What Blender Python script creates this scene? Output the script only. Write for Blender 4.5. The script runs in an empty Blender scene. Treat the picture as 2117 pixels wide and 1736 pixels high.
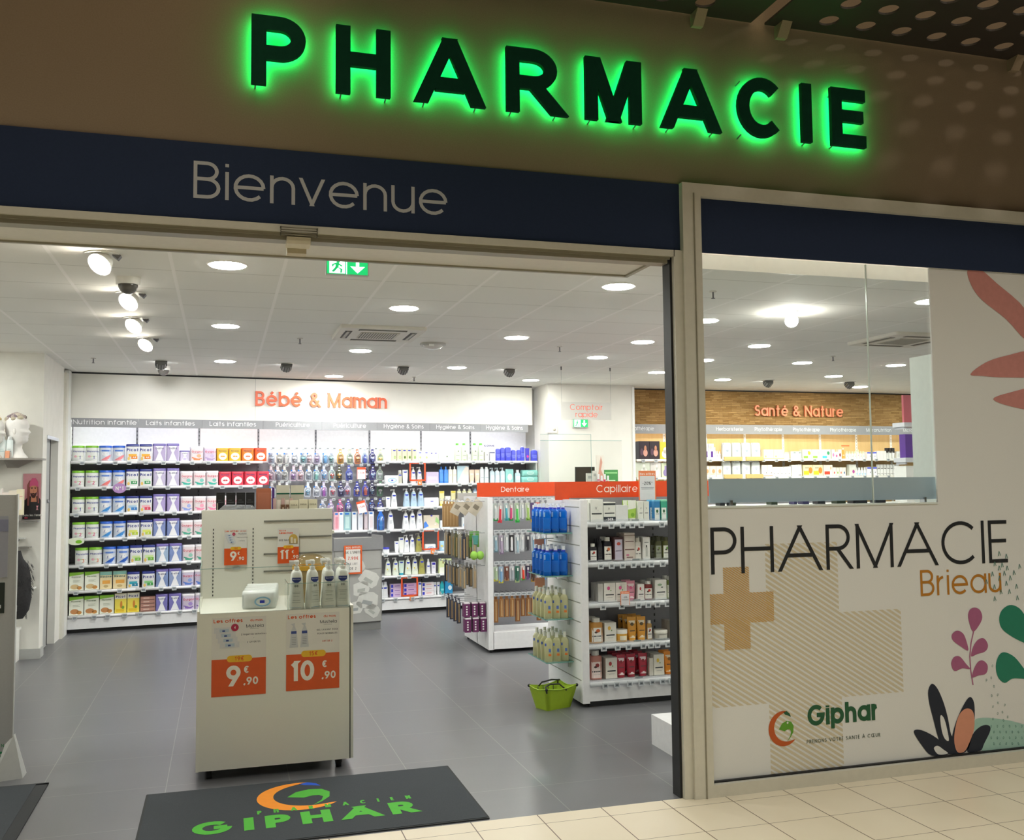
import bpy, math, random
from mathutils import Vector, Matrix
random.seed(7)
SC = bpy.context.scene
COL = SC.collection
R = math.radians
# ---------------------------------------------------------------- camera
IW, IH, FPX = 2117, 1736, 1990.77
YAW, PITCH, ROLL = R(16.7787), R(3.7053), R(-0.57194)
CAM = Vector((0.0, -4.8059, 1.7))
_f = Vector((math.sin(YAW)*math.cos(PITCH), math.cos(YAW)*math.cos(PITCH), math.sin(PITCH)))
_r = Vector((math.cos(YAW), -math.sin(YAW), 0)); _u = _r.cross(_f)
CR = _r*math.cos(ROLL) + _u*math.sin(ROLL); CU = -_r*math.sin(ROLL) + _u*math.cos(ROLL); CF = _f
cd = bpy.data.cameras.new('camera'); cam = bpy.data.objects.new('camera', cd); COL.objects.link(cam)
cam.matrix_world = Matrix(((CR.x, CU.x, -CF.x, CAM.x), (CR.y, CU.y, -CF.y, CAM.y), (CR.z, CU.z, -CF.z, CAM.z), (0, 0, 0, 1)))
cd.sensor_fit = 'HORIZONTAL'; cd.sensor_width = 36; cd.lens = 36*FPX/IW; cd.clip_start = .05; cd.clip_end = 100
SC.camera = cam
# ---------------------------------------------------------------- world, view, large lights
SC.view_settings.view_transform = 'Standard'; SC.view_settings.look = 'None'
SC.view_settings.exposure = 1.15; SC.view_settings.gamma = 1.0; SC.view_settings.use_curve_mapping = False
wd = bpy.data.worlds.new('world'); SC.world = wd; wd.use_nodes = True
wd.node_tree.nodes['Background'].inputs[0].default_value = (.9, .85, .78, 1); wd.node_tree.nodes['Background'].inputs[1].default_value = .05
SC.cycles.max_bounces = 8; SC.cycles.transparent_max_bounces = 24; SC.cycles.sample_clamp_indirect = 4; SC.cycles.caustics_reflective = False; SC.cycles.caustics_refractive = False
DOWN = 76.0        # downlight diffuser emission
MALL = 90.0       # concourse ceiling light power
def area(name, loc, size, power, col=(1, 1, 1), rot=(0, 0, 0), sy=None, spread=180):
    l = bpy.data.lights.new(name, 'AREA'); l.energy = power; l.color = col; l.size = size; l.spread = R(spread)
    if sy: l.shape = 'RECTANGLE'; l.size_y = sy
    o = bpy.data.objects.new(name, l); COL.objects.link(o); o.location = loc; o.rotation_euler = rot
    return o
area('concourse_ceiling_light', (2.2, -4.0, 6.2), 10, MALL, (.97, 1, .93), (0, 0, 0), 3.2, 108)
sp = bpy.data.lights.new('concourse_spot', 'SPOT'); sp.energy = 20; sp.color = (1, .9, .78); sp.spot_size = R(70); sp.shadow_soft_size = .06; sp.spot_blend = .5
spo = bpy.data.objects.new('concourse_spot', sp); COL.objects.link(spo); spo.location = (5.2, -2.6, 5.6)
spo.rotation_euler = (Vector((4.6, 0, 3.6)) - Vector(spo.location)).to_track_quat('-Z', 'Y').to_euler()

area('canopy_fill', (2.2, -1.9, 5.0), 7, 170, (1, .93, .8), (R(180), 0, 0), .6)  # unseen fill lamp, added to brighten the mall ceiling behind the panel holes
# pixel -> world helpers (the measured camera, intersected with real planes of the shop)
def ray(px, py): return CR*((px-IW/2)/FPX) - CU*((py-IH/2)/FPX) + CF
def onY(px, py, Y=0.0):
    v = ray(px, py); return CAM + v*((Y-CAM.y)/v.y)
def onZ(px, py, Z=0.0):
    v = ray(px, py); return CAM + v*((Z-CAM.z)/v.z)
def onX(px, py, X):
    v = ray(px, py); return CAM + v*((X-CAM.x)/v.x)
BW = R(6.0); BO = Vector((-1.72, 7.5, 0)); BD = Vector((math.cos(BW), math.sin(BW), 0)); BN = Vector((-math.sin(BW), math.cos(BW), 0))
def onB(px, py, t=0.0):           # baby wall: returns (s along the wall, z) on the plane t behind the shelf fronts
    v = ray(px, py); P = CAM + v*((BO + BN*t - CAM).dot(BN)/v.dot(BN)); return ((P-BO).dot(BD), P.z)
def Bp(s, t, z): p = BO + BD*s + BN*t; return Vector((p.x, p.y, z))

# ---------------------------------------------------------------- materials
_m = {}
def lin(h):
    h = h.lstrip('#'); h = ''.join(q*2 for q in h) if len(h) == 3 else h; c = [int(h[i:i+2], 16)/255 for i in (0, 2, 4)]
    return tuple(x/12.92 if x <= .04045 else ((x+.055)/1.055)**2.4 for x in c) + (1,)
def M(col, rough=.5, metal=0.0, emit=0.0, alpha=1.0, var=.06, spec=.5, scale=30, trans=0.0):
    key = (col, rough, metal, emit, alpha, var, spec, scale, trans)
    if key in _m: return _m[key]
    m = bpy.data.materials.new('surface_'+col.lstrip('#')); m.use_nodes = True; nt = m.node_tree; b = nt.nodes['Principled BSDF']
    c = lin(col)
    if emit:
        b.inputs['Base Color'].default_value = c; b.inputs['Emission Color'].default_value = c; b.inputs['Emission Strength'].default_value = emit
    else:
        tc = nt.nodes.new('ShaderNodeTexCoord'); nz = nt.nodes.new('ShaderNodeTexNoise'); nz.inputs['Scale'].default_value = scale; nz.inputs['Detail'].default_value = 2
        mx = nt.nodes.new('ShaderNodeMix'); mx.data_type = 'RGBA'
        mx.inputs[6].default_value = tuple(x*(1-var) for x in c[:3])+(1,); mx.inputs[7].default_value = tuple(min(1, x*(1+var)) for x in c[:3])+(1,)
        nt.links.new(tc.outputs['Object'], nz.inputs['Vector']); nt.links.new(nz.outputs['Fac'], mx.inputs[0]); nt.links.new(mx.outputs[2], b.inputs['Base Color'])
    b.inputs['Roughness'].default_value = rough; b.inputs['Metallic'].default_value = metal; b.inputs['Specular IOR Level'].default_value = spec
    b.inputs['Transmission Weight'].default_value = trans
    b.inputs['Alpha'].default_value = alpha
    _m[key] = m; return m
def glassM(name, tint, gloss=.06, rough=.02):
    if name in _m: return _m[name]
    m = bpy.data.materials.new(name); m.use_nodes = True; nt = m.node_tree; nt.nodes.remove(nt.nodes['Principled BSDF'])
    out = nt.nodes['Material Output']; t = nt.nodes.new('ShaderNodeBsdfTransparent'); t.inputs[0].default_value = tint
    g = nt.nodes.new('ShaderNodeBsdfGlossy'); g.inputs['Roughness'].default_value = rough
    fr = nt.nodes.new('ShaderNodeLayerWeight'); fr.inputs[0].default_value = .25; mu = nt.nodes.new('ShaderNodeMath'); mu.operation = 'MULTIPLY_ADD'
    mu.inputs[1].default_value = .35; mu.inputs[2].default_value = gloss; nt.links.new(fr.outputs['Facing'], mu.inputs[0])
    mx = nt.nodes.new('ShaderNodeMixShader'); nt.links.new(mu.outputs[0], mx.inputs[0]); nt.links.new(t.outputs[0], mx.inputs[1]); nt.links.new(g.outputs[0], mx.inputs[2])
    nt.links.new(mx.outputs[0], out.inputs[0]); _m[name] = m; return m
GLASS = glassM('clear_pane', (.97, .99, .98, 1), .03)
ACRYL = glassM('clear_acrylic', (.985, .995, .99, 1), .02)
BLIST = glassM('clear_blister', (.86, .88, .92, 1), .14, .15)
EDGE = M('#7fb3ac', .1, 0, 0, .8, 0)
WHITE = M('#eeeeea', .45); CREAM = M('#e6e3d8', .5); GREY = M('#6c6b70', .6); LGREY = M('#b9bab8', .5); DARK = M('#17181a', .5); CHROME = M('#c9cbd0', .2, 1.0)
ALU = M('#c4c2b8', .35, .6); ORANGE = M('#ee5a22', .5); BLUEP = M('#2438b4', .4); SHELFW = M('#f2f2f4', .35)
def nodes_mat(name, build, rough=.5, spec=.5):
    m = bpy.data.materials.new(name); m.use_nodes = True; nt = m.node_tree; b = nt.nodes['Principled BSDF']
    b.inputs['Roughness'].default_value = rough; b.inputs['Specular IOR Level'].default_value = spec
    def N(t, **k):
        n = nt.nodes.new(t)
        for a, v in k.items(): setattr(n, a, v)
        return n
    build(nt, b, N, nt.links.new); return m
def joint_fac(nt, N, L, axis, step, off, half):
    """1 on a joint line, 0 elsewhere (object coordinates = world metres)"""
    tc = N('ShaderNodeTexCoord'); sx = N('ShaderNodeSeparateXYZ'); L(tc.outputs['Object'], sx.inputs[0])
    a = N('ShaderNodeMath', operation='SUBTRACT'); L(sx.outputs[axis], a.inputs[0]); a.inputs[1].default_value = off
    p = N('ShaderNodeMath', operation='PINGPONG'); L(a.outputs[0], p.inputs[0]); p.inputs[1].default_value = step/2
    c = N('ShaderNodeMath', operation='LESS_THAN'); L(p.outputs[0], c.inputs[0]); c.inputs[1].default_value = half
    return c.outputs[0]
def mixc(N, L, fac, a, b):
    mx = N('ShaderNodeMix'); mx.data_type = 'RGBA'
    if fac is not None: L(fac, mx.inputs[0])
    for i, v in ((6, a), (7, b)):
        if isinstance(v, tuple): mx.inputs[i].default_value = v
        else: L(v, mx.inputs[i])
    return mx.outputs[2]
def noise(N, L, scale, detail=4, sx=None):
    tc = N('ShaderNodeTexCoord'); nz = N('ShaderNodeTexNoise'); nz.inputs['Scale'].default_value = scale; nz.inputs['Detail'].default_value = detail
    if sx:
        mp = N('ShaderNodeMapping'); mp.inputs['Scale'].default_value = sx; L(tc.outputs['Object'], mp.inputs[0]); L(mp.outputs[0], nz.inputs['Vector'])
    else: L(tc.outputs['Object'], nz.inputs['Vector'])
    return nz.outputs['Fac']

# ---------------------------------------------------------------- stroke lettering
X_ = .74
def A_(cx, cy, rx, ry, a0, a1): return ('a', cx, cy, rx, ry, a0, a1)
GL = {
'A': (1.0, [[(0,0),(.5,1),(1,0)], [(.17,.33),(.83,.33)]]), 'B': (.58, [[(.3,.53),(0,.53),(0,1),(.3,1),A_(.3,.765,.235,.235,90,-90),(.3,.53),A_(.3,.265,.28,.265,90,-90),(0,0),(0,.53)]]),
'C': (.93, [[A_(.5,.5,.5,.5,45,315)]]), 'D': (.75, [[(.3,0),(0,0),(0,1),(.3,1),A_(.3,.5,.47,.5,90,-90)]]), 'E': (.5, [[(.5,1),(0,1),(0,0),(.5,0)], [(0,.52),(.47,.52)]]),
'F': (.48, [[(.48,1),(0,1),(0,0)], [(0,.52),(.43,.52)]]), 'G': (1.0, [[A_(.5,.5,.5,.5,45,360),(.55,.5)]]), 'H': (.72, [[(0,0),(0,1)], [(.72,0),(.72,1)], [(0,.52),(.72,.52)]]),
'I': (0.0, [[(0,0),(0,1)]]), 'J': (.45, [[(.45,1),(.45,.22),A_(.225,.22,.225,.22,0,-180)]]), 'K': (.62, [[(0,0),(0,1)], [(.58,1),(.05,.5),(.62,0)]]), 'L': (.45, [[(0,1),(0,0),(.45,0)]]),
'M': (.9, [[(0,0),(0,1),(.45,0),(.9,1),(.9,0)]]), 'N': (.74, [[(0,0),(0,1),(.74,0),(.74,1)]]), 'O': (1.0, [[A_(.5,.5,.5,.5,0,360)]]), 'P': (.52, [[(0,0),(0,1),(.27,1),A_(.27,.73,.27,.27,90,-90),(0,.46)]]),
'Q': (1.0, [[A_(.5,.5,.5,.5,0,360)], [(.6,.3),(.95,0)]]), 'R': (.58, [[(0,0),(0,1),(.27,1),A_(.27,.73,.27,.27,90,-90),(0,.46)], [(.25,.46),(.58,0)]]),
'S': (.5, [[A_(.26,.76,.24,.24,30,270),A_(.25,.26,.26,.26,90,-150)]]), 'T': (.6, [[(.3,0),(.3,1)], [(0,1),(.6,1)]]), 'U': (.64, [[(0,1),(0,.32),A_(.32,.32,.32,.32,180,360),(.64,1)]]),
'V': (.8, [[(0,1),(.4,0),(.8,1)]]), 'W': (1.2, [[(0,1),(.3,0),(.6,1),(.9,0),(1.2,1)]]), 'X': (.7, [[(0,0),(.7,1)], [(0,1),(.7,0)]]), 'Y': (.7, [[(0,1),(.35,.5),(.7,1)], [(.35,.5),(.35,0)]]), 'Z': (.6, [[(0,1),(.6,1),(0,0),(.6,0)]]),
'a': (.7, [[A_(.36,.36,.36,.36,0,360)], [(.72,0),(.72,X_)]]), 'b': (.72, [[A_(.36,.36,.36,.36,0,360)], [(0,0),(0,1)]]), 'c': (.64, [[A_(.36,.36,.36,.36,48,312)]]), 'd': (.72, [[A_(.36,.36,.36,.36,0,360)], [(.72,0),(.72,1)]]),
'e': (.72, [[(0,.36),(.72,.36),A_(.36,.36,.36,.36,0,318)]]), 'f': (.4, [[(.42,1),A_(.36,.84,.18,.16,90,180),(.18,0)], [(0,.7),(.42,.7)]]), 'g': (.72, [[A_(.36,.36,.36,.36,0,360)], [(.72,X_),(.72,0),A_(.36,0,.36,.27,0,-150)]]),
'h': (.58, [[(0,0),(0,1)], [(0,.4),A_(.29,.42,.29,.3,180,0),(.58,0)]]), 'i': (0.0, [[(0,0),(0,X_)], [(0,.93),(0,1.03)]]), 'j': (.1, [[(.08,X_),(.08,-.1),A_(-.06,-.1,.14,.14,0,-90)], [(.08,.93),(.08,1.03)]]), 'k': (.5, [[(0,0),(0,1)], [(.45,.72),(.05,.36),(.5,0)]]),
'l': (0.0, [[(0,0),(0,1)]]), 'm': (.92, [[(0,0),(0,X_)], [(0,.48),A_(.23,.49,.23,.23,180,0),(.46,0)], [(.46,.48),A_(.69,.49,.23,.23,180,0),(.92,0)]]), 'n': (.56, [[(0,0),(0,X_)], [(0,.42),A_(.28,.44,.28,.28,180,0),(.56,0)]]),
'o': (.72, [[A_(.36,.36,.36,.36,0,360)]]), 'p': (.72, [[A_(.36,.36,.36,.36,0,360)], [(0,-.27),(0,X_)]]), 'q': (.72, [[A_(.36,.36,.36,.36,0,360)], [(.72,-.27),(.72,X_)]]), 'r': (.28, [[(0,0),(0,X_)], [(0,.42),A_(.3,.42,.3,.3,180,95)]]),
's': (.4, [[A_(.21,.54,.19,.18,35,270),A_(.2,.18,.2,.18,90,-145)]]), 't': (.42, [[(.2,0),(.2,1)], [(0,.7),(.42,.7)]]), 'u': (.56, [[(0,X_),(0,.3),A_(.28,.28,.28,.28,180,360),(.56,X_)], [(.56,0),(.56,.3)]]),
'v': (.56, [[(0,X_),(.28,0),(.56,X_)]]), 'w': (.9, [[(0,X_),(.225,0),(.45,X_),(.675,0),(.9,X_)]]), 'x': (.5, [[(0,0),(.5,X_)], [(0,X_),(.5,0)]]), 'y': (.56, [[(0,X_),(.29,.02)], [(.56,X_),(.16,-.27)]]), 'z': (.46, [[(0,.7),(.46,.7),(0,.02),(.46,.02)]]),
'0': (.6, [[A_(.3,.5,.3,.5,0,360)]]), '1': (.25, [[(0,.8),(.22,1),(.22,0)]]), '2': (.55, [[A_(.27,.74,.26,.26,160,-40),(0,0),(.55,0)]]), '3': (.52, [[A_(.25,.76,.23,.24,150,-90),A_(.25,.26,.27,.26,90,-150)]]),
'4': (.6, [[(.45,0),(.45,1),(0,.28),(.6,.28)]]), '5': (.54, [[(.5,1),(.1,1),(.04,.56),A_(.25,.31,.29,.31,120,-145)]]), '6': (.58, [[A_(.29,.3,.29,.3,0,360)], [(.03,.42),(.36,1)]]), '7': (.52, [[(0,1),(.52,1),(.15,0)]]),
'8': (.54, [[A_(.27,.77,.22,.23,0,360)], [A_(.27,.27,.27,.27,0,360)]]), '9': (.6, [[A_(.3,.7,.3,.3,0,360)], [(.57,.58),(.22,0)]]),
'&': (.72, [[(.72,0),(.15,.72),A_(.3,.82,.18,.18,210,-40),(.12,.42),A_(.27,.24,.25,.24,140,330),(.68,.45)]]), '€': (.7, [[A_(.42,.5,.38,.5,50,310)], [(-.05,.6),(.5,.6)], [(-.05,.4),(.46,.4)]]),
',': (.12, [[(.12,.1),(.1,.0),(0,-.2)]]), '.': (.05, [[(0,0),(0,.09)]]), '-': (.34, [[(0,.4),(.34,.4)]]), '°': (.25, [[A_(.12,.85,.12,.12,0,360)]]), '*': (.25, [[(.12,.7),(.12,.98)], [(0,.84),(.25,.84)]]), '%': (.8, [[A_(.15,.8,.15,.18,0,360)], [A_(.65,.2,.15,.18,0,360)], [(.12,0),(.68,1)]]),
"'": (.02, [[(0,.78),(0,1)]]), '+': (.4, [[(.2,.15),(.2,.6)], [(0,.38),(.4,.38)]]), ' ': (.22, []), ':': (.05, [[(0,0),(0,.1)], [(0,.5),(0,.6)]]), '/': (.35, [[(0,0),(.35,1)]]), '!': (0.0, [[(0,0),(0,.1)], [(0,.25),(0,1)]]), 'Œ': (1.3, [[A_(.5,.5,.5,.5,45,315)], [(1.3,1),(.8,1),(.8,0),(1.3,0)], [(.8,.52),(1.25,.52)]]),
}
for a, b, s in (('é', 'e', [(.3,.88),(.45,1.06)]), ('è', 'e', [(.42,.88),(.27,1.06)]), ('É', 'E', [(.2,1.12),(.34,1.28)]), ('À', 'A', [(.6,1.12),(.42,1.28)])):
    GL[a] = (GL[b][0], GL[b][1]+[[s[0], s[1]]])
def _stroke(st, n=14):
    out = []
    for q in st:
        if q[0] == 'a':
            _, cx, cy, rx, ry, a0, a1 = q; k = max(3, int(abs(a1-a0)/360*n*2))
            out += [(cx+rx*math.cos(R(a0+(a1-a0)*i/k)), cy+ry*math.sin(R(a0+(a1-a0)*i/k))) for i in range(k+1)]
        else: out.append(q)
    o2 = [out[0]]
    for p in out[1:]:
        if abs(p[0]-o2[-1][0])+abs(p[1]-o2[-1][1]) > 1e-4: o2.append(p)
    return o2
def glyph(ch, x0, z0, h, w, sx=1.0, n=14):
    """quads [(4 x 2d)] of one character at x0,z0 with cap height h and stroke width w (metres); returns (quads, advance)"""
    g = GL.get(ch) or GL[ch.upper()] if (ch in GL or ch.upper() in GL) else GL['-']
    hh = h-w; quads = []; subs = []
    for st in g[1]:
        raw = _stroke(st, n); cut = [0]
        for i in range(1, len(raw)-1):
            ax, ay, bx, by = raw[i][0]-raw[i-1][0], raw[i][1]-raw[i-1][1], raw[i+1][0]-raw[i][0], raw[i+1][1]-raw[i][1]
            if (ax*bx+ay*by)/((math.hypot(ax, ay)*math.hypot(bx, by)) or 1) < -.12: cut.append(i)
        cut.append(len(raw)-1); subs += [raw[cut[i]:cut[i+1]+1] for i in range(len(cut)-1)] if len(cut) > 2 else [raw]
    for raw in subs:
        closed = len(raw) > 3 and abs(raw[0][0]-raw[-1][0])+abs(raw[0][1]-raw[-1][1]) < 1e-3
        P = [(x0+w/2+x*sx*hh, z0+w/2+y*hh) for x, y in raw]
        if closed: P = P[:-1]
        m = len(P); Lp, Rp = [], []
        for i in range(m):
            pv = P[i-1] if (i > 0 or closed) else None; nx = P[(i+1) % m] if (i < m-1 or closed) else None
            def dr(a, b):
                l = math.hypot(b[0]-a[0], b[1]-a[1]) or 1; return ((b[0]-a[0])/l, (b[1]-a[1])/l)
            x, y = P[i]
            if pv and nx:
                a, b = dr(pv, P[i]), dr(P[i], nx); nxn, nyn = -(a[1]+b[1]), a[0]+b[0]; l = math.hypot(nxn, nyn)
                if l < .35: nxn, nyn, l = -a[1], a[0], 1.0; k = 1
                else: k = min(2.2, 2/l)
                nxn, nyn = nxn/l, nyn/l; Lp.append((x+nxn*w/2*k, y+nyn*w/2*k)); Rp.append((x-nxn*w/2*k, y-nyn*w/2*k))
            else:
                d = dr(P[i], nx) if nx else dr(pv, P[i]); sgn = -1 if nx else 1
                ry = raw[i][1] if i < len(raw) else 0
                if abs(d[1]) > .35 and min(abs(ry-v) for v in (0, 1, X_, -.27)) < .01:
                    ye = sgn*d[1]; y2 = y + (w/2 if ye > 0 else -w/2); x2 = x + d[0]/d[1]*(y2-y); k = w/2/abs(d[1]); s2 = -1 if d[1] > 0 else 1
                    Lp.append((x2+s2*k, y2)); Rp.append((x2-s2*k, y2))
                else: Lp.append((x-d[1]*w/2, y+d[0]*w/2)); Rp.append((x+d[1]*w/2, y-d[0]*w/2))
        for i in range(m if closed else m-1):
            j = (i+1) % m; quads.append((Rp[i], Rp[j], Lp[j], Lp[i]))
    return quads, w + g[0]*sx*hh
def text_width(s, h, w, sx, sp): return sum(glyph(c, 0, 0, h, w, sx, 4)[1]+sp*h for c in s) - sp*h

def clip(poly, x0, z0, x1, z1):
    for ax, v, sg in ((0, x0, 1), (0, x1, -1), (1, z0, 1), (1, z1, -1)):
        out = []
        for i, p in enumerate(poly):
            q = poly[(i+1) % len(poly)]; a = (p[ax]-v)*sg; b = (q[ax]-v)*sg
            if a >= 0: out.append(p)
            if a*b < 0: t = a/(a-b); out.append((p[0]+(q[0]-p[0])*t, p[1]+(q[1]-p[1])*t))
        poly = out
        if not poly: return []
    return poly
# ---------------------------------------------------------------- mesh builder
class MB:
    def __init__(s): s.v = []; s.f = []; s.mi = []; s.m = []; s.T = None; s.sm = []
    def _mi(s, m):
        if m not in s.m: s.m.append(m)
        return s.m.index(m)
    def add(s, pts, faces, m, smooth=False):
        k = len(s.v); T = s.T
        for p in pts: s.v.append(tuple(T @ Vector(p)) if T else tuple(p))
        i = s._mi(m)
        for f in faces: s.f.append([a+k for a in f]); s.mi.append(i); s.sm.append(smooth)
        return s
    def poly(s, pts, m): return s.add(pts, [list(range(len(pts)))], m)
    def box(s, a, b, m):
        x0, y0, z0 = a; x1, y1, z1 = b
        return s.add([(x0,y0,z0),(x1,y0,z0),(x1,y1,z0),(x0,y1,z0),(x0,y0,z1),(x1,y0,z1),(x1,y1,z1),(x0,y1,z1)],
                     [(0,3,2,1),(4,5,6,7),(0,1,5,4),(1,2,6,5),(2,3,7,6),(3,0,4,7)], m)
    def cyl(s, c, r, z0, z1, m, n=20, r2=None, smooth=True):
        r2 = r if r2 is None else r2; a = [2*math.pi*i/n for i in range(n)]
        s.add([(c[0]+r*math.cos(t), c[1]+r*math.sin(t), z0) for t in a]+[(c[0]+r2*math.cos(t), c[1]+r2*math.sin(t), z1) for t in a], [(i, (i+1) % n, n+(i+1) % n, n+i) for i in range(n)], m, smooth)
        s.add([(c[0]+r*math.cos(t), c[1]+r*math.sin(t), z0) for t in a], [list(range(n))[::-1]], m)
        return s.add([(c[0]+r2*math.cos(t), c[1]+r2*math.sin(t), z1) for t in a], [list(range(n))], m)
    def tube(s, pts, r, m, n=6):
        pts = [Vector(p) for p in pts]; rings = []
        for i, p in enumerate(pts):
            d = (pts[min(i+1, len(pts)-1)]-pts[max(i-1, 0)]).normalized(); u = d.cross(Vector((0, 0, 1)))
            if u.length < .1: u = d.cross(Vector((0, 1, 0)))
            u.normalize(); v = d.cross(u); rings += [p+(u*math.cos(2*math.pi*k/n)+v*math.sin(2*math.pi*k/n))*r for k in range(n)]
        F = [(i*n+k, i*n+(k+1) % n, (i+1)*n+(k+1) % n, (i+1)*n+k) for i in range(len(pts)-1) for k in range(n)]
        F += [list(range(n))[::-1], list(range((len(pts)-1)*n, len(pts)*n))]
        return s.add(rings, F, m, True)
    def loft(s, lv, m, n=4, smooth=True):
        """lv: [(z, w, d, r[, yo])] rounded-rectangle levels"""
        pts = []; c = 4*(n+1)
        for q in lv:
            z, w, d, r = q[:4]; yo = q[4] if len(q) > 4 else 0; r = min(r, w/2-1e-5, d/2-1e-5); r = max(r, 1e-5)
            for k, (sx, sy) in enumerate(((1, 1), (-1, 1), (-1, -1), (1, -1))):
                for i in range(n+1):
                    t = math.pi/2*(k+i/n); pts.append((sx*(w/2-r)+r*math.cos(t), sy*(d/2-r)+r*math.sin(t)+yo, z))
        F = [(a*c+i, a*c+(i+1) % c, (a+1)*c+(i+1) % c, (a+1)*c+i) for a in range(len(lv)-1) for i in range(c)]
        s.add(pts, F, m, smooth); s.add(pts[:c], [list(range(c))[::-1]], m); return s.add(pts[-c:], [list(range(c))], m)
    def sphere(s, c, rx, ry, rz, m, nu=16, nv=8):
        pts = []; F = []
        for j in range(nv+1):
            t = math.pi*j/nv
            for i in range(nu): a = 2*math.pi*i/nu; pts.append((c[0]+rx*math.sin(t)*math.cos(a), c[1]+ry*math.sin(t)*math.sin(a), c[2]-rz*math.cos(t)))
        for j in range(nv):
            for i in range(nu): F.append((j*nu+i, j*nu+(i+1) % nu, (j+1)*nu+(i+1) % nu, (j+1)*nu+i))
        return s.add(pts, F, m, True)
    def quads2(s, quads, m, fr, depth=0.0):
        for q in quads:
            s.ne = (getattr(s, 'ne', 0)+1) % 37; P = [Vector(fr(x, z)) for x, z in q]; nrm = (P[1]-P[0]).cross(P[3]-P[0])
            if nrm.length > 1e-12: P = [p+nrm.normalized()*(s.ne*1.6e-5) for p in P]
            if depth:
                B = [Vector(p)+Vector((0, depth, 0)) for p in P]; s.add(P+B, [(0,1,2,3),(7,6,5,4),(0,4,5,1),(1,5,6,2),(2,6,7,3),(3,7,4,0)], m)
            else: s.add(P, [(0,1,2,3)], m)
        return s
    def text(s, t, x, z, h, m, w=.11, al='c', sx=1.0, sp=.2, fr=None, y=0.0, depth=0.0, n=10):
        """w: stroke width relative to the cap height"""
        fr = fr or (lambda a, b: (a, y, b)); W = w*h; tw = text_width(t, h, W, sx, sp); x -= {'c': tw/2, 'l': 0, 'r': tw}[al]
        for c in t:
            q, a = glyph(c, x, z, h, W, sx, n); s.quads2(q, m, fr, depth); x += a+sp*h
        return s
    def rect2(s, x0, z0, x1, z1, m, fr, n=6):
        for i in range(n):
            a, b = x0+(x1-x0)*i/n, x0+(x1-x0)*(i+1)/n; s.add([fr(a, z0), fr(b, z0), fr(b, z1), fr(a, z1)], [(0, 1, 2, 3)], m)
        return s
    def ell(s, cx, cz, rx, rz, m, fr, n=18):
        for i in range(n):
            a, b = 2*math.pi*i/n, 2*math.pi*(i+1)/n
            s.add([fr(cx, cz), fr(cx+rx*math.cos(a), cz+rz*math.sin(a)), fr(cx+rx*math.cos(b), cz+rz*math.sin(b))], [(0, 1, 2)], m)
        return s
    def pol2(s, pts, m, fr): return s.add([fr(*p) for p in pts], [list(range(len(pts)))], m)
    def build(s, name, parent=None, link=True):
        me = bpy.data.meshes.new(name); me.from_pydata(s.v, [], s.f)
        for m in s.m: me.materials.append(m)
        me.polygons.foreach_set('material_index', s.mi); me.polygons.foreach_set('use_smooth', s.sm); me.update()
        o = bpy.data.objects.new(name, me)
        if link: COL.objects.link(o)
        if parent: o.parent = parent
        return o
def tag(o, label=None, cat=None, group=None, kind=None):
    if label: o['label'] = label
    if cat: o['category'] = cat
    if group: o['group'] = group
    if kind: o['kind'] = kind
    return o
def empty(name, loc=(0, 0, 0), rz=0.0, link=True):
    o = bpy.data.objects.new(name, None); o.empty_display_size = .05; o.location = loc; o.rotation_euler = (0, 0, rz)
    if link: COL.objects.link(o)
    return o
def struct(mb, name):
    return tag(mb.build(name), kind='structure')
KIDS = {}
def put(proto, loc, rz=0.0, label=None, cat=None, group=None, rx=0.0, ry=0.0):
    """a copy of an unlinked source thing with its parts"""
    c = proto.copy(); COL.objects.link(c); c.location = loc; c.rotation_euler = (rx, ry, rz)
    for k in KIDS.get(proto.name, []):
        d = k.copy(); COL.objects.link(d); d.parent = c
        for g in KIDS.get(k.name, []): e = g.copy(); COL.objects.link(e); e.parent = d
    return tag(c, label, cat, group)
SRC = []
def source(name, parts):
    """parts: [(part_name, MB)]; one part only -> the thing is that mesh itself. Returns an unlinked source object."""
    if len(parts) == 1: o = parts[0][1].build(name, link=False)
    else:
        o = empty(name, link=False); KIDS[o.name] = []
        for pn, mb in parts:
            k = mb.build(pn, link=False); k.parent = o; KIDS[o.name].append(k); SRC.append(k)
    SRC.append(o); return o
ORD = ['first', 'second', 'third', 'fourth', 'fifth', 'sixth', 'seventh', 'eighth', 'ninth', 'tenth', 'eleventh', 'twelfth', 'thirteenth', 'fourteenth', 'fifteenth', 'sixteenth', 'seventeenth', 'eighteenth', 'nineteenth', 'twentieth', 'twenty-first', 'twenty-second', 'twenty-third', 'twenty-fourth', 'twenty-fifth', 'twenty-sixth', 'twenty-seventh', 'twenty-eighth', 'twenty-ninth', 'thirtieth']
# ================================================================ THE SETTING
CZ = 3.055
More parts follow.
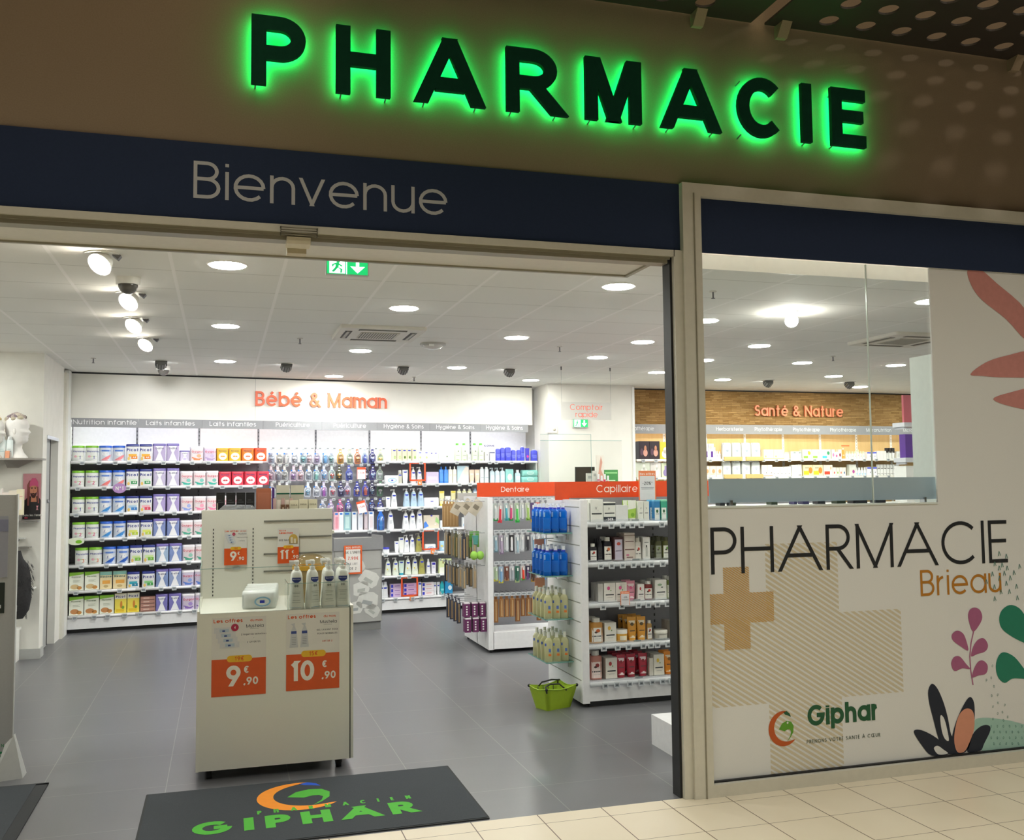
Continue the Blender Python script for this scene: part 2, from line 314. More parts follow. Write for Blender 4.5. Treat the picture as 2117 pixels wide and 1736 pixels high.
# shop floor: large grey tiles
def f_(nt, b, N, L):
    n1 = noise(N, L, 3.0, 6, (1, 2.2, 1)); base = mixc(N, L, n1, lin('#515256'), lin('#6f7074'))
    n2 = noise(N, L, 60, 2); base = mixc(N, L, n2, base, lin('#67676b'))
    j = N('ShaderNodeMath', operation='MAXIMUM'); L(joint_fac(nt, N, L, 0, .677, 1.069, .0022), j.inputs[0]); L(joint_fac(nt, N, L, 1, .668, 1.785, .0016), j.inputs[1])
    L(mixc(N, L, j.outputs[0], base, lin('#8d8c8a')), b.inputs['Base Color'])
    r = N('ShaderNodeMapRange'); L(n1, r.inputs[0]); r.inputs[3].default_value = .285; r.inputs[4].default_value = .34; L(r.outputs[0], b.inputs['Roughness'])
FLOORM = nodes_mat('grey_floor_tiles', f_, .3, .95)
def f_(nt, b, N, L):
    n1 = noise(N, L, 2.0, 5); base = mixc(N, L, n1, lin('#dacdb4'), lin('#e8ddc8'))
    j = N('ShaderNodeMath', operation='MAXIMUM'); L(joint_fac(nt, N, L, 0, .351, 1.211, .0028), j.inputs[0]); L(joint_fac(nt, N, L, 1, .351, -.13, .002), j.inputs[1])
    L(mixc(N, L, j.outputs[0], base, lin('#6d5a49')), b.inputs['Base Color'])
MALLM = nodes_mat('beige_floor_tiles', f_, .35, .4)
def f_(nt, b, N, L):
    n1 = noise(N, L, 250, 3); base = mixc(N, L, n1, lin('#ecebe4'), lin('#f4f3ee'))
    jx = joint_fac(nt, N, L, 0, .666, -.97, .011); jy = joint_fac(nt, N, L, 1, .6, 1.555, .0028)
    c = mixc(N, L, jy, base, lin('#aeaca3')); L(mixc(N, L, jx, c, lin('#fbf9f5')), b.inputs['Base Color'])
CEILM = nodes_mat('ceiling_tiles', f_, .8, .2)
def f_(nt, b, N, L):
    n1 = noise(N, L, 1.3, 5); n2 = noise(N, L, 140, 2); base = mixc(N, L, n1, lin('#8a7a66'), lin('#9a8a78')); L(mixc(N, L, n2, base, lin('#857561')), b.inputs['Base Color'])
TAUPE = nodes_mat('taupe_render', f_, .85, .2)
def f_(nt, b, N, L):     # split-face strips of wood
    tc = N('ShaderNodeTexCoord'); mp = N('ShaderNodeMapping'); mp.inputs['Rotation'].default_value = (R(90), 0, 0); L(tc.outputs['Object'], mp.inputs[0])
    br = N('ShaderNodeTexBrick'); L(mp.outputs[0], br.inputs['Vector']); br.inputs['Color1'].default_value = lin('#94703f'); br.inputs['Color2'].default_value = lin('#dcb57c'); br.inputs['Mortar'].default_value = lin('#3a2614')
    br.inputs['Scale'].default_value = 1; br.inputs['Brick Width'].default_value = .15; br.inputs['Row Height'].default_value = .026; br.inputs['Mortar Size'].default_value = .0016; br.inputs['Bias'].default_value = -.1; br.offset = .37; br.offset_frequency = 3; br.squash = .6; br.squash_frequency = 4
    n = noise(N, L, 26, 4, (.4, 1, 5)); L(mixc(N, L, n, br.outputs['Color'], lin('#b98f58')), b.inputs['Base Color'])
    bp = N('ShaderNodeBump'); bp.inputs['Strength'].default_value = 1; bp.inputs['Distance'].default_value = .03
    a = N('ShaderNodeMath', operation='ADD'); L(br.outputs['Color'], a.inputs[0]); L(n, a.inputs[1]); L(a.outputs[0], bp.inputs['Height']); L(bp.outputs[0], b.inputs['Normal'])
WOODST = nodes_mat('split_wood_cladding', f_, .7, .3)
def f_(nt, b, N, L):
    n = noise(N, L, 5, 5, (3, 3, .35)); L(mixc(N, L, n, lin('#c9a56c'), lin('#e2c490')), b.inputs['Base Color'])
OAK = nodes_mat('pale_oak_board', f_, .5, .3)
def f_(nt, b, N, L):
    n = noise(N, L, 320, 2); m = noise(N, L, 5, 5); c = mixc(N, L, n, lin('#33373b'), lin('#55595e')); L(mixc(N, L, m, c, lin('#44484c')), b.inputs['Base Color'])
MATM = nodes_mat('grey_carpet_pile', f_, .95, .1)
NAVY = M('#28344f', .8, var=.1, scale=120, spec=.2)
FRAME = M('#d6d3c6', .38, .15); FRAMED = M('#9a9583', .4, .3)
WALLW = M('#efede6', .7, scale=8); FILM = M('#e4e4e2', .5, scale=300, var=.05)

mb = MB(); mb.box((-3.6, 0, -.06), (11.6, 8.8, 0), FLOORM); o = struct(mb, 'floor')
mb = MB(); mb.box((-6, -7.5, -.06), (12, 0, 0), MALLM); o = struct(mb, 'floor_mall')
mb = MB(); mb.box((-3.6, .70, CZ), (11.6, 8.8, CZ+.05), CEILM); mb.box((-3.6, .05, CZ+.42), (11.6, .7, CZ+.46), WHITE); mb.box((-3.6, .68, CZ), (11.6, .70, CZ+.42), WHITE); struct(mb, 'ceiling')
tl = MB().box((-3.5, .16, CZ+.33), (11.3, .20, CZ+.36), M('#fffdf4', .5, 0, 14.0)); struct(tl, 'trough_light_strip')  # unseen LED strip, added to brighten the recess at the ceiling edge
mb = MB(); mb.box((4.32, 8.27, 0), (11.6, 8.4, CZ), WALLW); mb.box((-3.6, 8.60, 0), (4.6, 8.7, CZ), WALLW); struct(mb, 'wall_back')
mb = MB(); mb.box((11.4, 0, 0), (11.6, 8.3, CZ+.4), WALLW); struct(mb, 'wall_east')
mb = MB(); mb.box((-3.6, 5.85, 0), (-1.73, 6.0, CZ), WALLW); mb.box((-1.86, 6.0, 0), (-1.73, 6.08, CZ), WALLW); mb.box((-1.86, 6.08, 2.23), (-1.73, 6.80, CZ), WALLW); mb.box((-1.86, 6.80, 0), (-1.73, 7.12, CZ), WALLW)
mb.box((-1.86, 7.12, 0), (-1.75, 7.5, CZ), WALLW); mb.box((-3.6, 0.12, 0), (-3.5, 6.0, CZ), WALLW); struct(mb, 'wall_west')
mb = MB(); mb.box((-1.745, 7.26, 0), (-1.70, 7.46, CZ-.01), WHITE); mb.box((-1.73, 7.12, 0), (-1.70, 7.26, CZ-.05), CREAM); struct(mb, 'trim_3')
mb = MB(); mb.box((-3.0, 5.836, 0), (-1.71, 5.85, .10), LGREY); mb.box((-1.73, 5.85, 0), (-1.716, 6.05, .10), LGREY); struct(mb, 'baseboard_west')
# sliding door in the side wall
d = empty('door_1', (-1.80, 6.44, 0)); tag(d, kind='structure')
for nm, a, b_, m in (('door_leaf', (-.02, -.18, .01), (.02, .17, 2.20), LGREY), ('door_leaf', (-.045, .0, .01), (-.022, .35, 2.20), M('#a6a7a6', .4)), ('door_leaf', (.0, -.35, .01), (.035, -.19, 2.2), M('#c5c5c2', .4)), ('door_frame', (-.03, -.36, 2.2), (.075, .36, 2.235), CHROME)):
    q = MB().box(a, b_, m).build(nm, d)
q = MB(); q.box((.021, -.176, .02), (.026, -.166, 2.2), DARK); q.box((.021, .155, .02), (.026, .165, 2.2), DARK); q.build('door_seal', d)
q = MB(); q.sphere((.03, .04, 1.55), .012, .022, .022, CHROME, 12, 6); q.build('door_lock', d)
# mall side facade
mb = MB(); mb.box((-4.5, 0, 3.357), (9, .2, 6.6), TAUPE); mb.box((-4.5, .0, 3.30), (2.43, .2, 3.357), NAVY); struct(mb, 'wall_facade')
mb = MB(); mb.box((-6, -7.5, 6.6), (12, .2, 6.7), M('#8d8272', .8)); struct(mb, 'ceiling_mall')
mb = MB(); mb.box((-6, -7.6, 0), (12, -7.5, 6.6), M('#6a6054', .8)); struct(mb, 'wall_mall')
# door frame, post, window frame
mb = MB(); mb.box((-3.6, -.03, 2.94), (2.39, .05, 2.975), FRAME); mb.box((-3.6, 0.0, 2.905), (2.36, .08, 2.94), FRAMED); mb.box((-3.6, -.012, 2.925), (2.37, .0, 2.94), FRAMED); struct(mb, 'trim_1')
mb = MB(); mb.box((2.435, -.05, 0), (2.548, .12, 3.357), FRAME); mb.box((2.385, -.03, 0), (2.435, .1, 2.975), FRAME); mb.box((2.372, 0, 0), (2.385, .09, 2.94), DARK); mb.box((2.50, -.056, 0), (2.506, -.05, 3.3), FRAMED); struct(mb, 'trim_2')
mb = MB(); mb.box((2.548, -.05, 3.285), (4.95, .1, 3.357), FRAME); mb.box((4.835, -.05, 0), (4.95, .1, 3.285), FRAME); mb.box((2.548, -.05, 0), (4.835, .1, .066), FRAME); mb.box((2.548, -.02, .066), (4.835, .0, .074), DARK); struct(mb, 'trim_4')
mb = MB(); mb.box((4.95, 0, 0), (9, .2, 3.357), TAUPE); mb.box((-4.5, 0, 0), (-3.6, .2, 3.357), TAUPE); struct(mb, 'wall_front')
# window panes
w = empty('window_1', (2.548, .01, 1.556)); tag(w, kind='structure')
MB().box((0.002, 0, .002), (1.112, .006, 1.417), GLASS).build('pane', w)
MB().box((1.118, 0, .002), (2.287, .006, 1.417), GLASS).build('pane', w)
MB().box((1.112, -.001, .002), (1.118, .008, 1.417), M('#dfe9e2', .2, 0, 0, 1, 0)).build('pane_edge', w)
# door canopy soffit inside the entrance
mb = MB(); mb.box((-3.55, .085, 2.955), (2.36, .55, 2.99), M('#ded8c9', .5)); mb.box((-3.55, .55, 2.945), (2.36, .575, 3.0), FRAMED); mb.box((2.345, .085, 2.945), (2.37, .575, 3.0), FRAMED)
mb.box((-3.55, .1, 2.99), (2.345, .55, 3.04), CREAM); struct(mb, 'trim_5')
# white column between the two walls of shelves
mb = MB(); mb.box((4.30, 7.72, 0), (5.56, 8.26, CZ), M('#edeae3', .6, scale=5)); struct(mb, 'wall_column')
mb = MB(); mb.box((5.55, 7.70, 0), (5.585, 8.26, CZ-.02), WHITE); struct(mb, 'trim_6')
# white partition by the window
zt = 2.55; pa = onZ(1880, 740, zt)
mb = MB(); mb.box((pa.x, .35, 0), (pa.x+.05, pa.y, zt), M('#dfe6e1', .5)); struct(mb, 'wall_partition')
# boxed upper wall over the baby shelves
mb = MB(); mb.T = Matrix.Translation(BO) @ Matrix.Rotation(BW, 4, 'Z')
mb.box((0.0, .0, 2.505), (5.95, .06, CZ-.02), M('#eceae2', .5, scale=4)); mb.box((0, .005, CZ-.02), (5.95, .06, CZ), DARK); mb.box((2.13-.002, -.0005, 2.505), (2.13+.002, 0, CZ-.02), LGREY); struct(mb, 'wall_fascia')
# upper wall clad in wood strips
mb = MB(); mb.box((5.66, 8.10, 2.53), (11.4, 8.25, CZ-.02), WOODST); mb.box((5.66, 8.12, CZ-.02), (11.4, 8.2, CZ), DARK); struct(mb, 'wall_cladding')

# ================================================================ FACADE SIGNS
def part(name, mbx, parent): return mbx.build(name, parent)
GP = M('#174534', .9, var=.12, spec=.05); GE = M('#00e868', .5, 0, 17.0)
fits = [('P', 520, 632, 42, 45, 183), ('H', 695, 808, 62, 66, 203), ('A', 865, 996, 88, 90, 224), ('R', 1047, 1160, 108, 110, 243), ('M', 1210, 1328, 128, 130, 262), ('A', 1373, 1486, 152, 155, 280), ('C', 1525, 1622, 168, 172, 296), ('I', 1657, 1681, 183, 184, 302), ('E', 1718, 1803, 191, 197, 312)]
names9 = ['first green-lit dark P of the big sign over the entrance', 'green-lit dark H between the P and the first A', 'green-lit dark A between the H and the R over the entrance', 'green-lit dark R between the first A and the M', 'green-lit dark M between the R and the second A', 'green-lit dark A between the M and the C over the entrance', 'round green-lit dark C of the big sign over the entrance', 'narrow green-lit dark I between the C and the E', 'last green-lit dark E of the big sign over the entrance']
LY = -.064
for (ch, xa, xb, ya, _, yb), lab in zip(fits, names9):
    p0 = onY(xa, ya, LY); p1 = onY(xb, yb, LY); z0, z1 = 3.655, 4.004; Wd = p1.x-p0.x; h = z1-z0; wt = .072
    root = empty('sign_letter', (p0.x, LY, z0)); tag(root, lab, 'letter', 'backlit letters over the entrance')
    g = GL[ch][0]
    if ch in 'PR':   # wider bowls as on the sign
        k = .30; bz = .27; xs = 1.0
        gg = [[(0,0),(0,1),(k,1),A_(k,.73,.27,.27,90,-90),(0,.46)]] + ([[(k,.46),(k+.32,0)]] if ch == 'R' else []); gw = k+.27 if ch == 'P' else k+.32
        sv = GL[ch]; GL[ch] = (gw, gg); g = gw
    else: sv = GL[ch]
    if ch == 'A': GL[ch] = (1.0, [[(-.02,0),(.45,1)], [(.55,1),(1.02,0)], [(.42,1),(.58,1)], [(.2,.24),(.8,.24)]]); g = 1.0
    if ch == 'E': GL[ch] = (.5, [[(.5,1),(0,1),(0,0),(.5,0)], [(0,.53),(.46,.53)]]); g = .5
    if ch == 'M': GL[ch] = (.9, [[(0,0),(0,1)], [(.9,0),(.9,1)], [(.09,1),(.435,0)], [(.81,1),(.465,0)]])
    sx = (Wd-wt)/(g*(h-wt)) if g else 1
    q, a = glyph(ch, 0, 0, h, wt, sx, 16)
    if ch == 'I': q, a = glyph(ch, 0, 0, h, Wd, 1)
    m1 = MB(); m1.quads2(q, GP, lambda x, z: (x, 0, z), .028); m1.build('letter_face', root)
    ex, ez = (Wd/2, h/2)
    m2 = MB(); m2.quads2([tuple((x, z) for x, z in qq) for qq in glyph(ch, wt*.18, wt*.18, h-wt*.36, wt*.64, sx*(Wd-wt)/(Wd-wt) if g else 1, 10)[0]], GE, lambda x, z: (x, .0285, z), .001); m2.build('light_strip', root)
    for (fx, fz) in (((.08, .06), (.08, .95)) if ch != 'I' else ((.5, .06), (.5, .94))) if ch not in 'HMRA' else ((.1, .05), (.92, .05), (.12, .95) if ch != 'A' else (.5, .9)):
        x = fx*Wd; z = fz*h
        MB().tube([(x, .02, z-.012), (x, .0635, z-.022)], .004, GREY).build('standoff', root)
    GL[ch] = sv
# navy welcome band
bd = empty('welcome_band', (0, 0, 2.975)); tag(bd, 'long navy fascia band with grey welcome lettering above the doorway', 'sign')
MB().box((-3.6, -.012, 0), (2.433, -.0005, .379), NAVY).build('board', bd)
m = MB(); a = onY(400, 370, -.013); b_ = onY(925, 420, -.013); GREYL = M('#b7b9be', .5)
W = b_.x-a.x; hh = .182; m.text('Bienvenue', a.x, .105, hh, GREYL, .095, 'l', (W/hh-.095*9-.12*8)/sum(GL[c][0] for c in 'Bienvenue')/.905, .12, y=-.0132); m.build('lettering', bd)
m = MB(); m.box((2.549, -.012, 2.977), (4.834, -.0005, 3.284), NAVY); tag(m.build('fascia_band'), 'plain navy fascia band above the printed shop window', 'sign')

# ---------------------------------------------------------------- printed film on the shop window
FY = -.004
def F2(px, py): p = onY(px, py, FY); return (p.x, p.z)
film = empty('window_film', (0, 0, 0)); tag(film, 'pale printed film covering the window below and beside the clear pane', 'window film')
m = MB(); m.box((2.55, -.003, .075), (4.834, .0085, 1.555), FILM); m.box((4.105, -.003, 1.555), (4.834, .0085, 2.976), FILM); m.build('film_sheet', film)
S1 = M('#d2c7ad', .5, var=.03); S2 = M('#c99f5c', .5, var=.04)
def hatch(mb, rects, pitch, width, slope, mat, y):
    for x0, z0, x1, z1 in rects:
        k = int((z0-x1*abs(slope)-2)/pitch)-2
        c = z0 + x0*abs(slope) - .2; c = math.floor(c/pitch)*pitch
        while c < z1 + x1*abs(slope) + .2:
            P = clip([(x0-.1, c-slope_(x0-.1, slope)), (x1+.1, c-slope_(x1+.1, slope)), (x1+.1, c-slope_(x1+.1, slope)+width), (x0-.1, c-slope_(x0-.1, slope)+width)], x0, z0, x1, z1)
            if len(P) > 2: mb.pol2(P, mat, lambda a, b: (a, y, b))
            c += pitch
def slope_(x, s): return abs(s)*x
xa, xb = F2(1586, 1300)[0], F2(1736, 1300)[0]; zt_, zb_ = F2(1660, 1122)[1], .076
xl, xr = 2.552, F2(1865, 1340)[0]; za, zb = F2(1862, 1258)[1], F2(1866, 1430)[1]
m = MB(); hatch(m, [(xa, zb_, xb, zt_), (xl, zb, xa, za), (xb, zb, xr, za)], .030, .017, .62, S1, -.0036); m.build('striped_cross', film)
xa, xb = F2(1495, 1200)[0], F2(1550, 1250)[0]; zt_, zb_ = F2(1520, 1172)[1], F2(1525, 1342)[1]; xr = F2(1600, 1260)[0]; za, zb = F2(1598, 1222)[1], F2(1598, 1284)[1]
m = MB(); hatch(m, [(xa, zb_, xb, zt_), (xl, zb, xa, za), (xb, zb, xr, za)], .013, .0085, .62, S2, -.0042); m.build('small_cross', film)
def fit_text(mb, s, x0, x1, z0, h, mat, w, y, sp=.16, n=14, depth=0):
    g = sum(GL.get(c, GL.get(c.upper()))[0] for c in s); sx = ((x1-x0)/h - w*len(s) - sp*(len(s)-1))/g/(1-w)
    mb.text(s, x0, z0, h, mat, w, 'l', sx, sp, y=y, n=n, depth=depth)
INK = M('#1f2226', .5); OCH = M('#b97a1f', .5); DG = M('#1d5a38', .5)
m = MB(); fit_text(m, 'PHARMACIE', 2.584, 4.613, 1.183, .257, INK, .085, -.0046, .12, 18); m.build('lettering', film)
m = MB(); fit_text(m, 'Brieau', 3.957, 4.545, 1.006, .152, OCH, .10, -.0046, .12); m.build('lettering', film)
a = F2(1670, 1502); b_ = F2(1817, 1490)
m = MB(); fit_text(m, 'Giphar', a[0], b_[0], F2(1672, 1502)[1]+.003, .115, DG, .21, -.0046, .07); m.build('lettering', film)
a = F2(1668, 1537); b_ = F2(1820, 1525); m = MB(); fit_text(m, 'PRENONS VOTRE SANTÉ À CŒUR', a[0], b_[0], a[1], .020, M('#4a5a50', .5), .14, -.0046, .25, 5); m.build('lettering', film)
def crescent(mb, cx, cz, ro, ri, dx, dz, a0, a1, mat, fr, n=26, sz=1.0):
    """between an outer ellipse arc and an inner, shifted one"""
    for i in range(n):
        t0, t1 = R(a0+(a1-a0)*i/n), R(a0+(a1-a0)*(i+1)/n)
        def taper(t): u = (math.degrees(t)-a0)/(a1-a0); return math.sin(math.pi*min(1, max(0, u)))**.6
        o0, o1 = ((cx+ro*math.cos(t), cz+ro*sz*math.sin(t)) for t in (t0, t1))
        i0, i1 = ((cx+(ro-(ro-ri)*taper(t))*math.cos(t), cz+(ro-(ro-ri)*taper(t))*sz*math.sin(t)) for t in (t0, t1))
        mb.add([fr(*o0), fr(*o1), fr(*i1), fr(*i0)], [(0, 1, 2, 3)], mat)
def logo(mb, cx, cz, r, fr, c1, c2, c3, sz=1.0):
    crescent(mb, cx, cz, r, r*.62, 0, 0, 78, 318, c1, fr, sz=sz)
    # leaf: eye-shaped head with a curved tail
    P = [(-.32, -.02), (-.1, .3), (.2, .42), (.5, .36), (.66, .1), (.62, -.25), (.42, -.55), (.2, -.75), (.42, -.45), (.48, -.2), (.4, -.08), (.25, -.06), (.05, -.16)]
    k = [(cx+x*r, cz+z*r*sz) for x, z in P]; c = (cx+.3*r, cz+.12*r*sz)
    mb.pol2(k[:6]+k[9:], c2, fr); mb.pol2([k[5], k[6], k[7], k[8], k[9]], c2, fr)
    mb.pol2([(cx+x*r, cz+z*r*sz) for x, z in ((.0, .92), (.22, .98), (.42, .82), (.5, .62), (.3, .72), (.12, .78))], c3, fr)
a = F2(1617, 1506); r_ = (F2(1617, 1470)[1]-F2(1617, 1543)[1])/2
m = MB(); logo(m, a[0]+.01, a[1], r_, lambda x, z: (x, -.0046, z), M('#c2591f', .5), M('#5f9e2b', .5), DG); m.ell(a[0]+.035, a[1]+.03, .006, .006, FILM, lambda x, z: (x, -.005, z)); m.build('logo', film)
# flowers and leaves printed on the film (pixel outlines mapped onto the film plane)
def outline(pts, sub=4):
    """closed Catmull-Rom through pixel points"""
    P = [F2(*p) for p in pts]; n = len(P); out = []
    for i in range(n):
        p0, p1, p2, p3 = P[i-1], P[i], P[(i+1) % n], P[(i+2) % n]
        for k in range(sub):
            t = k/sub; out.append(tuple(.5*((2*p1[j])+(-p0[j]+p2[j])*t+(2*p0[j]-5*p1[j]+4*p2[j]-p3[j])*t*t+(-p0[j]+3*p1[j]-3*p2[j]+p3[j])*t**3) for j in (0, 1)))
    return out
def q7(c): return (1420+c[0]/2.8465, 1030+c[1]/2.8465)
def leaf(name, pts, mat, y, fn=q7, sub=4):
    xs = [(min(x, 4.834), max(z, .076)) for x, z in outline([fn(p) for p in pts], sub)]
    m = MB(); c = (sum(p[0] for p in xs)/len(xs), sum(p[1] for p in xs)/len(xs))
    m.pol2(xs, mat, lambda a, b: (a, y, b)); return m.build(name, film)
PK = M('#a85f86', .5); GR = M('#1f8066', .5); NV = M('#1a2233', .5); PE = M('#d9957a', .5); TQ = M('#a3c9bd', .5); RS = M('#c98983', .6, var=.1)
for P in ([(1682,783),(1655,700),(1665,655),(1695,643),(1725,658),(1738,700),(1720,745)], [(1655,895),(1610,870),(1565,835),(1560,800),(1590,778),(1625,795),(1645,840)], [(1672,928),(1685,870),(1715,830),(1750,825),(1772,865),(1755,900),(1710,915)], [(1665,1003),(1620,1000),(1575,1015),(1555,975),(1570,935),(1605,930),(1640,970)], [(1678,1052),(1690,1000),(1715,960),(1745,955),(1770,985),(1760,1030),(1715,1042)]): leaf('printed_leaf', P, PK, -.0048)
P = [q7(p) for p in ((1690,770),(1672,850),(1665,930),(1670,1010),(1684,1098))]; m = MB(); W_ = [F2(*p) for p in P]
for i in range(4): m.pol2([(W_[i][0]-.004, W_[i][1]), (W_[i+1][0]-.004, W_[i+1][1]), (W_[i+1][0]+.004, W_[i+1][1]), (W_[i][0]+.004, W_[i][1])], PK, lambda a, b: (a, -.0046, b))
m.build('printed_stem', film)
leaf('printed_leaf', [(1838,700),(1860,650),(1910,627),(1970,660),(2020,760),(2040,860),(1975,845),(1900,805),(1850,760)], GR, -.0048)
leaf('printed_leaf', [(1818,985),(1835,925),(1870,905),(1930,935),(1990,1010),(2030,1060),(1970,1060),(1915,1060),(1870,1085),(1830,1050)], GR, -.0048)
leaf('printed_leaf', [(1420,1130),(1442,1090),(1475,1120),(1510,1200),(1535,1290),(1555,1390),(1590,1440),(1600,1495),(1545,1505),(1490,1440),(1450,1300),(1425,1200)], NV, -.0050)
leaf('printed_leaf', [(1335,1375),(1365,1360),(1430,1385),(1500,1435),(1545,1500),(1440,1512),(1380,1450)], NV, -.0051)
leaf('printed_leaf', [(1555,1440),(1575,1340),(1610,1250),(1650,1180),(1675,1172),(1692,1220),(1690,1330),(1670,1430),(1640,1490),(1570,1500)], NV, -.0052)
leaf('printed_leaf', [(1650,1490),(1680,1390),(1730,1340),(1775,1335),(1785,1365),(1750,1440),(1725,1485)], NV, -.0052)
leaf('printed_leaf', [(1572,1420),(1585,1320),(1610,1260),(1650,1235),(1685,1260),(1690,1350),(1660,1440),(1630,1490),(1590,1490)], PE, -.0056)
leaf('printed_leaf', [(1490,1300),(1495,1275),(1515,1300),(1535,1380),(1540,1425),(1518,1415),(1500,1370)], FILM, -.0056)
leaf('printed_leaf', [(1453,1470),(1475,1455),(1510,1478),(1535,1500),(1480,1506)], FILM, -.0056)
leaf('printed_leaf', [(1690,1310),(1750,1290),(1850,1300),(1930,1315),(2040,1360),(2040,1470),(1740,1485),(1700,1400)], TQ, -.0046)
m = MB(); TR = M('#5b8a80', .5)
random.seed(3)
for px, py in [(1797,985),(1790,1055),(1762,1068),(1806,1105),(1793,1160),(1828,1155),(1800,1225),(1830,1203),(1870,1215),(1828,1265),(1856,1257),(1800,1297),(1862,1305),(1887,1285)]+[(1790+i*36+(j % 2)*16, 1340+j*34) for i in range(7) for j in range(4)]:
    c = F2(*q7((px, py))); rx, rz = .0042, .0062; k = 8; an = random.uniform(-.5, .5)
    if c[0] > 4.825 or c[1] < .085: continue
    for i in range(k):
        t0, t1 = 2*math.pi*i/k, 2*math.pi*(i+1)/k
        def e(t, s): x, z = rx*s*math.cos(t), rz*s*math.sin(t); return (c[0]+x*math.cos(an)-z*math.sin(an), -.0058, c[1]+x*math.sin(an)+z*math.cos(an))
        m.add([e(t0, 1.25), e(t1, 1.25), e(t1, .8), e(t0, .8)], [(0, 1, 2, 3)], TR)
for px, py in [(1838,325),(1880,340),(1812,385),(1855,392),(1885,410),(1838,410),(1958,400),(1798,445),(1868,440),(1925,437),(1762,490),(1880,500),(1903,468),(1810,520),(1940,518),(1848,550),(1898,548),(1812,590),(1945,585),(1840,470)]:
    x, z = F2(*q7((px, py)))
    m.add([(x-.011, -.0058, z-.014), (x-.006, -.0058, z-.014), (x+.001, -.0058, z+.014), (x-.003, -.0058, z+.016)], [(0, 1, 2, 3)], TR); m.add([(x+.011, -.0058, z-.012), (x+.006, -.0058, z-.012), (x-.003, -.0058, z+.016), (x+.001, -.0058, z+.014)], [(0, 1, 2, 3)], TR)
m.build('printed_seeds', film)
fn = lambda p: p
leaf('printed_leaf', [(2000,558),(2025,556),(2060,585),(2120,640),(2135,700),(2117,700),(2080,660),(2030,620),(2008,590)], RS, -.0048, fn)
leaf('printed_leaf', [(2006,773),(2040,748),(2085,734),(2130,728),(2140,775),(2080,780),(2030,777)], RS, -.0048, fn)
leaf('printed_leaf', [(2053,825),(2085,812),(2140,803),(2140,845),(2090,840)], RS, -.0048, fn)
# perforated panels of the concourse canopy
PM = M('#2b2520', .6, var=.15, scale=60)
def perforated(name, x0, x1, xs0, label):
    root = empty(name, (0, 0, 4.35)); tag(root, label, 'ceiling panel', 'perforated panels above the sign')
    m = MB(); sx, sy, r = .25, .203, .057; y = -.153; rows = 6; yb = -.03
    cols = []; 
    def cell(cx, cy, hx, hy, x0_, x1_):
        t_ = math.atan2(hy, hx); a = sorted([2*math.pi*i/20 for i in range(20)]+[t_, math.pi-t_, math.pi+t_, 2*math.pi-t_]); n = len(a); inner = [(cx+r*math.cos(t), cy+r*math.sin(t)) for t in a]; outer = []
        for t in a:
            c, s = math.cos(t), math.sin(t); k = min(hx/abs(c) if abs(c) > 1e-6 else 9, hy/abs(s) if abs(s) > 1e-6 else 9); outer.append((cx+c*k, cy+s*k))
        for zz, fl in ((0, 1), (.012, 0)):
            V = [(p[0], p[1], zz) for p in inner+outer]; F = [(i, n+i, n+(i+1) % n, (i+1) % n) if fl else ((i+1) % n, n+(i+1) % n, n+i, i) for i in range(n)]
            m.add(V, F, PM)
        m.add([(p[0], p[1], 0) for p in inner]+[(p[0], p[1], .012) for p in inner], [(i, (i+1) % n, n+(i+1) % n, n+i) for i in range(n)], PM)
    def solid(a, b, c, d):
        if b-a > 1e-4 and d-c > 1e-4: m.box((a, c, 0), (b, d, .012), PM)
    solid(x0, x1, -.153+sy/2, yb+.022)
    for j in range(rows):
        cy = -.153-j*sy; xx = x0; k0 = math.ceil((x0+sx/2-xs0)/sx)
        c = xs0+k0*sx; solid(x0, c-sx/2, cy-sy/2, cy+sy/2)
        while c+sx/2 <= x1+1e-6: cell(c, cy, sx/2, sy/2, 0, 0); c += sx
        solid(c-sx/2, x1, cy-sy/2, cy+sy/2)
    m.build('panel', root)
    return root
p1 = perforated('ceiling_panel', .55, 2.92, 2.549, 'dark perforated ceiling panel above the A and the C of the sign')
p2 = perforated('ceiling_panel', 3.01, 5.6, 3.097, 'dark perforated ceiling panel reaching past the E toward the corner')
for p, xs in ((p1, (1.2, 2.57)), (p2, (3.115, 4.80))):
    for x in xs:
        m = MB(); m.box((x-.035, -.03, -.075), (x+.03, 0, 0), TAUPE); m.add([(x-.035, -.03, 0), (x+.03, -.03, 0), (x+.03, -.03, -.075), (x-.035, -.03, -.075), (x-.035, -.09, 0), (x+.03, -.09, 0)], [(0, 1, 5, 4), (3, 4, 5, 2), (0, 4, 3), (1, 2, 5)], TAUPE); m.build('bracket', p)
# ================================================================ PRODUCTS: one source of each kind, copied onto the shelves
def front(lv, yo=0.0):
    """y of the front surface of a loft at (x, z)"""
    def fr(x, z, e=.0008):
        a = lv[0]; b = lv[-1]
        for i in range(len(lv)-1):
            if lv[i][0] <= z <= lv[i+1][0]: a, b = lv[i], lv[i+1]; break
        t = 0 if b[0] == a[0] else min(1, max(0, (z-a[0])/(b[0]-a[0])))
        w, d, r = (a[k]+(b[k]-a[k])*t for k in (1, 2, 3)); r = min(r, w/2-1e-5, d/2-1e-5); f = w/2-r
        ax = min(abs(x), w/2-1e-4)
        y = -d/2 if ax <= f else -(d/2-r)-math.sqrt(max(0, r*r-(ax-f)**2))
        return (x, y-e+yo, z)
    return fr
_src = {}
BASEM = {}
def mk(name, key, fn):
    k = (name,)+key
    if k not in _src: _src[k] = fn()
    return _src[k]
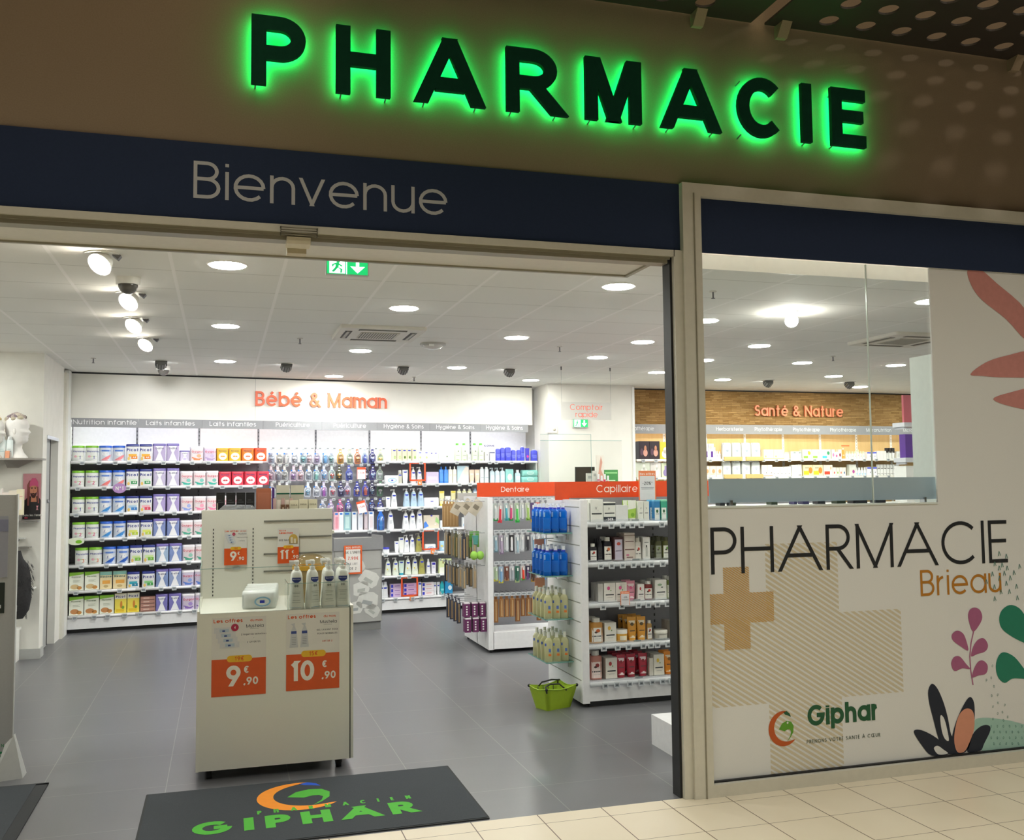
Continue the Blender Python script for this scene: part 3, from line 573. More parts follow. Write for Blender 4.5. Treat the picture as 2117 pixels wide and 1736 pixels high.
def gfx(mb, fr, w, h, items):
    """items in fractions of width (centred, -.5..+.5) and height (0..1)"""
    for g in items:
        c = M(g[-1], .45) if isinstance(g[-1], str) else g[-1]
        if g[0] == 'r': mb.rect2(g[1]*w, g[2]*h, g[3]*w, g[4]*h, c, fr, 6)
        elif g[0] == 'o': mb.ell(g[1]*w, g[2]*h, g[3]*w, g[4]*h, c, lambda x, z, fr=fr: (lambda q: (q[0], q[1]-.0006, q[2]))(fr(x, z)), 14)
        elif g[0] == 't':   # ('t', string, x, z, size, weight, colour)
            mb.text(g[1], g[2]*w, g[3]*h, g[4]*h, c, g[5], 'c', 1.0, .22, lambda x, z, fr=fr: (lambda q: (q[0], q[1]-.0012, q[2]))(fr(x, z)), n=6)
        elif g[0] == 'p':
          for k_ in range(8):
            P_ = clip([(a*w, b*h) for a, b in g[1]], (-.5+k_/8)*w, 0, (-.5+(k_+1)/8)*w, h)
            if len(P_) > 2: mb.pol2(P_, c, lambda x, z, fr=fr: (lambda q: (q[0], q[1]-.0007, q[2]))(fr(x, z)))
def LINES(z0, n, c, w=.3, dz=.045): return [('r', -w, z0-i*dz, w*(.6 if i % 2 else 1), z0-i*dz+dz*.45, c) for i in range(n)]
def can(name, w, h, body, lid, g, d=None, rnd=.5):
    def fn():
        dd = d or w; r = w*rnd; lv = [(0, w*.97, dd*.97, r), (.004, w, dd, r), (h*.9, w, dd, r)]
        a = MB(); a.loft(lv, M(body, .4), 6); gfx(a, front(lv), w, h, g)
        b = MB(); b.loft([(h*.86, w*1.03, dd*1.03, r*1.03), (h*.98, w*1.03, dd*1.03, r*1.03), (h, w*.97, dd*.97, r)], M(lid, .35), 6)
        return source(name, [('tin_body', a), ('lid', b)])
    return mk(name, (body, lid, str(g), round(w, 3), round(h, 3)), fn)
def carton(name, w, h, col, g, d=None, top=None):
    def fn():
        dd = d or min(w*.7, .12); a = MB(); a.box((-w/2, -dd/2, 0), (w/2, dd/2, h), M(col, .5))
        if top: a.box((-w/2-.0005, -dd/2-.0005, h*.93), (w/2+.0005, dd/2+.0005, h+.0005), M(top, .5))
        gfx(a, lambda x, z: (x, -dd/2-.0008, z), w, h, g); return source(name, [('carton', a)])
    return mk(name, (col, str(g), round(w, 3), round(h, 3), d or 0, top or ''), fn)
def bottle(name, w, h, body, cap, g, taper=1.0, caph=.16, capw=.5, d=None, alpha=1.0, sh=.8):
    def fn():
        dd = d or w*.62; r = dd*.45; hb = h*(1-caph)
        lv = [(0, w*.94, dd*.94, r), (.004, w, dd, r), (hb*sh, w*taper, dd*taper, r*taper), (hb*(.5*sh+.5), w*taper*.86, dd*taper*.86, r*taper*.86), (hb, w*capw*.9, w*capw*.9, w)]
        bm = M(body, .3, 0, 0, alpha, .03); a = MB(); a.loft(lv, bm, 5); gfx(a, front(lv), w, h, g)
        b = MB(); b.cyl((0, 0), w*capw/2, hb, h, M(cap, .35), 14, w*capw/2*.94)
        return source(name, [('bottle_body', a), ('cap', b)])
    return mk(name, (body, cap, str(g), round(w, 3), round(h, 3), taper, caph, capw, alpha, sh), fn)
def pump(name, w, h, body, g, pumpc='#f1f1f1', taper=.6, alpha=1.0, face=-1):
    def fn():
        dd = w*.68; r = dd*.42; hb = h*.80
        lv = [(0, w*.95, dd*.95, r), (.005, w, dd, r), (hb*.2, w*.98, dd, r), (hb*.55, w*(.5+taper*.5), dd*.94, r), (hb*.84, w*(.18+taper*.82), dd*.82, r*.8), (hb*.93, w*taper*.95, dd*.74, r*.75), (hb*.985, w*.5, w*.42, w), (hb, w*.34, w*.34, w)]
        a = MB(); a.loft(lv, M(body, .3, 0, 0, alpha, .03), 5); gfx(a, front(lv), w, h, g)
        m = M(pumpc, .3); b = MB(); b.cyl((0, 0), w*.17, hb, hb+h*.07, m, 14); b.cyl((0, 0), w*.055, hb+h*.07, h*.93, m, 8); b.loft([(h*.92, w*.26, w*.24, w*.1), (h, w*.3, w*.26, w*.1)], m, 3)
        b.box((face*w*.5 if face < 0 else 0, -w*.06, h*.945), (0 if face < 0 else w*.5, w*.06, h*.995), m)
        b.box((min(face*w*.5, face*w*.42), -w*.05, h*.90), (max(face*w*.5, face*w*.42), w*.05, h*.96), m)
        return source(name, [('bottle_body', a), ('pump_head', b)])
    return mk(name, (body, str(g), pumpc, round(w, 3), round(h, 3), taper, alpha, face), fn)
def tubeup(name, w, h, body, cap, g):
    def fn():
        hc = h*.14; lv = [(hc, w*.8, w*.55, w*.26), (h*.45, w*.95, w*.42, w*.2), (h*.93, w, w*.1, w*.04), (h, w, .006, .002)]
        a = MB(); a.loft(lv, M(body, .4), 4); gfx(a, front(lv), w, h, g); b = MB(); b.loft([(0, w*.74, w*.55, w*.26), (hc, w*.78, w*.55, w*.26)], M(cap, .4), 4)
        return source(name, [('tube_body', a), ('cap', b)])
    return mk(name, (body, cap, str(g), round(w, 3), round(h, 3)), fn)
def jar(name, w, h, body, lid, g, alpha=1.0):
    def fn():
        lv = [(0, w*.94, w*.94, w), (.004, w, w, w), (h*.68, w, w, w)]; a = MB(); a.loft(lv, M(body, .3, 0, 0, alpha), 6); gfx(a, front(lv), w, h, g)
        b = MB(); b.loft([(h*.66, w*1.03, w*1.03, w), (h*.97, w*1.03, w*1.03, w), (h, w*.98, w*.98, w)], M(lid, .35), 6); return source(name, [('jar_body', a), ('lid', b)])
    return mk(name, (body, lid, str(g), round(w, 3), round(h, 3)), fn)
def pouch(name, w, h, body, g, d=None, lid=None):
    """soft pack lying on its long side, slightly puffed"""
    def fn():
        dd = d or .09; lv = [(0, w*.96, dd*.8, dd*.2), (h*.12, w, dd, dd*.3), (h*.85, w, dd, dd*.3), (h*.97, w*.97, dd*.7, dd*.3), (h, w*.94, dd*.4, dd*.15)]
        a = MB(); a.loft(lv, M(body, .35), 4)
        for s in (-1, 1): a.loft([(h*.06, .012, dd*.5, .003), (h*.95, .012, dd*.5, .003)], M(body, .35), 2); 
        k = len(a.v)//2
        gfx(a, front(lv), w, h, g); parts = [('pack', a)]
        if lid:
            b = MB(); b.ell(lid[0]*w, lid[1]*h, lid[2]*w, lid[3]*h, M(lid[4], .3), lambda x, z: (x, front(lv)(x, z)[1]-.002, z), 20); b.ell(lid[0]*w, lid[1]*h, lid[2]*w*.8, lid[3]*h*.72, M(lid[5], .3), lambda x, z: (x, front(lv)(x, z)[1]-.003, z), 20)
            if len(lid) > 6: b.box((lid[0]*w-.016, -dd/2-.0045, lid[1]*h-.008), (lid[0]*w+.012, -dd/2-.003, lid[1]*h+.008), BLUEP)
            parts.append(('flap', b))
        return source(name, parts)
    return mk(name, (body, str(g), str(lid), round(w, 3), round(h, 3)), fn)
def blister(name, w, h, card, item, g=(), form='dummy', tabc='#d9dade'):
    """hanging pack: origin at the peg hole, the card hangs below"""
    def fn():
        a = MB(); tw = w*.32; m = M(card, .5)
        a.poly([(-w*.36, 0, -h), (w*.36, 0, -h), (w*.5, 0, -h*.9), (w*.5, 0, -h*.42), (w*.3, 0, -h*.26), (tw*.6, 0, -h*.2), (tw*.6, 0, .012), (-tw*.6, 0, .012), (-tw*.6, 0, -h*.2), (-w*.3, 0, -h*.26), (-w*.5, 0, -h*.42), (-w*.5, 0, -h*.9)], m)
        n = len(a.v); v = a.v[:]; a.add([(p[0], .0015, p[2]) for p in v], [list(range(12))[::-1]], m)
        for i in range(12): j = (i+1) % 12; a.add([v[i], v[j], (v[j][0], .0015, v[j][2]), (v[i][0], .0015, v[i][2])], [(3, 2, 1, 0)], m)
        gfx(a, lambda x, z: (x, -.0006, z-h), w, h, g)
        b = MB()
        lv = [(-h*.95, w*.7, .012, .005, -.006), (-h*.9, w*.86, .03, .014, -.015), (-h*.5, w*.86, .03, .014, -.015), (-h*.34, w*.5, .014, .005, -.007)]; b.loft(lv, BLIST, 4)
        c = MB(); im = M(item, .35)
        if form == 'dummy':
            c.cyl((0, -.01), w*.26, -h*.66-.001, -h*.66+.001, im, 4)
            c.sphere((0, -.012, -h*.6), w*.3, .007, w*.2, im, 14, 6); c.sphere((0, -.016, -h*.78), w*.13, .01, w*.13, im, 10, 6); c.sphere((0, -.021, -h*.6), w*.1, .006, w*.1, WHITE, 10, 5)
        elif form == 'bottle':
            c.loft([(-h*.92, w*.4, .024, .01, -.014), (-h*.55, w*.46, .024, .01, -.014), (-h*.45, w*.25, .02, .008, -.014), (-h*.36, w*.2, .016, .008, -.012)], im, 3)
        else:
            c.loft([(-h*.93, w*.18, .012, .005, -.012), (-h*.35, w*.14, .01, .004, -.012)], im, 3); c.box((-w*.14, -.022, -h*.42), (w*.14, -.008, -h*.3), WHITE)
        return source(name, [('backing_card', a), ('blister_shell', b), ('item', c)])
    return mk(name, (card, item, form, str(g), round(w, 3), round(h, 3)), fn)
MU = lambda z=.62, r=.2: [('r', -r, z, r, z+.055, '#2a3fc0'), ('o', 0, z, r*.98, .035, '#2a3fc0')]
def hw(x0, x1, y, f):
    a = f(x0, y); b = f(x1, y); return ((a[0]+b[0])/2, b[0]-a[0])

# ---------------------------------------------------------------- shelving on the back wall
FB = Matrix.Translation(BO) @ Matrix.Rotation(BW, 4, 'Z')
ZB = [2.0, 1.70, 1.39, 1.095, .785, .488, .20]
BACKG = M('#96969b', .6); TAGM = M('#cfd3d6', .3); TAGD = M('#8b9196', .4); STRIP = M('#97989c', .5)
LED = M('#ffffff', .5, 0, 7.5); 
bays = [0.02, .755, 1.49, 2.225, 2.97, 3.70, 4.43, 5.16, 5.88]
heads = ['Nutrition infantile', 'Laits infantiles', 'Laits infantiles', 'Puériculture', 'Puériculture', 'Hygiène & Soins', 'Hygiène & Soins', 'Hygiène & Soins']
blabs = ['shelving bay headed for infant nutrition beside the sliding door', 'milk shelving bay between the infant nutrition bay and the orange tins', 'milk shelving bay holding the orange and red tins on top', 'nursery bay of pale hanging packs behind the promotion unit', 'nursery bay of dark blue hanging packs beside the hygiene shelves', 'hygiene bay with three orange promotion frames around its bottles', 'hygiene bay holding green capped bottles on its top shelf', 'hygiene bay with the blue bottles, next to the white column']
def price_tag_mesh():
    a = MB(); a.box((-.026, -.012, -.045), (.026, -.002, -.002), TAGM); a.box((-.019, -.0128, -.036), (.019, -.012, -.012), TAGD); return a
_tag = price_tag_mesh().build('price_tag', link=False); SRC.append(_tag)
def add_tags(shelf, xs, z, y=0):
    for x in xs:
        t = _tag.copy(); COL.objects.link(t); t.parent = shelf; t.location = (x, y, z)
tagpx = {0: [(.09, .37, .58), (.08, .38, .60), (.10, .4, .62), (.08, .4, .60), (.1, .42, .62), (.05, .2, .45, .62), (.08, .3, .5)]}
random.seed(11)
for i in range(8):
    x0, x1 = bays[i], bays[i+1]; W = x1-x0; c = Bp((x0+x1)/2, 0, 0); b = empty('shelving_bay', c, BW); tag(b, blabs[i], 'shelving')
    xb = W/2+(.14 if i == 7 else 0); a = MB(); a.box((-W/2, .40, .16), (xb, .42, ZB[0]-.01), BACKG); a.box((-W/2, .40, ZB[0]-.01), (xb, .42, 2.52), SHELFW); a.build('back_panel', b)  # upper back panel painted white for the glow above the top shelf
    a = MB(); a.box((-W/2, 0, .045), (xb, .40, .165), SHELFW); a.box((-W/2, .03, 0), (W/2, .38, .045), DARK); a.build('plinth', b)
    hs = MB(); hs.box((-W/2+.001, -.012, 2.402), (W/2-.001, .01, 2.508), STRIP); hsn = hs.build('header_sign', b)
    fs = .056; t = MB(); tgt = {'N': .70, 'L': .56, 'P': .43, 'H': .55}[heads[i][0]]; gsum = sum(GL[c][0] for c in heads[i]); nn = len(heads[i]); t.text(heads[i], 0, 2.434, fs, M('#f4f4f6', .5), .12, 'c', (tgt/fs-.12*nn-.12*(nn-1))/gsum/.88, .12, y=-.0135, n=6); t.build('lettering', hsn)
    t = MB(); t.box((-W/2+.02, .05, 2.47), (W/2-.02, .075, 2.49), LED); t.box((-W/2, .04, 2.49), (W/2, .09, 2.505), SHELFW); t.build('light_strip', b)
    u = MB(); u.box((-W/2-.012, .392, .16), (-W/2+.012, .40, 2.5), M('#8b8b90', .5))
    for k in range(44): u.box((-W/2-.004, .3905, 2.47-k*.05), (-W/2+.004, .392, 2.49-k*.05), DARK)
    u.build('upright', b)
    for k, z in enumerate(ZB):
        if i in (3, 4) and k < 3: continue
        if i in (3, 4): z = {3: 1.10, 4: .80, 5: .49, 6: .20}[k]
        xe = W/2-.001+(.14 if i == 7 else 0); s = MB(); s.box((-W/2+.001, 0, z-.028), (xe, .39, z-.003), SHELFW); s.tube([(-W/2+.001, .004, z-.016), (xe, .004, z-.016)], .017, SHELFW, 8); so = s.build('shelf', b)
        if i == 4 and k < 4 or i in (0, 1, 2, 5, 6, 7): 
            n = random.choice((3, 4)); add_tags(so, [(-W/2+W*(j+.5+random.uniform(-.25, .25))/n) for j in range(n)], z, -.012)
a = MB(); a.T = FB; a.box((-.02, -.01, .045), (.018, .42, 2.51), WHITE); tag(a.build('end_panel'), 'white end panel of the baby shelving beside the door', 'panel')
a = MB(); a.T = FB; a.box((6.022, .06, .045), (6.045, .42, 2.01), WHITE); tag(a.build('end_panel'), 'white end panel of the hygiene shelving beside the column', 'panel')
# raised lettering on the white upper wall
LET = M('#e8663f', .45)
l0, l1 = onB(528, 842, -.02), onB(800, 842, -.02)
a = MB(); a.T = FB; s_ = 'Bébé & Maman'; g = sum(GL[c][0] for c in s_); hh = .185; sx = ((l1[0]-l0[0])/hh-.15*len(s_)-.10*(len(s_)-1))/g/.85
wlt = empty('wall_lettering'); tag(wlt, 'orange raised lettering on the white wall above the baby shelves', 'lettering')
def words(root, s_, x, z, h, m, w, sx, sp, y, depth, T=None):
    for wd_ in s_.split(' '):
        a = MB(); a.T = T; a.text(wd_, x, z, h, m, w, 'l', sx, sp, y=y, depth=depth, n=12); a.build('word', root); x += text_width(wd_+' ', h, w*h, sx, sp)+sp*h
words(wlt, s_, l0[0], 2.695, hh, LET, .15, sx, .10, -.025, .02, FB)

# ---------------------------------------------------------------- what stands on the baby shelves
ROWN = ['top', 'second', 'third', 'fourth', 'fifth', 'sixth', 'bottom']
cnt = {}
def place_b(src, px0, px1, row, desc, cat, group, t=.03, z=None, ref='sliding door', dz=0.0):
    y = 951+ (row*54); f = lambda x, y: onB(x, y, t+.05); s, w = hw(px0, px1, y, f)
    k = (desc, row); cnt[k] = cnt.get(k, 0)+1; n = cnt[k]
    return s, w
class Row:
    """lays products along one shelf; px are measured in the photograph's pixels"""
    def __init__(s, row, py, fr, wherefrom, zs, tag_): s.row, s.py, s.fr, s.wf, s.z, s.rt = row, py, fr, wherefrom, zs, tag_
    def put(s, maker, px0, px1, desc, cat, group, hpx=None, h=None, t=.04, rz=None, dz=0.0, up=0.0, **k):
        f = lambda x, y: onB(x, y, t+.04); c, w = hw(px0, px1, s.py, f)
        hh = h or abs(onB((px0+px1)/2, s.py-hpx, t+.04)[1]-onB((px0+px1)/2, s.py, t+.04)[1])
        src = maker(round(w, 3), round(hh, 3)); key = (desc, s.row); cnt[key] = cnt.get(key, 0)+1; s.q.append((src, c, t+.04, dz, desc, cat, group, key, cnt[key], rz, up))
    def begin(s): s.q = []
    def end(s):
        for src, c, t, dz, desc, cat, group, key, n, rz, up in s.q:
            lab = desc+', '+(ORD[n-1]+' from the '+s.wf+', ' if cnt[key] > 1 else '')+s.rt
            put(src, Bp(c, t, s.z+dz), BW+(rz or random.uniform(-.03, .03)), lab, cat, group)
PHY = lambda num, nc: (lambda w, h: can('milk_can', w, h, '#eef0ec', '#7ec02e', [('r', -.45, .30, .5, .33, '#b9d98a'), ('t', 'Physiolac', .1, .58, .105, .2, '#2b3a9a'), ('t', num, .15, .14, .2, .16, nc), ('o', -.2, .3, .12, .07, '#f0b8c8')]+LINES(.12, 2, '#c9ccd0', .4)))
BLU = lambda c1, c2, num: (lambda w, h: can('milk_can', w, h, '#dfe6f2', '#2a62cf', [('p', [(-.48, 0), (.48, 0), (.48, .45), (0, .25)], c1), ('r', -.42, .62, .42, .72, '#5d86d8'), ('o', .0, .46, .26, .12, '#f5f6fa'), ('t', num, -.15, .34, .12, .2, '#3b58b0'), ('r', -.3, .05, .2, .1, c2)]))
PIC = lambda c1, c2, txt='': (lambda w, h: can('milk_can', w, h, '#f2f3f4', '#1b2a80', [('r', -.49, 0, .49, .42, c1), ('t', 'Picot', .0, .58, .17, .22, '#26358f'), ('r', -.1, .12, .38, .3, c2), ('t', txt or '1', .15, .17, .1, .2, '#ffffff'), ('o', -.3, .15, .1, .1, '#e9c46a')], rnd=.14))
GAL = lambda c1, c2, c3: (lambda w, h: can('milk_can', w, h, c1, '#6f62ab', [('p', [(-.33, .86), (.33, .86), (.08, .48), (.34, .02), (-.34, .02), (-.08, .48)], '#f3f3f8'), ('t', 'Gallia', 0, .68, .105, .16, '#3f4472'), ('o', 0, .2, .2, .11, c2), ('o', 0, .45, .07, .06, c3)], rnd=.12))
GUI = lambda c1, c2, c0='#f3e6ea': (lambda w, h: can('milk_can', w, h, c0, '#ece8ee', [('t', 'Guigoz', .02, .58, .14, .16, '#cf3b5f'), ('p', [(-.49, 0), (.49, 0), (.49, .22), (.1, .16), (-.49, .3)], c1), ('o', .16, .36, .17, .12, c2)]+LINES(.5, 1, '#c9b8c4', .3), rnd=.2))
NOV = lambda c1, c2: (lambda w, h: can('milk_can', w, h, c1, c2, [('o', 0, .36, .36, .28, '#f8f4ec'), ('t', 'Novalac', .0, .72, .1, .18, '#35406f'), ('o', 0, .36, .2, .06, c2)], rnd=.2))
CER = lambda c: (lambda w, h: carton('cereal_box', w, h, '#eef1e2', [('p', [(-.5, .8), (.5, .9), (.5, 1), (-.5, 1)], '#8cc63f'), ('t', 'Physiolac', -.02, .72, .07, .2, '#4f6b2b'), ('o', -.12, .2, .3, .14, c), ('o', .2, .14, .18, .1, '#c98d4a')]+LINES(.55, 3, '#b8bda9', .25), .05, '#7ab733'))
BLE = lambda w, h: carton('cereal_box', w, h, '#ead9ac', [('r', -.5, .8, .5, 1, '#8fc4b8'), ('t', 'Blédine', 0, .66, .11, .2, '#4d7c78'), ('r', -.3, .3, .35, .5, '#e9a94f'), ('o', 0, .16, .2, .08, '#c7b07a')], .05)
PIY = lambda w, h: carton('cereal_box', w, h, '#f0dc5a', [('r', -.5, .72, .5, 1, '#f7f3df'), ('t', 'Picot', 0, .78, .12, .22, '#26358f'), ('o', .05, .42, .1, .2, '#d98a3a'), ('r', -.4, .05, .3, .2, '#e3c02f'), ('o', .2, .28, .12, .08, '#7aa53a')], .05)
def c1x(a, b): return (a/2.893, b/2.893)
K = 'infant milk tins'
RB = [Row(i, y, None, 'sliding door', ZB[i], ROWN[i]+' baby shelf') for i, y in enumerate((951, 1004, 1061, 1115, 1174, 1226, 1278))]
def seq(R_, mk_, spans, desc, cat, g, hp): 
    for a, b in spans: R_.put(mk_, a/2.893, b/2.893, desc, cat, g, hpx=hp)
P2 = [(430, 505), (510, 588)]; B2 = [(592, 668), (672, 748)]; I2 = [(754, 828), (834, 908)]; G2 = [(914, 988), (995, 1069)]
r = RB[0]; r.begin(); seq(r, PHY('1', '#2b3a9a'), P2, 'green lidded white milk tin', 'tin', K, 32); seq(r, BLU('#ef8a93', '#f0b0b5', ''), B2, 'blue lidded milk tin with pink swoosh', 'tin', K, 32)
seq(r, PIC('#f5b84a', '#ef8a2a', 'AR'), I2, 'navy lidded milk tin with orange base', 'tin', K, 35); seq(r, GAL('#c4b6dc', '#b7a3cf', '#d0c4e2'), G2, 'tall lavender milk tin with white hourglass', 'tin', K, 36)
seq(r, GAL('#d5cbe6', '#cbbfe0', '#ddd'), [(1074, 1132)], 'small pale lavender milk tin', 'tin', K, 22); seq(r, GUI('#ef8f5c', '#f3b48c'), [(1136, 1212)], 'white milk tin with orange base', 'tin', K, 30); seq(r, GUI('#b9a3cf', '#cdbbe0', '#e6d6ee'), [(1217, 1290)], 'white milk tin with lilac base', 'tin', K, 30)
seq(r, NOV('#f6c33c', '#f0a93a'), [(1294, 1362), (1366, 1438)], 'yellow milk tin with white disc', 'tin', K, 27); seq(r, NOV('#f08a3c', '#ee6a3a'), [(1441, 1514)], 'orange milk tin with white disc', 'tin', K, 27); seq(r, NOV('#ee6a3a', '#e24b32'), [(1518, 1590)], 'red-orange milk tin with white disc', 'tin', K, 27); r.end()
r = RB[1]; r.begin(); seq(r, PHY('2', '#d23a78'), P2, 'green lidded white milk tin', 'tin', K, 33); seq(r, BLU('#ef7f7c', '#f0a0a0', ''), B2, 'blue lidded milk tin with pink swoosh', 'tin', K, 33); seq(r, PIC('#d9ecd6', '#2e9a5a', 'AR'), I2, 'navy lidded milk tin with green square', 'tin', K, 35)
seq(r, GAL('#cfc6e4', '#f0b7a0', '#f3d3c2'), G2, 'tall lavender milk tin with peach disc', 'tin', K, 36); seq(r, GUI('#3fb7a6', '#7fcabf'), [(1076, 1150), (1154, 1227), (1231, 1303)], 'white milk tin with teal base', 'tin', K, 30); seq(r, NOV('#e2475c', '#cf2f48'), [(1307, 1379), (1383, 1454), (1458, 1530), (1533, 1604)], 'red milk tin with white disc', 'tin', K, 28); r.end()
r = RB[2]; r.begin(); seq(r, PHY('1', '#2b3a9a'), P2, 'green lidded white milk tin', 'tin', K, 33); seq(r, BLU('#3f8fd8', '#7fb3e6', '1'), B2, 'blue lidded milk tin with blue swoosh', 'tin', K, 33); seq(r, PIC('#a9cdea', '#3f86cf', '1'), I2[:1], 'navy lidded milk tin with blue base', 'tin', K, 33); seq(r, PIC('#f5b6c0', '#e04b64', '2'), I2[1:], 'navy lidded milk tin with pink base', 'tin', K, 33)
seq(r, GAL('#b9a9dc', '#6f8fd4', '#d9cfee'), G2, 'tall lavender milk tin with blue disc', 'tin', K, 36); seq(r, GUI('#8fa2e0', '#a9b6ea'), [(1078, 1150)], 'white milk tin with blue base', 'tin', K, 30); seq(r, GUI('#f08fb0', '#f4a9c0'), [(1156, 1228), (1232, 1300), (1306, 1376), (1380, 1450)], 'white milk tin with pink base', 'tin', K, 30); r.end()
r = RB[3]; r.begin(); seq(r, PHY('2', '#d23a78'), [(431, 508), (513, 590)], 'green lidded white milk tin', 'tin', K, 33); seq(r, BLU('#3f8fd8', '#7fb3e6', '2'), [(597, 672), (677, 752)], 'blue lidded milk tin with blue swoosh', 'tin', K, 33); seq(r, PIC('#e3ea7a', '#c3d64a', '2'), [(758, 832), (838, 910)], 'navy lidded milk tin with lime base', 'tin', K, 34)
seq(r, GAL('#8f9fd4', '#4fb24a', '#c9e0c0'), G2, 'tall blue milk tin with green disc', 'tin', K, 36); seq(r, GUI('#4fa78f', '#9bcfc0'), [(1076, 1150), (1155, 1226), (1231, 1300)], 'white milk tin with green base', 'tin', K, 31); r.end()
r = RB[4]; r.begin(); seq(r, PHY('3', '#e0784a'), [(448, 526), (531, 609)], 'green lidded white milk tin', 'tin', K, 35); seq(r, BLU('#2a5fc4', '#6f9ae0', '3'), [(615, 692), (696, 771)], 'dark blue lidded milk tin with blue swoosh', 'tin', K, 35); seq(r, PIC('#cfe6a4', '#7fbf4a', '3'), [(776, 848), (853, 926)], 'navy lidded milk tin with green base', 'tin', K, 36)
seq(r, GAL('#a9c2e0', '#6fa8e0', '#d9e6f2'), [(931, 1004)], 'tall pale blue milk tin with blue disc', 'tin', K, 37); seq(r, GAL('#8fa4dc', '#4fbf4a', '#d9efd0'), [(1010, 1084)], 'tall blue milk tin with green disc', 'tin', K, 37); seq(r, GUI('#4fa78f', '#9bcfc0'), [(1088, 1162), (1166, 1238)], 'white milk tin with green base', 'tin', K, 33); r.end()
r = RB[5]; r.begin(); seq(r, CER('#d9bd8a'), [(414, 500), (506, 592)], 'green topped infant cereal box', 'box', 'infant cereal boxes', 37); seq(r, BLE, [(597, 668), (675, 755)], 'yellow and teal infant cereal box', 'box', 'infant cereal boxes', 36); seq(r, PIC('#3fb0c4', '#2a86a8', '3'), [(760, 832)], 'navy lidded milk tin with turquoise base', 'tin', K, 33); seq(r, PIC('#8fcf8a', '#4fa75a', '3'), [(848, 922)], 'navy lidded milk tin with green base', 'tin', K, 33)
seq(r, GAL('#8fa4d4', '#3f86d0', '#c9d6ee'), [(930, 1002)], 'tall blue milk tin with blue disc', 'tin', K, 36); seq(r, GAL('#9fb0dc', '#ef8f8a', '#d9e0ee'), [(1006, 1080)], 'tall blue milk tin with red disc', 'tin', K, 36); seq(r, GUI('#5f7fd0', '#8fa9e6', '#d8cfe6'), [(1084, 1156), (1160, 1230)], 'white milk tin with blue base', 'tin', K, 31); r.end()
r = RB[6]; r.begin(); seq(r, CER('#c98d5a'), [(412, 498), (503, 590), (595, 680)], 'green topped infant cereal box', 'box', 'infant cereal boxes', 38); seq(r, PIY, [(685, 755), (760, 832)], 'yellow infant cereal box', 'box', 'infant cereal boxes', 40)
seq(r, GAL('#8a86cf', '#6f8fd4', '#d9cfee'), [(930, 1000), (1006, 1080)], 'tall purple milk tin with white hourglass', 'tin', K, 34); seq(r, GUI('#8f6fc0', '#b49ae0', '#e4d8ee'), [(1085, 1160), (1164, 1234)], 'white milk tin with purple base', 'tin', K, 32); r.end()
c, w = hw(838/2.893, 926/2.893, 1278, lambda x, y: onB(x, y, .08))
for k in range(4): put(carton('dessert_pack', w, .043, '#b98a7c', [('r', -.45, .1, .45, .3, '#6b4a44'), ('r', -.3, .55, .1, .75, '#e6d2c8')], .1), Bp(c, .09, .20+k*.044), BW, 'brown four pack of infant desserts, '+['lowest of its pile', 'second up in its pile', 'third up in its pile', 'topmost of its pile'][k], 'pack', 'piled dessert packs on the bottom shelf')
# two round shelf signs
for px, py, c0, c1, tx, lab in ((247, 1009, '#b48cc4', '#a274b4', 'N°1', 'round lilac shelf sign clipped below the pink swoosh tins'), (157, 1119, '#dfe8cf', '#7ec02e', '', 'oval green and white shelf sign clipped beside the door')):
    s, z = onB(px, py, -.03); root = empty('shelf_sign', Bp(s, -.03, z), BW); tag(root, lab, 'sign')
    rx, rz = (.075, .06) if tx else (.09, .043)
    a = MB(); a.ell(0, 0, rx, rz, M(c0, .4), lambda x, z: (x, 0, z), 24); a.ell(0, 0, rx, rz, M(c0, .4), lambda x, z: (x, .003, z), 24)
    if tx: a.text(tx, 0, -.022, .044, WHITE, .2, y=-.001)
    else: a.ell(.03, -.005, .035, .02, M(c1, .4), lambda x, z: (x, -.001, z), 14)
    a.build('sign_disc', root); MB().tube([(0, .002, rz*.3), (0, .03, rz*.6)], .003, LGREY).build('clip', root)

# ---------------------------------------------------------------- hygiene shelves
q1 = lambda c: 770+c/5.88
q2 = lambda c: 770+c/7.89
H = 'toiletries on the hygiene shelves'
RH = [Row(10+i, y, None, 'nursery packs', ZB[i], ROWN[i]+' hygiene shelf') for i, y in enumerate((948, 995, 1043, 1092, 1138, 1186, 1231))]
def hs(r, q, mk_, c, w, h, desc, cat, **k): r.put(mk_, q(c-w/2), q(c+w/2), desc, cat, H, hpx=h/(5.88 if q is q1 else 7.89), **k)
r = RH[0]; r.begin()
for c in (260, 323, 383, 442, 505): hs(r, q1, lambda w, h: carton('skincare_box', w, h, '#ddd6b8', MU(.84, .3)+[('o', .1, .3, .25, .13, '#9ccf5a'), ('o', .1, .3, .17, .09, '#e9ecd4')], .05), c, 54, 150, 'cream skincare box with green ring', 'box')
for c in (578, 655): hs(r, q1, lambda w, h: tubeup('cream_tube', w, h, '#e7e5d8', '#d9d6c4', MU(.8, .25)+[('o', 0, .35, .2, .12, '#b9d58a')]), c, 58, 125, 'wide pale cream tube', 'tube')
for c in (718, 770): hs(r, q1, lambda w, h: tubeup('cream_tube', w, h, '#e4e0d2', '#d9d6c4', MU(.8, .25)), c, 38, 115, 'narrow pale cream tube', 'tube')
hs(r, q1, lambda w, h: pouch('wipes_pack', w, h, '#e6efe2', [('r', -.49, .02, .49, .16, '#8fd06a'), ('o', 0, .55, .06, .12, '#8a9a86')], .09), 895, 180, 98, 'pale green tray of baby wipes', 'pack')
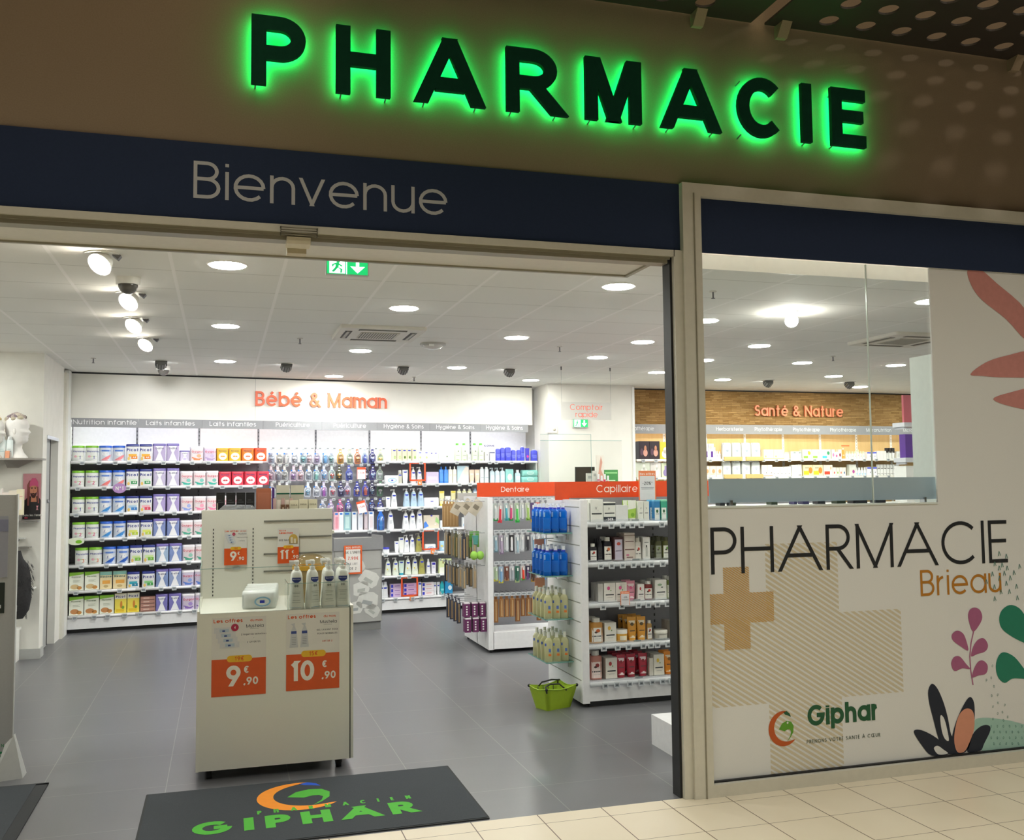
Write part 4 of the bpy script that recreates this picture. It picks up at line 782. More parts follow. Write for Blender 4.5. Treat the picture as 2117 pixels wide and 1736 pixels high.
for c in (1030, 1112, 1240, 1316): hs(r, q1, lambda w, h: bottle('wash_bottle', w, h, '#dce5d2', '#6fcf4a', [('r', -.49, .0, .49, .08, '#8fe06a'), ('o', .1, .55, .09, .05, '#7f8a7a'), ('r', -.3, .3, .3, .33, '#a9b3a2')], .95, .1, .5, sh=.9), c, 70, 215, 'tall pale bottle with green cap', 'bottle')
hs(r, q1, lambda w, h: carton('skincare_box', w, h, '#e3e4d6', [('r', -.1, .4, .1, .5, '#556')], .04), 1170, 40, 82, 'tiny pale box between tall green capped bottles', 'box')
hs(r, q1, lambda w, h: carton('skincare_box', w, h, '#e6e4da', [('r', -.1, .6, .15, .7, '#445')], .05), 1385, 46, 112, 'pale box beside the tall green capped bottles', 'box')
hs(r, q1, lambda w, h: carton('skincare_box', w, h, '#dcdce6', [('r', -.5, .88, .5, .98, '#2c2a66')], .05), 1450, 58, 108, 'grey box with dark upper band', 'box')
for c, w_, h_ in ((1525, 56, 160), (1580, 54, 172), (1645, 72, 178), (1712, 56, 142), (1776, 52, 142), (1822, 52, 180), (1962, 80, 140)): hs(r, q1, lambda w, h: bottle('lotion_bottle', w, h, '#4b52cf', '#dfe0f2', [('r', -.4, .35, .4, .55, '#6a72e0'), ('r', -.5, .56, .5, .59, '#2a2f99')]+LINES(.3, 2, '#8f97ee', .3), .96, .07, .55, sh=.92), c, w_, h_, 'violet-blue lotion bottle', 'bottle')
hs(r, q1, lambda w, h: tubeup('cream_tube', w, h, '#4a46c4', '#3a38a8', [('o', 0, .35, .25, .1, '#e0409a')]), 1882, 52, 155, 'violet-blue tube with pink spot', 'tube')
hs(r, q1, lambda w, h: carton('shelf_card', w, h, '#f0f0f4', [('r', -.5, 0, .5, 1, '#e9e9f2'), ('t', 'KLORANE', 0, .2, .6, .2, '#2c1f66')], .004), 1420, 108, 34, 'small white brand card standing above the grey boxes', 'card', dz=.20, t=.2)
r.end()
def promo(px0, px1, pyt, pyb, row, lab):
    s0, zt_ = onB(px0, pyt, .0); s1, zb_ = onB(px1, pyb, .0); W, Hh = s1-s0, zt_-zb_
    root = empty('promotion_sign', Bp((s0+s1)/2, -.004, zb_), BW); tag(root, lab, 'promotion sign', 'orange promotion frames on the hygiene shelves')
    m = MB(); t = .022; O = M('#e2552a', .5); m.box((-W/2, -.003, 0), (-W/2+t, 0, Hh), O); m.box((W/2-t, -.003, 0), (W/2, 0, Hh), O); m.box((-W/2, -.003, 0), (W/2, 0, t), O); m.box((-W/2, -.003, Hh-t*1.5), (W/2, 0, Hh), O); m.build('frame', root)
    m = MB(); m.text('PROMO', 0, Hh-t*1.25, t, M('#ffd9c8', .5), .2, y=-.004, n=5); m.build('lettering', root)
    m = MB(); m.box((-.0, -.012, -.055), (.055, -.006, .008), M('#f08a4a', .5)); m.text('%', .027, -.04, .03, WHITE, .16, y=-.013, n=5); m.build('price_flag', root)
promo(q1(447), q1(647), 890+372/5.88, 890+612/5.88, 1, 'orange promotion frame around two pump bottles, second hygiene shelf')
promo(q2(808), q2(1083), 1060+262/7.89, 1060+598/7.89, 4, 'orange promotion frame around a pack of wipes, fifth hygiene shelf')
promo(q2(464), q2(742), 1060+1030/7.89, 1060+1352/7.89, 6, 'orange promotion frame around pink boxes, bottom hygiene shelf')
PW = lambda w, h: pump('pump_bottle', w, h, '#eceef2', MU(.63, .24)+LINES(.42, 4, '#c3c8d2', .2))
PB = lambda w, h: pump('pump_bottle', w, h, '#b4cde2', MU(.63, .24)+LINES(.42, 3, '#9ab4ce', .2))
PO = lambda w, h: pump('pump_bottle', w, h, '#a8a45c', MU(.63, .24)+LINES(.42, 3, '#8f8b48', .2), '#c9c9b4')
PY_ = lambda w, h: pump('pump_bottle', w, h, '#e6ecdf', MU(.63, .24)+[('o', -.15, .35, .1, .05, '#e9d84a')]+LINES(.3, 3, '#c3cfc0', .22))
WIP = lambda w, h: pouch('wipes_pack', w, h, '#eef1f6', [], .09, (0, .4, .32, .3, '#8cc3ee', '#dfeaf6', 1))
r = RH[1]; r.begin()
hs(r, q1, WIP, 230, 165, 100, 'white pack of wipes with blue oval', 'pack'); hs(r, q1, lambda w, h: bottle('wash_bottle', w, h, '#c6c6b6', '#e3e3dc', MU(.62, .35), .95, .18, .7), 333, 52, 160, 'beige bottle with blue label', 'bottle'); hs(r, q1, lambda w, h: tubeup('cream_tube', w, h, '#e9ebf0', '#f4f4f6', MU(.82, .3)), 397, 66, 165, 'white tube with blue label', 'tube')
for c in (495, 570): hs(r, q1, PW, c, 66, 198, 'white pump bottle inside the promotion frame', 'bottle', t=.06)
hs(r, q1, lambda w, h: carton('gift_box', w, h, '#cdc3de', [('r', -.4, .3, .4, .6, '#d8cfe6')], .06), 722, 150, 136, 'lavender gift box', 'box')
for c in (835, 892): hs(r, q1, lambda w, h: bottle('lotion_bottle', w, h, '#3f86e0', '#3f86e0', [('r', -.4, .1, .4, .6, '#5a9aee')], .97, .16, .3, sh=.95), c, 54, 200, 'bright blue lotion bottle', 'bottle')
for c in (945, 998): hs(r, q1, lambda w, h: bottle('lotion_bottle', w, h, '#ebe8dc', '#f2f0ea', LINES(.5, 3, '#cfcabb', .3), .97, .16, .3, sh=.95), c, 50, 200, 'cream white lotion bottle', 'bottle')
hs(r, q1, lambda w, h: carton('photo_board', w, h, '#bcd8e6', [('p', [(-.5, 0), (.5, 0), (.5, .9), (.25, .98), (-.1, .6)], '#f0e6dc'), ('o', .32, .45, .18, .2, '#e3b08c'), ('o', .36, .47, .03, .02, '#5a3a2c'), ('r', -.5, 0, .5, .08, '#eac29c')], .01), 1100, 140, 208, 'upright photo board of a towelled baby', 'board')
for c in (1207, 1272): hs(r, q1, lambda w, h: tubeup('cream_tube', w, h, '#f0cdb8', '#f3ded0', [('r', -.3, .6, .3, .72, '#f8e3d6')]), c, 60, 160, 'peach cream tube', 'tube')
for c in (1330, 1386): hs(r, q1, lambda w, h: bottle('lotion_bottle', w, h, '#e0e9ec', '#eef2f4', [('r', -.35, .3, .35, .33, '#8fa8b4')], .97, .1, .6, sh=.95), c, 50, 190, 'white bottle beside the peach tubes', 'bottle')
for c in (1455, 1517, 1580): hs(r, q1, lambda w, h: pump('pump_bottle', w, h, '#c9dde6', [('r', -.35, .2, .35, .5, '#e9f0f4')], '#c6d2da', .95), c, 58, 180, 'clear blue pump bottle with silver pump', 'bottle')
hs(r, q1, lambda w, h: pouch('wipes_pack', w, h, '#93d2cf', [('o', 0, .4, .3, .25, '#e8f0dc')], .05), 1662, 98, 162, 'upright turquoise refill pouch', 'pack'); hs(r, q1, lambda w, h: bottle('lotion_bottle', w, h, '#c2dfe2', '#e9f0f2', [('r', -.35, .2, .35, .5, '#e3f0f2')], .95, .2, .5), 1763, 68, 150, 'pale turquoise bottle beside the stacked wipes', 'bottle')
r.end()
for k in range(2):
    s, w = hw(q1(1805), q1(2000), 992, lambda x, y: onB(x, y, .09)); put(pouch('wipes_pack', w, .085, '#8fd3cb', [], .1, (0, .5, .22, .3, '#c7e8e3', '#a9dcd5')), Bp(s, .09, ZB[1]+k*.087), BW, ('lower' if not k else 'upper')+' turquoise wipes pack of the pair beside the column', 'pack', H)
r = RH[2]; r.begin()
hs(r, q1, lambda w, h: tubeup('cream_tube', w, h, '#eceef2', '#f4f4f6', MU(.8, .28)), 190, 58, 125, 'small white tube', 'tube'); hs(r, q1, PW, 260, 78, 212, 'white pump bottle', 'bottle')
for c in (412, 500, 585): hs(r, q1, PB, c, 82, 220, 'pale blue pump bottle', 'bottle')
hs(r, q1, lambda w, h: pouch('wipes_pack', w, h, '#f0eef4', MU(.55, .1), .09), 712, 178, 105, 'white wipes pack with blue label', 'pack')
for c, w_ in ((842, 62), (982, 60)): hs(r, q1, lambda w, h: tubeup('cream_tube', w, h, '#e9e2b0', '#e6d86a', [('r', -.5, .85, .5, 1, '#e8d65a')]), c, w_, 180, 'pale yellow tube', 'tube')
hs(r, q1, lambda w, h: carton('skincare_box', w, h, '#f2f0ec', [('r', -.4, .4, .4, .45, '#99a')], .05), 912, 62, 120, 'low white box between two pale yellow tubes', 'box')
hs(r, q1, lambda w, h: carton('counter_tray', w, h, '#a8a49f', [('o', 0, .5, .03, .1, '#706c68')], .1), 1150, 258, 150, 'grey display tray under small clear bottles', 'tray')
for c in (1052, 1116, 1180): hs(r, q1, lambda w, h: bottle('wash_bottle', w, h, '#dcdcae', '#f4f4ec', [('r', -.4, .2, .4, .55, '#eeeede')], .95, .25, .5), c, 54, 82, 'small yellow bottle on the grey tray', 'bottle', dz=.135)
for c in (1248, 1300): hs(r, q1, lambda w, h: bottle('wash_bottle', w, h, '#9fb6cc', '#8ba8c6', [('r', -.4, .2, .4, .55, '#e4e8ee')], .95, .25, .5), c, 54, 82, 'small blue bottle on the grey tray', 'bottle', dz=.135)
r.end()
r = RH[3]; r.begin()
hs(r, q2, PW, 292, 112, 335, 'tall white pump bottle standing alone', 'bottle'); [hs(r, q2, PW, c, 112, 305, 'white pump bottle', 'bottle') for c in (540, 650)]; hs(r, q2, PW, 765, 112, 345, 'tallest white pump bottle beside the picture box', 'bottle')
hs(r, q2, lambda w, h: carton('gift_box', w, h, '#dcd2bf', [('p', [(-.5, 0), (-.18, .15), (-.38, .55), (-.5, .4)], '#4a86e0'), ('p', [(.3, .9), (.5, .6), (.5, .3), (.25, .5)], '#a6d68a'), ('o', 0, .97, .07, .07, '#5a50b8'), ('o', .25, .3, .06, .04, '#eee')], .06), 952, 245, 210, 'cream gift box with blue and green shapes', 'box')
hs(r, q2, lambda w, h: pouch('wipes_pack', w, h, '#dcebf4', [('r', -.4, .2, .4, .6, '#f3f7fa')], .07), 1175, 160, 120, 'pale blue wipes pack', 'pack'); hs(r, q2, lambda w, h: carton('skincare_box', w, h, '#eef2f4', [('r', -.3, .1, .3, .35, '#a9c6e0')], .04), 1487, 52, 160, 'slim white box half hidden behind the brown brushes', 'box'); r.end()
r = RH[4]; r.begin()
hs(r, q2, lambda w, h: jar('cream_jar', w, h, '#eceef2', '#3a3fb8', []), 220, 108, 92, 'white cream jar with blue lid', 'jar'); hs(r, q2, lambda w, h: tubeup('cream_tube', w, h, '#eceef2', '#f2f2f4', MU(.8, .28)), 395, 74, 185, 'short white tube', 'tube'); hs(r, q2, lambda w, h: tubeup('cream_tube', w, h, '#eceeea', '#f2f2f4', MU(.86, .28)), 472, 90, 245, 'tall white tube', 'tube')
for c in (555, 648): hs(r, q2, PW, c, 88, 280, 'white pump bottle', 'bottle')
hs(r, q2, PO, 752, 100, 300, 'olive oil coloured pump bottle', 'bottle'); hs(r, q2, WIP, 935, 180, 115, 'white wipes pack inside the orange frame', 'pack', t=.06); hs(r, q2, lambda w, h: pouch('wipes_pack', w, h, '#a6cfe9', [('o', -.2, .5, .2, .12, '#e8df8a'), ('r', -.2, .1, .4, .35, '#d8e9f4')], .07), 1142, 112, 160, 'sky blue pack beside the orange frame', 'pack'); r.end()
r = RH[5]; r.begin()
for c in (252, 375): hs(r, q2, PY_, c, 102, 285, 'white pump bottle with yellow mark', 'bottle')
hs(r, q2, lambda w, h: tubeup('cream_tube', w, h, '#cfe3d8', '#2f9fb8', MU(.86, .28)), 472, 88, 230, 'pale green tube with teal cap', 'tube')
for c in (578, 690): hs(r, q2, PY_, c, 102, 300, 'white pump bottle with yellow mark', 'bottle')
hs(r, q2, PO, 802, 104, 305, 'olive oil coloured pump bottle', 'bottle'); hs(r, q2, lambda w, h: bottle('lotion_bottle', w, h, '#e9eaee', '#f2f2f4', MU(.5, .3), .7, .15, .4), 910, 74, 235, 'white spray bottle beside the olive pump bottle', 'bottle'); hs(r, q2, lambda w, h: carton('skincare_box', w, h, '#e9e8f2', [('r', -.4, .75, .4, .95, '#3a2fb0')]+LINES(.6, 4, '#a9a6c8', .3), .05), 992, 62, 185, 'slim white box with blue label', 'box')
for c in (1125, 1235): hs(r, q2, lambda w, h: carton('skincare_box', w, h, '#e2edb4', [('r', -.4, .0, .4, .4, '#f4f4ec'), ('o', .2, .75, .12, .1, '#a08a4a')], .05), c, 92, 230, 'pale green box beyond the blue labelled box', 'box')
r.end()
r = RH[6]; r.begin()
for c, w_ in ((150, 60), (205, 90)): hs(r, q2, lambda w, h: bottle('lotion_bottle', w, h, '#e9ebee', '#dfe1e6', MU(.6, .3), .9, .15, .6), c, w_, 255, 'white bottle beside the pink boxes', 'bottle')
hs(r, q2, lambda w, h: carton('skincare_box', w, h, '#e9eaf0', [('r', -.4, .82, .4, .94, '#2a3fc0')], .04), 766, 48, 220, 'slim white box between pink and white boxes', 'box')
for c in (1020, 1075): hs(r, q2, lambda w, h: tubeup('cream_tube', w, h, '#e8e9ee', '#f2f2f4', MU(.7, .3)), c, 46, 205, 'slim white tube', 'tube')
hs(r, q2, lambda w, h: bottle('lotion_bottle', w, h, '#2fb0bd', '#2fb0bd', [('r', -.35, .3, .35, .45, '#8fe0e4')], .95, .1, .6), 1135, 66, 210, 'turquoise spray can', 'can'); hs(r, q2, lambda w, h: pouch('wipes_pack', w, h, '#2a8fc6', [('o', .1, .4, .25, .14, '#dfeef6')], .06), 1240, 128, 265, 'blue refill pouch beside the turquoise can', 'pack'); r.end()
for (c0, c1, col, cc, lab) in ((288, 472, '#d5bfe0', '#8a5fb0', 'pink skincare box beside the frame'), (500, 708, '#d9b6dc', '#8a5fb0', 'pink skincare box inside the orange frame'), (800, 990, '#eae2e6', '#d58f8f', 'white skincare box beyond the frame')):
    for k in range(3):
        s, w = hw(q2(c0), q2(c1), 1231, lambda x, y: onB(x, y, .09)); put(carton('skincare_box', round(w, 3), .056, col, [('r', -.46, .15, -.28, .85, '#2a33b8'), ('r', -.15, .45, .3, .6, cc)], .06), Bp(s, .09, .20+k*.058), BW, lab+', '+['lowest of three', 'middle of three', 'topmost of three'][k], 'box', 'piled skincare boxes, bottom hygiene shelf')

# ---------------------------------------------------------------- hanging nursery packs
q5 = lambda c: 540+c/7.892
pals = [[('#c9d0dc','#b9c6d6'),('#e9e4d8','#f4efe0'),('#ddd9d6','#efe9e2'),('#e3e3e8','#f6f6f8'),('#cfe0e2','#7fcfd2'),('#e8dadd','#f0c4c8'),('#ddd2e4','#d3b4dc'),('#cfe0f0','#6fb0e4'),('#d6e4e4','#7fb5b0'),('#e9b45a','#f09a3a'),('#cfdcc0','#e9ecc0'),('#e08a5a','#f0b04a'),('#c9d6e6','#3f58c0'),('#3b3a86','#8f9ae0'),('#cfdcae','#f0cf3a')],
 [('#e3d0da','#e9a9c0'),('#d9d0d6','#8a8a96'),('#dcdad4','#bdb7ae'),('#e0c9dc','#b77fd0'),('#e6cdd6','#e9a9b0'),('#dfe0e6','#a9b0c0'),('#cfe0e4','#8fd0c4'),('#cfd6ec','#5fb0e8'),('#cfe3dc','#e04a3a'),('#4a4a2c','#e0a93a'),('#5a6ac8','#b7c4f0'),None,('#2a2a4a','#d0d3e6'),('#4a4494','#8fb4e8'),('#cfe0cc','#f2f2f2')],
 [('#d8d8dc','#c9c9d0'),('#e0dcd8','#e9e0d6'),('#d6d8e0','#cfd6e0'),('#dfe6ee','#7fc0e0'),('#e6e6ee','#f6f6fa'),('#d9cdea','#c46ad0'),('#dcd6dc','#f0607a'),('#3a3468','#9f9ac8'),('#c9c0d8','#e8607a'),('#4a50b8','#e9b08a'),('#5a5ac0','#e06a5a'),('#3a3560','#5a86b0'),('#6fa07a','#f2f2f2')],
 [('#cfd0dc','#b7bac6'),('#c3a9cf','#e6ccdc'),('#d86aa0','#e0509a'),('#5a50a8','#c0c4e6'),None,('#b4b0c8','#e6e6f0'),('#38357c','#9aa0d0'),('#4a48a0','#8f94e0')]]
xsq = [[160,290,410,540,680,790,915,1040,1145,1290,1440,1565,1685,1815,1940], [160,268,380,530,645,780,905,1022,1150,1275,1430,1578,1700,1825,1938], [175,300,420,765,900,1020,1160,1295,1405,1565,1695,1812,1945], [1000,1135,1285,1420,1560,1685,1810,1940]]
tops = [232, 508, 778, 1060]
rown = ['top', 'second', 'third', 'lowest']
pegs = {}
for ri, (xs, pal) in enumerate(zip(xsq, pals)):
    py = 900+tops[ri]/7.892; zrow = None
    for n, (c, pc) in enumerate(zip(xs, pal)):
        s, z = onB(q5(c), py, .17); z = (zrow or z); zrow = z
        bay = 3 if s < bays[4] else 4; pegs.setdefault(bay, []).append((s, z))
        if pc is None:
            root = empty('price_card', Bp(s, -.02, z-.015), BW); tag(root, ['', 'orange topped price card hanging upright among the nursery packs', '', 'orange topped price card hanging askew among the nursery packs'][ri], 'price card')
            m = MB(); m.box((-.058, -.002, -.155), (.058, 0, 0), M('#f4f2f4', .4)); m.box((-.058, -.003, -.03), (.058, 0, 0), M('#e8552e', .4)); m.box((-.058, -.0028, -.155), (-.053, 0, 0), M('#e8552e', .4)); m.box((.053, -.0028, -.155), (.058, 0, 0), M('#e8552e', .4)); m.text('1,50€', 0, -.085, .024, M('#c0504a', .5), .16, y=-.003, n=5); m.build('card', root); root.rotation_euler = (0, R(-14) if ri == 3 else 0, BW); continue
        form = 'bottle' if (n+ri) % 5 == 2 else 'dummy'
        sc_ = blister('hanging_pack', .088, .185 if ri < 3 else .175, pc[0], pc[1], [('r', -.12, .86, .12, .95, '#eef0f4'), ('r', -.2, .68, .2, .74, '#f2f2f6' if n % 2 else '#8a8fb0')]+([('o', -.28, .72, .12, .06, '#2a7fd8')] if n < 8 else []), form)
        dark = int(pc[0][1:3], 16) < 0x60
        lab = ('dark' if dark else 'pale')+' hanging pack with '+('small bottle' if form == 'bottle' else 'soother')+', '+ORD[n]+' hook of the '+rown[ri]+' nursery row'
        put(sc_, Bp(s, .17, z), BW+random.uniform(-.12, .12), lab, 'hanging pack', 'nursery packs on hooks, '+rown[ri]+' row', ry=random.uniform(-.06, .06))
bayobj = {o['label']: o for o in COL.objects if 'label' in o.keys() and o.name.startswith('shelving_bay')}
hk = MB(); hk.tube([(0, .40, 0), (0, .0, 0), (0, -.008, .012)], .0028, CHROME, 5); hk.box((-.02, -.012, .0), (.02, -.009, .03), TAGM); hk.box((-.014, -.0125, .006), (.014, -.012, .02), TAGD); hk = hk.build('hook', link=False); SRC.append(hk)
for bay, L_ in pegs.items():
    b = bayobj[blabs[bay]]; cx = (bays[bay]+bays[bay+1])/2
    for s, z in L_: h_ = hk.copy(); COL.objects.link(h_); h_.parent = b; h_.location = (s-cx, 0, z)
# boxed feeding sets on the nursery shelf
zb5 = 1.10
for c, w_, fc, ic, lab in ((1222, 75, '#e9b8c4', '#d88fa0', 'boxed feeding set with pink window, next to the promotion unit'), (1298, 70, '#eef2f8', '#dfe6ee', 'slim white feeding box beside the pink window box'), (1395, 110, '#8fb4bc', '#b9d6d6', 'boxed feeding bottle with wide grey-green window'), (1512, 74, '#eef2f8', '#e3e9f0', 'slim white feeding box before the middle of the shelf'), (1612, 70, '#eaeef6', '#d6dbe6', 'slim white feeding box with dark side window'), (1700, 60, '#b8aab0', '#cfc4cc', 'boxed feeding bottle behind dark window'), (1785, 84, '#eef0f8', '#e6dce0', 'slim white feeding box beside the blue bottle pack')):
    s, w = hw(q5(c-w_/2), q5(c+w_/2), 1105, lambda x, y: onB(x, y, .08)); src = carton('feeding_box', round(w, 3), .235, fc, [('r', -.35, .86, .25, .96, '#2a72c8'), ('r', -.3, .1, .3, .75, ic)], .07)
    put(src, Bp(s, .08, zb5), BW, lab, 'box', 'boxed feeding sets on the nursery shelf')
s, w = hw(q5(1860), q5(1985), 1105, lambda x, y: onB(x, y, .08)); z0 = .99
put(blister('hanging_pack', .1, .31, '#2a6fd0', '#3f9af0', [('r', -.4, .86, .4, .97, '#dfe8f4'), ('o', 0, .3, .25, .12, '#bfe0f8')], 'bottle'), Bp(s, .0, 1.38), BW, 'large blue hanging bottle pack at the end of the nursery shelf', 'hanging pack')
# ================================================================ PROMOTION UNIT BY THE DOOR
UM = M('#e9e9de', .5, scale=200, var=.03)
U = empty('promotion_unit', (-.125, 1.12, 0)); tag(U, 'white wheeled promotion unit with posters, in the entrance behind the door mat', 'display unit')
TOPZ, UW, UD = .955, .885, .80
def ub(name, a, b, m, par=None): return MB().box(a, b, m).build(name, par or U)
ub('front_panel', (.012, 0, .06), (UW-.012, .018, TOPZ), UM); ub('side_panel', (-.004, -.006, .06), (.012, UD, TOPZ+.015), UM); ub('side_panel', (UW-.006, .012, .06), (UW+.012, UD, TOPZ+.012), UM); ub('edge_gap', (UW-.012, .002, .06), (UW-.006, .02, TOPZ), DARK)
ub('worktop', (.012, .006, TOPZ-.02), (UW-.008, UD, TOPZ), UM); ub('rear_panel', (.012, 1.18, .06), (UW-.012, 1.2, 1.36), UM); ub('rear_shelf', (.012, UD+.04, 1.36), (UW-.012, 1.2, 1.38), UM)
m = MB(); m.box((.0, UD, .06), (UW-.03, UD+.035, 1.535), UM)
m.build('back_panel', U)
m = MB()
for z in (1.455, 1.345, 1.235, 1.12): m.tube([(.40, UD-.001, z), (UW-.035, UD-.001, z+.003)], .006, M('#77766c', .6), 6)
for x in (.075, .33):
    for k in range(19): m.box((x-.003, UD-.002, 1.40-k*.024), (x+.003, UD, 1.412-k*.024), DARK)
m.build('slots', U)
for x in (.07, UW-.07):
    for y in (.07, 1.1):
        m = MB(); m.tube([(x-.015, y, .03), (x+.015, y, .03)], .03, DARK, 14); m.box((x-.02, y-.02, .03), (x+.02, y+.02, .065), GREY); m.build('castor', U)
m = MB(); t = .004; A = ACRYL
m.box((.008, .0, TOPZ), (UW-.012, t, 1.215), A); m.box((.008, t, TOPZ), (.008+t, UD-.15, 1.215), A); m.box((UW-.016, t, TOPZ), (UW-.012, UD-.15, 1.215), A)
for a, b in (((.008, 0, 1.213), (UW-.012, t, 1.2155)), ((.008, 0, TOPZ), (.0095, t, 1.215)), ((UW-.0135, 0, TOPZ), (UW-.012, t, 1.215)), ((.008, t, 1.213), (.012, UD-.15, 1.2155)), ((UW-.016, t, 1.213), (UW-.012, UD-.15, 1.2155))): m.box(a, b, EDGE)
m.build('acrylic_guard', U)
def poster(name, x, z, W, Hh, y, big, cents, old, sub, art, lab, small=False, up=1):
    """A4 price poster, its face looking at the door; x,z lower corner in unit coordinates"""
    r = empty(name, Vector(U.location)+Vector((x, y, z))); tag(r, lab, 'poster', None)
    m = MB(); m.box((0, -.0006, 0), (W, 0, Hh), M('#e3e2dc', .25, scale=5, var=.02)); m.build('sheet', r)
    O = M('#e0591d', .4); Yw = M('#f0bd2a', .4); T = M('#e0591d', .4); G = M('#5a5f66', .4); yy = -.0012
    m = MB(); ob = Hh*.47; m.box((.0, yy, 0), (W, 0, ob), O); m.build('price_panel', r)
    m = MB(); m.text(big, W*(.40 if len(big) == 1 else .30), ob*.26, ob*.56, M('#f4f0e6', .4), .2, 'c', 1, .1, y=yy-.0006); cx = W*(.58 if len(big) == 1 else .66)
    m.text('€', cx+W*.06, ob*.60, ob*.19, M('#f4f0e6', .4), .2, 'c', y=yy-.0006); m.text(','+cents, cx, ob*.28, ob*.21, M('#f4f0e6', .4), .2, 'l', 1, .12, y=yy-.0006); m.build('price_lettering', r)
    m = MB(); m.loft([(0, 1, 1, .1)], O) if False else None
    rr = ob*.09; pts = [(W*.34+rr*math.cos(a), ob+rr*math.sin(a)) for a in [R(90+i*18) for i in range(11)]]+[(W*.68+rr*math.cos(a), ob+rr*math.sin(a)) for a in [R(-90+i*18) for i in range(11)]]
    m.pol2(pts, Yw, lambda a, b: (a, yy-.0004, b)); m.text(old, W*.51, ob-rr*.6, rr*1.25, T, .16, 'c', y=yy-.001, n=6); m.build('old_price', r)
    m = MB(); m.text('Les offres', W*.03, Hh*.935, Hh*.047, T, .19, 'l', 1.3, .09, y=yy, n=6); m.text('du mois', W*.70, Hh*.938, Hh*.03, T, .16, 'l', 1.15, .12, y=yy, n=6)
    m.text('Mustela', W*.79, Hh*.86, Hh*.042, G, .13, 'c', 1.15, .10, y=yy, n=6); m.box((W*.7, yy, Hh*.843), (W*.86, 0, Hh*.846), G)
    for i, s_ in enumerate(sub): m.text(s_, W*.77, Hh*(.765-i*.05), Hh*.022, T if (i == len(sub)-1 and 'LOT' in s_) else G, .15, 'c', .9, .2, y=yy, n=4)
    m.build('heading', r)
    m = MB()
    if art == 'wipes':
        for k in range(4):
            x0 = W*(.04+.035*k); z0 = Hh*(.80-.062*k); m.box((x0, yy-.0004*k, z0-.0), (x0+W*.36, -.0001, z0+Hh*.075), M('#d2d4d6', .4)); m.box((x0+W*.1, yy-.0004*k-.0003, z0+Hh*.015), (x0+W*.27, yy, z0+Hh*.055), M('#b4c6d4', .4)); m.box((x0+W*.15, yy-.0004*k-.0006, z0+Hh*.02), (x0+W*.2, yy, z0+Hh*.04), M('#3b4f94', .4))
        m.ell(W*.42, Hh*.87, W*.07, W*.07, M('#b3284f', .4), lambda a, b: (a, yy-.003, b)); m.text('4', W*.42, Hh*.855, Hh*.03, WHITE, .2, y=yy-.004, n=4)
    else:
        for k in range(2):
            x0 = W*(.14+.2*k); m.pol2([(x0-W*.08, Hh*.56), (x0+W*.08, Hh*.56), (x0+W*.05, Hh*.78), (x0+W*.015, Hh*.84), (x0+W*.02, Hh*.88), (x0-W*.06, Hh*.87), (x0-W*.015, Hh*.84), (x0-W*.05, Hh*.78)], M('#c6cacd', .4), lambda a, b: (a, yy, b)); m.box((x0-W*.05, yy-.0005, Hh*.74), (x0+W*.05, yy, Hh*.775), M('#3b4f94', .4))
            for j in range(5): m.box((x0-W*.04, yy-.0005, Hh*(.6+.022*j)), (x0+W*.04, yy, Hh*(.607+.022*j)), M('#9aa0a6', .4))
    m.build('product_picture', r); return r
poster('price_poster', .078, .477, .306, .452, -.001, '9', '90', '19€', ['2 lingettes achetées', '+', '2 OFFERTES'], 'wipes', 'poster picturing stacked wipes above a large 9 price, on the unit front')
poster('price_poster', .500, .482, .312, .450, -.001, '10', '90', '15€', ['GEL LAVANT DOUX', 'PEAUX NORMALES', '', 'LOT DE 2'], 'bottles', 'poster picturing two bottles above a large 10 price, on the unit front')
poster('price_poster', .145, 1.17, .145, .235, UD-.012, '9', '90', '19€', ['2 lingettes achetées', '+', '2 OFFERTES'], 'wipes', 'small 9,90 poster on the back panel above the wipes packs')
m = MB(); m.box((.2, UD-.006, 1.14), (.25, UD-.001, 1.155), LGREY); m.build('label_clip', U)
p = poster('price_poster', .49, 1.17, .140, .235, UD-.012, '11', '90', '20€', ['BEE NATURE'], 'x', 'small orange poster standing behind the amber jar and pump bottles')
for k in list(p.children):
    if k.name.startswith(('product_picture', 'heading')): bpy.data.objects.remove(k)
m = MB(); m.text('Notre', .01, .215, .011, ORANGE, .18, 'l', y=-.0012, n=4); m.text('sélection', .01, .198, .013, ORANGE, .22, 'l', y=-.0012, n=4); m.text('BEE NATURE', .01, .15, .012, M('#5a5f66'), .15, 'l', .9, y=-.0012, n=4); m.build('heading', p)
m = MB(); m.box((.075, -.0014, .13), (.132, -.0008, .165), M('#a58f5a', .5)); m.ell(.1035, .165, .0285, .03, M('#c9a94f', .5), lambda a, b: (a, -.0018, b)); m.box((.085, -.003, .135), (.1, -.0022, .175), M('#e3d9bd')); m.box((.105, -.003, .135), (.122, -.0022, .165), M('#e3d9bd')); m.build('product_picture', p)
def UP(px, py): return onZ(px, py, TOPZ)
bw = .087; bh = .285
big = pump('pump_bottle', bw, bh, '#f2f4ee', [('p', [(-.3, .66), (.3, .66), (.3, .60), (.12, .555), (-.12, .555), (-.3, .60)], '#22357f'), ('t', 'Mustela', 0, .615, .026, .16, '#cfd6ea'), ('o', -.07, .485, .07, .025, '#9aa09c'), ('o', .07, .485, .07, .025, '#9aa09c'), ('r', -.25, .33, .25, .337, '#a9afab'), ('r', -.28, .36, .28, .367, '#a9afab'), ('r', -.2, .27, .2, .277, '#a9afab'), ('r', -.25, .18, .25, .188, '#b4bab6'), ('r', -.3, .14, .3, .147, '#b4bab6'), ('r', -.44, .035, .44, .042, '#6fa8cf')]+[], '#e9eae6', .72)
xs4 = [.438, .532, .630, .716]
